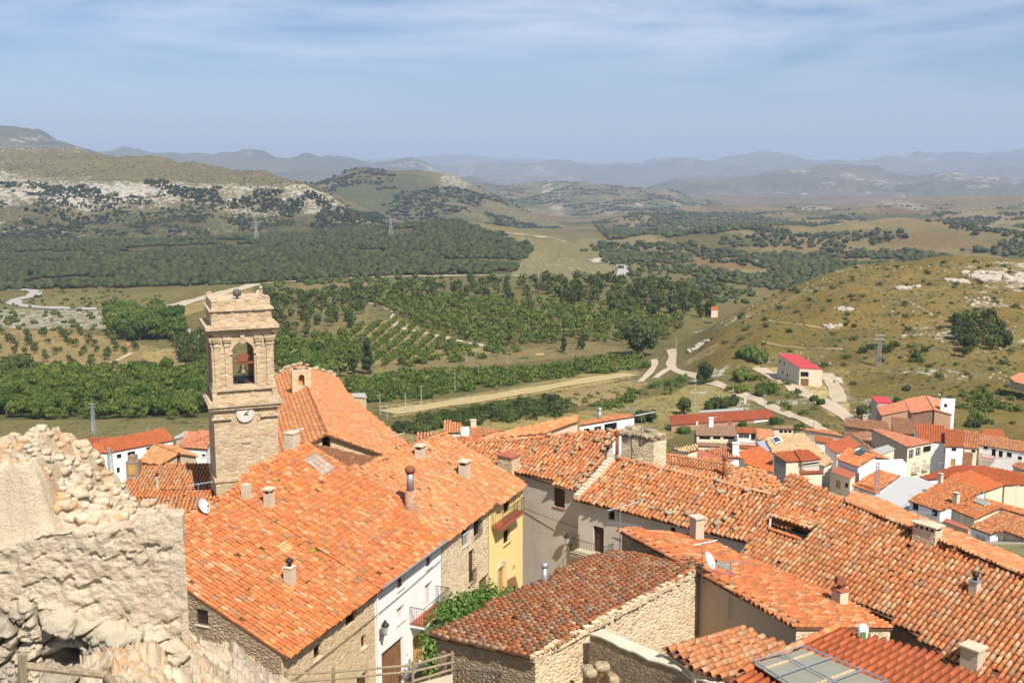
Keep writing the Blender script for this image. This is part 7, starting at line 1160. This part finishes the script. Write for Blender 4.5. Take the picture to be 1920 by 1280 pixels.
def lattice_mast(base, h, w0, w1, label, n=8, r=.03, name='lattice_mast', arms=False):
    e = empty(name, base, label, 'mast'); m = MB(); b = np.asarray(base, float); cor = [(-1, -1), (1, -1), (1, 1), (-1, 1)]; P = lambda k, t: b + [cor[k % 4][0] * (w0 + (w1 - w0) * t) / 2, cor[k % 4][1] * (w0 + (w1 - w0) * t) / 2, h * t]
    for k in range(4): m.tube([P(k, 0), P(k, 1)], r, 4)
    for i in range(n):
        for k in range(4): t0, t1 = i / n, (i + 1) / n; m.tube([P(k, t0), P(k + 1, t1)], r * .6, 4, False); m.tube([P(k + 1, t0), P(k, t1)], r * .6, 4, False)
    m.build('frame', STEEL, e)
    if arms:
        m = MB()
        for t in (.86, .97): m.tube([P(0, t) - [w0 * .9, 0, 0], P(1, t) + [w0 * .9, 0, 0]], r * 1.2, 4)
        m.build('crossarm', STEEL, e)
    return e
p = hit(1647, 687); lattice_mast(p, 11.2, 1.5, .5, 'steel lattice power pylon on the brown hillside above the warehouse', 10, .07, 'power_pylon', True); p = at_d(1643, 926, 168); lattice_mast(p, 5.4, .8, .35, 'thin lattice mast rising beside the pale metal roof', 9, .035); p = at_d(209, 894, 176); lattice_mast(p, 5.2, .7, .5, 'lattice mast in front of the long white house at left', 9, .04); p = hit(176, 812); lattice_mast(p, 8.5, 1.0, .4, 'lattice power pole at the edge of the left valley orchard', 9, .06, 'power_pylon', True)
p = hit(481, 452); lattice_mast(p, 24, 5, 1.5, 'far power pylon in front of the limestone cliffs', 7, .28, 'power_pylon', True); p = hit(733, 448); lattice_mast(p, 24, 5, 1.5, 'far power pylon on the wooded rise in the middle', 7, .28, 'power_pylon', True)
POLES = [(790, 760, 40, 'tallest grey utility pole below the straw strip'), (713, 778, 42, 'utility pole just right of the church roof edge'), (726, 785, 30, 'short wooden pole in front of the straw strip'), (853, 735, 38, 'utility pole in the bush band above the straw strip'), (897, 703, 20, 'short pole at the top of the bush band'), (951, 682, 24, 'pole by the little meadow shed'), (1302, 772, 55, 'grey utility pole in the dry field behind the brick-red shed'), (1268, 660, 24, 'pole at the fork of the dirt tracks'), (1433, 762, 24, 'pale concrete pole beside the lane'), (1525, 812, 26, 'dark post at the lower end of the lane'), (278, 818, 16, 'pole behind the long white house'), (760, 760, 26, 'thin pole by the left end of the straw strip'), (875, 680, 22, 'thin pole at the lower edge of the orchard')]
for px, py, hp, lab in POLES:
    p = hit(px, py)
    if p is None: continue
    h = hp * p[1] / FPX; e = empty('utility_pole', p, lab, 'pole'); m = MB(); m.tube([p - [0, 0, .4], p + [0, 0, h]], [.16, .09], 7); m.build('pole', POLE, e)
    if hp > 23: m = MB(); m.tube([p + [-.7, .1, h - .25], p + [.7, -.1, h - .25]], .05, 5); m.build('crossarm', STEEL, e)
for px, py in ((1386, 752), (1381, 762)):
    pass
p = hit(1397, 756); m = MB(); m.box(p - [0, 0, .3], (.8, .8, 2.9), 10); m.box(p + [0, 0, 2.6], (1.0, 1.0, .15), 10); tag(m.build('gatepost', LIME), 'pale square gatepost beside the dirt lane', 'gatepost')
# ---------------------------------------------------------------- vine, board, sack, stones, outcrops
def vine(name, label, pts, rad, n, leaf):
    e = empty(name, pts[0], label, 'vine'); r = np.random.default_rng(len(pts) * 7 + n); P = np.array(pts); k = r.random(n) * (len(P) - 1.001); i = k.astype(int); c = P[i] + (P[i + 1] - P[i]) * (k - i)[:, None]; dv = r.normal(size=(n, 3)); dv /= np.linalg.norm(dv, axis=1)[:, None]; c = c + dv * rad * r.uniform(.3, 1, (n, 1)) * (.6 + .8 * fbm(k * 2.3, k * 0, 2, 3))[:, None]; nn = dv + r.normal(size=(n, 3)) * .7; nn[:, 2] = abs(nn[:, 2]); nn /= np.linalg.norm(nn, axis=1)[:, None]; ax = np.cross(nn, r.normal(size=(n, 3))); ax /= np.linalg.norm(ax, axis=1)[:, None]; bx = np.cross(nn, ax); s = leaf * r.uniform(.6, 1.3, (n, 1))
    V = np.stack([c - ax * s, c - bx * s * .8, c + ax * s, c + bx * s * .8], 1).reshape(-1, 3); np_mesh('foliage', V, np.arange(4 * n).reshape(n, 4), LEAF_VINE, e, attrs={'tint': np.repeat(np.repeat(r.random((n, 1)), 4, 0), 4, 1)}); m = MB(); m.tube([p - [0, 0, .1] for p in P], .04, 6)
    for q in P[1:-1:2]: m.tube([q, [q[0], q[1], -26.5]], .035, 6)
    m.build('stem', BARK, e); return e
vine('climbing_vine', 'leafy green vine filling the street between the white house and the stone barn', [d(826, 1166, 49), d(838, 1148, 50), d(856, 1140, 51.5), d(880, 1130, 53.5), d(905, 1122, 56), d(922, 1116, 58)], .8, 2400, .10)
vine('climbing_vine', 'lower green creeper hanging by the near corner of the stone barn', [d(806, 1195, 45), d(808, 1215, 45), d(815, 1240, 44.8), d(812, 1262, 44.5)], .5, 900, .09)
vine('potted_plant', 'small leafy plant beside the arched door of the yellow house', [d(942, 1115, 62.5), d(950, 1116, 62.5), d(965, 1104, 64)], .35, 260, .09)
q0, q1 = d(950, 1112, 63.5), d(971, 1106, 65); m = MB(); m.hexa([q0, q1, q1 + [.1, -.1, 0], q0 + [.1, -.1, 0]], [d(951, 1087, 64), d(964, 1079, 65.5), d(964, 1079, 65.5) + np.array([.1, -.1, 0]), d(951, 1087, 64) + np.array([.1, -.1, 0])]); tag(m.build('wooden_board', BROWN), 'brown board leaning against the yellow house', 'board')
c = RF.P.hit(1617, 1199) + [0, 0, .0]; e = empty('paper_sack', c, 'white and green sack standing on the edge of the red sheet roof', 'sack'); v, f = ICO3; r_ = (fbm(v[:, 0] * 3, v[:, 1] * 3 + v[:, 2] * 4, 3, 7) - .5); q = v.copy(); rad = np.hypot(q[:, 0], q[:, 1]) + 1e-6; k = np.minimum(1.6, 1 / rad ** .35); q[:, 0] *= k * .19 * (1 + .3 * r_); q[:, 1] *= k * .15 * (1 + .3 * r_); q[:, 2] = np.sign(q[:, 2]) * np.abs(q[:, 2]) ** .7 * .32 + .30; np_mesh('sack_body', q + c, f, m_plain('white_paper', (.78, .78, .76), .6, 0, .1), e, smooth=True); m = MB(); dirc = -c / np.linalg.norm(c); m.hexa([c + [-.10, -.175, .12], c + [.06, -.185, .12], c + [.06, -.165, .12], c + [-.10, -.155, .12]], [c + [-.10, -.175, .38], c + [.06, -.185, .38], c + [.06, -.165, .38], c + [-.10, -.155, .38]]); m.build('green_panel', m_plain('green_print', (.12, .34, .10), .6, 0, .6, 25), e)
for px, py in ((1075, 852), (1048, 838), (1003, 847), (985, 878), (1020, 883), (1060, 865), (1054, 892), (1092, 842), (1120, 828), (1140, 823), (1132, 845), (1122, 858), (1112, 872), (1106, 884), (1099, 894), (1090, 905), (1084, 915), (1140, 835), (1030, 818), (1065, 815), (1110, 811), (1142, 809)): stone(RG1.P.hit(px, py) + RG1.P.n * .12, random.uniform(.3, .6), 'rough stone weighing down the tiles of the tall grey house', 'stones on the tall grey house roof')
for px, py in ((1185, 868), (1200, 866), (1214, 872), (1160, 861), (1240, 878), (1262, 884), (1290, 893), (1322, 898), (1345, 905), (1362, 909), (1378, 916), (1400, 922), (1352, 925), (1330, 912), (1255, 965), (1290, 966), (1345, 985), (1380, 995), (1224, 956), (1360, 975), (1205, 940), (1430, 918)): stone(RG2.P.hit(px, py) + RG2.P.n * .12, random.uniform(.3, .7), 'rough stone lying on the tiles of the long grey house', 'stones on the long grey house roof')
for px, py, s, lab in ((1105, 1262, 1.0, 'grey boulder at the foot of the dark parapet wall'), (1128, 1252, 0.7, 'smaller boulder against the dark parapet wall'), (1150, 1276, 0.8, 'boulder at the bottom edge under the parapet wall')): stone(at_d(px, py, 36.3), s, lab, None, 'boulder')
def outcrop(px, py, wpx, n, label, hgt=1.0, seed=1):
    p = hit(px, py)
    if p is None: return
    r = np.random.default_rng(seed); w = wpx * p[1] / FPX; Vs, Qs, b = [], [], 0
    for _ in range(n): x, y = p[0] + r.uniform(-.5, .5) * w, p[1] + r.uniform(-.5, .5) * w * .55; v, f = ICO2; s = r.uniform(.5, 1.5) * hgt; q = np.clip(v * (1 + .6 * (fbm(v[:, 0] * 1.5 + x, v[:, 1] * 1.5 + v[:, 2] + y, 3, 5) - .5)[:, None] * 2), -.8, .8) * [s * 1.2, s, s * .8]; Vs.append(q + [x, y, float(ground_z(x, y)) + .15 * s]); Qs.append(f + b); b += len(v)
    me = np_mesh('rock_outcrop', np.concatenate(Vs), np.concatenate(Qs), LIMEST, mesh_only=True); box_uv(me); o = link('rock_outcrop', me); tag(o, label, 'rocks')
outcrop(1795, 528, 36, 26, 'white limestone outcrop left of the long crag on the brown hill', 1.2, 1); outcrop(1872, 522, 110, 90, 'long white limestone crag near the top of the brown hill', 1.5, 2); outcrop(1693, 541, 22, 7, 'pair of pale boulders on the open brown slope', 1.3, 3); outcrop(1716, 538, 12, 4, 'small pale boulder group right of the boulder pair', .9, 4); outcrop(1583, 580, 34, 22, 'broken limestone patch in the middle of the brown hill', .8, 5); outcrop(1562, 612, 26, 14, 'grey rocks with bushes low on the brown hill', .9, 6); outcrop(1850, 565, 70, 26, 'scattered pale stones under the long crag', .6, 7); outcrop(1310, 650, 34, 24, 'rocky nose of the brown hill by the track fork', 1.1, 8); outcrop(1562, 715, 30, 30, 'heap of pale rock cut behind the warehouse', 1.0, 9)
for px, py, hp, D, lb in ((1763, 893, 26, 158, 'aerial by the far chimney of the two-chimney roof'), (1792, 921, 24, 157, 'aerial by the near chimney of the two-chimney roof'), (1629, 843, 22, 188, 'aerial over the skylit orange roof'), (1751, 770, 24, 248, 'aerial on the ridge of the brick gable house'), (1860, 818, 20, 232, 'aerial behind the wide white house'), (1740, 799, 18, 222, 'aerial on the steep bright orange roof'), (1480, 846, 20, 182, 'aerial on the terrace house'), (1340, 799, 18, 250, 'aerial behind the white chimney of the taupe roofs'), (1905, 940, 30, 150, 'aerial near the smooth orange roof at the right edge'), (300, 804, 20, 190, 'aerial on the long bright orange roof at left'), (392, 812, 22, 138, 'aerial on the pinkish hipped roof by the tower')):
    aerial(at_d(px, py, D), at_d(px, py - hp, D), lb, 'yagi', random.uniform(30, 120), None, .9)
def cable(a, b, sag, label):
    m = MB(); a, b = np.asarray(a, float), np.asarray(b, float); m.tube([a + (b - a) * t - [0, 0, sag * 4 * t * (1 - t)] for t in np.linspace(0, 1, 15)], .018, 4); tag(m.build('power_cable', IRON), label, 'cable')
cable(at_d(209, 842, 176), at_d(60, 880, 150), 1.2, 'sagging cable from the lattice mast to the left edge'); cable(at_d(209, 838, 176), at_d(400, 812, 84), 1.5, 'cable between the lattice mast and the bell tower'); cable(WA1[0].p(.3, -21.9, .1), WA2[0].p(WA2[0].L - .2, -21.6, .1), .15, 'black cable strung along the fronts of the stone and white houses'); cable(WG1[1].p(.2, -23.2, .06), WG2[0].p(3.5, -23.4, .06), .2, 'black cable across the two grey house fronts')
RSD = [RS.P.hit(px, py) for px, py in ((1168, 812), (1178, 814), (1188, 816), (1198, 818), (1210, 820), (1221, 821), (1232, 819), (1242, 817), (1180, 804), (1200, 804), (1215, 808), (1190, 808))]
for q in RSD: stone(q + [0, 0, .02], random.uniform(.6, 1.1), 'loose stone on the crumbling top of the stone gable', 'stones on the ruined gable top')
# ---------------------------------------------------------------- sun, sky, air
SUN_AZ, SUN_EL = 153.0, 51.0
w = bpy.data.worlds.new('World'); SC.world = w; w.use_nodes = True; t = w.node_tree; bg = t.nodes['Background']
sky = t.nodes.new('ShaderNodeTexSky'); sky.sky_type = 'NISHITA'; sky.sun_disc = False; sky.sun_elevation = math.radians(SUN_EL); sky.sun_rotation = math.radians(SUN_AZ)
sky.altitude = 1000; sky.air_density = 1.0; sky.dust_density = .6; sky.ozone_density = 2.5
tc = t.nodes.new('ShaderNodeTexCoord'); mp = t.nodes.new('ShaderNodeMapping'); mp.inputs['Scale'].default_value = (1.5, 1.5, 9); t.links.new(tc.outputs['Generated'], mp.inputs[0])
nz_ = t.nodes.new('ShaderNodeTexNoise'); nz_.inputs['Scale'].default_value = 1.7; nz_.inputs['Detail'].default_value = 8; nz_.inputs['Roughness'].default_value = .58; nz_.inputs['Distortion'].default_value = .4; t.links.new(mp.outputs[0], nz_.inputs['Vector'])
rp = t.nodes.new('ShaderNodeValToRGB'); rp.color_ramp.elements[0].position = .41; rp.color_ramp.elements[1].position = .72; t.links.new(nz_.outputs['Fac'], rp.inputs[0])
sp = t.nodes.new('ShaderNodeSeparateXYZ'); t.links.new(tc.outputs['Generated'], sp.inputs[0]); mr = t.nodes.new('ShaderNodeMapRange'); mr.inputs['From Min'].default_value = .035; mr.inputs['From Max'].default_value = .145; t.links.new(sp.outputs['Z'], mr.inputs['Value'])
ml = t.nodes.new('ShaderNodeMath'); ml.operation = 'MULTIPLY'; t.links.new(rp.outputs[0], ml.inputs[0]); t.links.new(mr.outputs[0], ml.inputs[1]); m2 = t.nodes.new('ShaderNodeMath'); m2.operation = 'MULTIPLY'; m2.inputs[1].default_value = .72; t.links.new(ml.outputs[0], m2.inputs[0])
tint = t.nodes.new('ShaderNodeMix'); tint.data_type = 'RGBA'; tint.blend_type = 'MULTIPLY'; tint.inputs[0].default_value = 1; tint.inputs[7].default_value = (.80, .90, 1.06, 1); t.links.new(sky.outputs[0], tint.inputs[6])
mx = t.nodes.new('ShaderNodeMix'); mx.data_type = 'RGBA'; mx.inputs[7].default_value = (12.5, 13, 14, 1); t.links.new(m2.outputs[0], mx.inputs[0]); t.links.new(tint.outputs[2], mx.inputs[6]); t.links.new(mx.outputs[2], bg.inputs['Color']); bg.inputs['Strength'].default_value = .066
sl = bpy.data.lights.new('sun', 'SUN'); sl.energy = 5.0; sl.angle = math.radians(.5); sl.color = (1, .945, .85); so = bpy.data.objects.new('sun', sl); COL.objects.link(so)
a, e = math.radians(SUN_AZ), math.radians(SUN_EL); sd = Vector((math.sin(a) * math.cos(e), math.cos(a) * math.cos(e), math.sin(e))); so.rotation_euler = sd.to_track_quat('Z', 'Y').to_euler()
HZ = NT('air'); HZ.t.nodes.remove(HZ.b); pv = HZ.n('ShaderNodeVolumePrincipled'); pv.inputs['Color'].default_value = (.50, .60, .82, 1); pv.inputs['Density'].default_value = 9e-5; pv.inputs['Anisotropy'].default_value = .0; HZ.l(pv.outputs[0], HZ.out.inputs['Volume'])
hb = MB(); hb.hexa([(-24000, -1500, -345), (24000, -1500, -345), (24000, 33000, -345), (-24000, 33000, -345)], [(-24000, -1500, 620), (24000, -1500, 620), (24000, 33000, 620), (-24000, 33000, 620)]); tag(hb.build('haze', HZ.m, uv=False), kind='stuff')
SC.view_settings.view_transform = 'Standard'; SC.view_settings.look = 'None'; SC.view_settings.gamma = 1; SC.view_settings.exposure = 0.54; SC.view_settings.use_curve_mapping = False
SC.render.engine = 'CYCLES'; SC.cycles.use_denoising = True; SC.cycles.max_bounces = 6; SC.cycles.diffuse_bounces = 3; SC.cycles.volume_bounces = 1; SC.cycles.transparent_max_bounces = 6; SC.cycles.sample_clamp_indirect = 4
try: SC.cycles.denoiser = 'OPENIMAGEDENOISE'
except Exception: pass
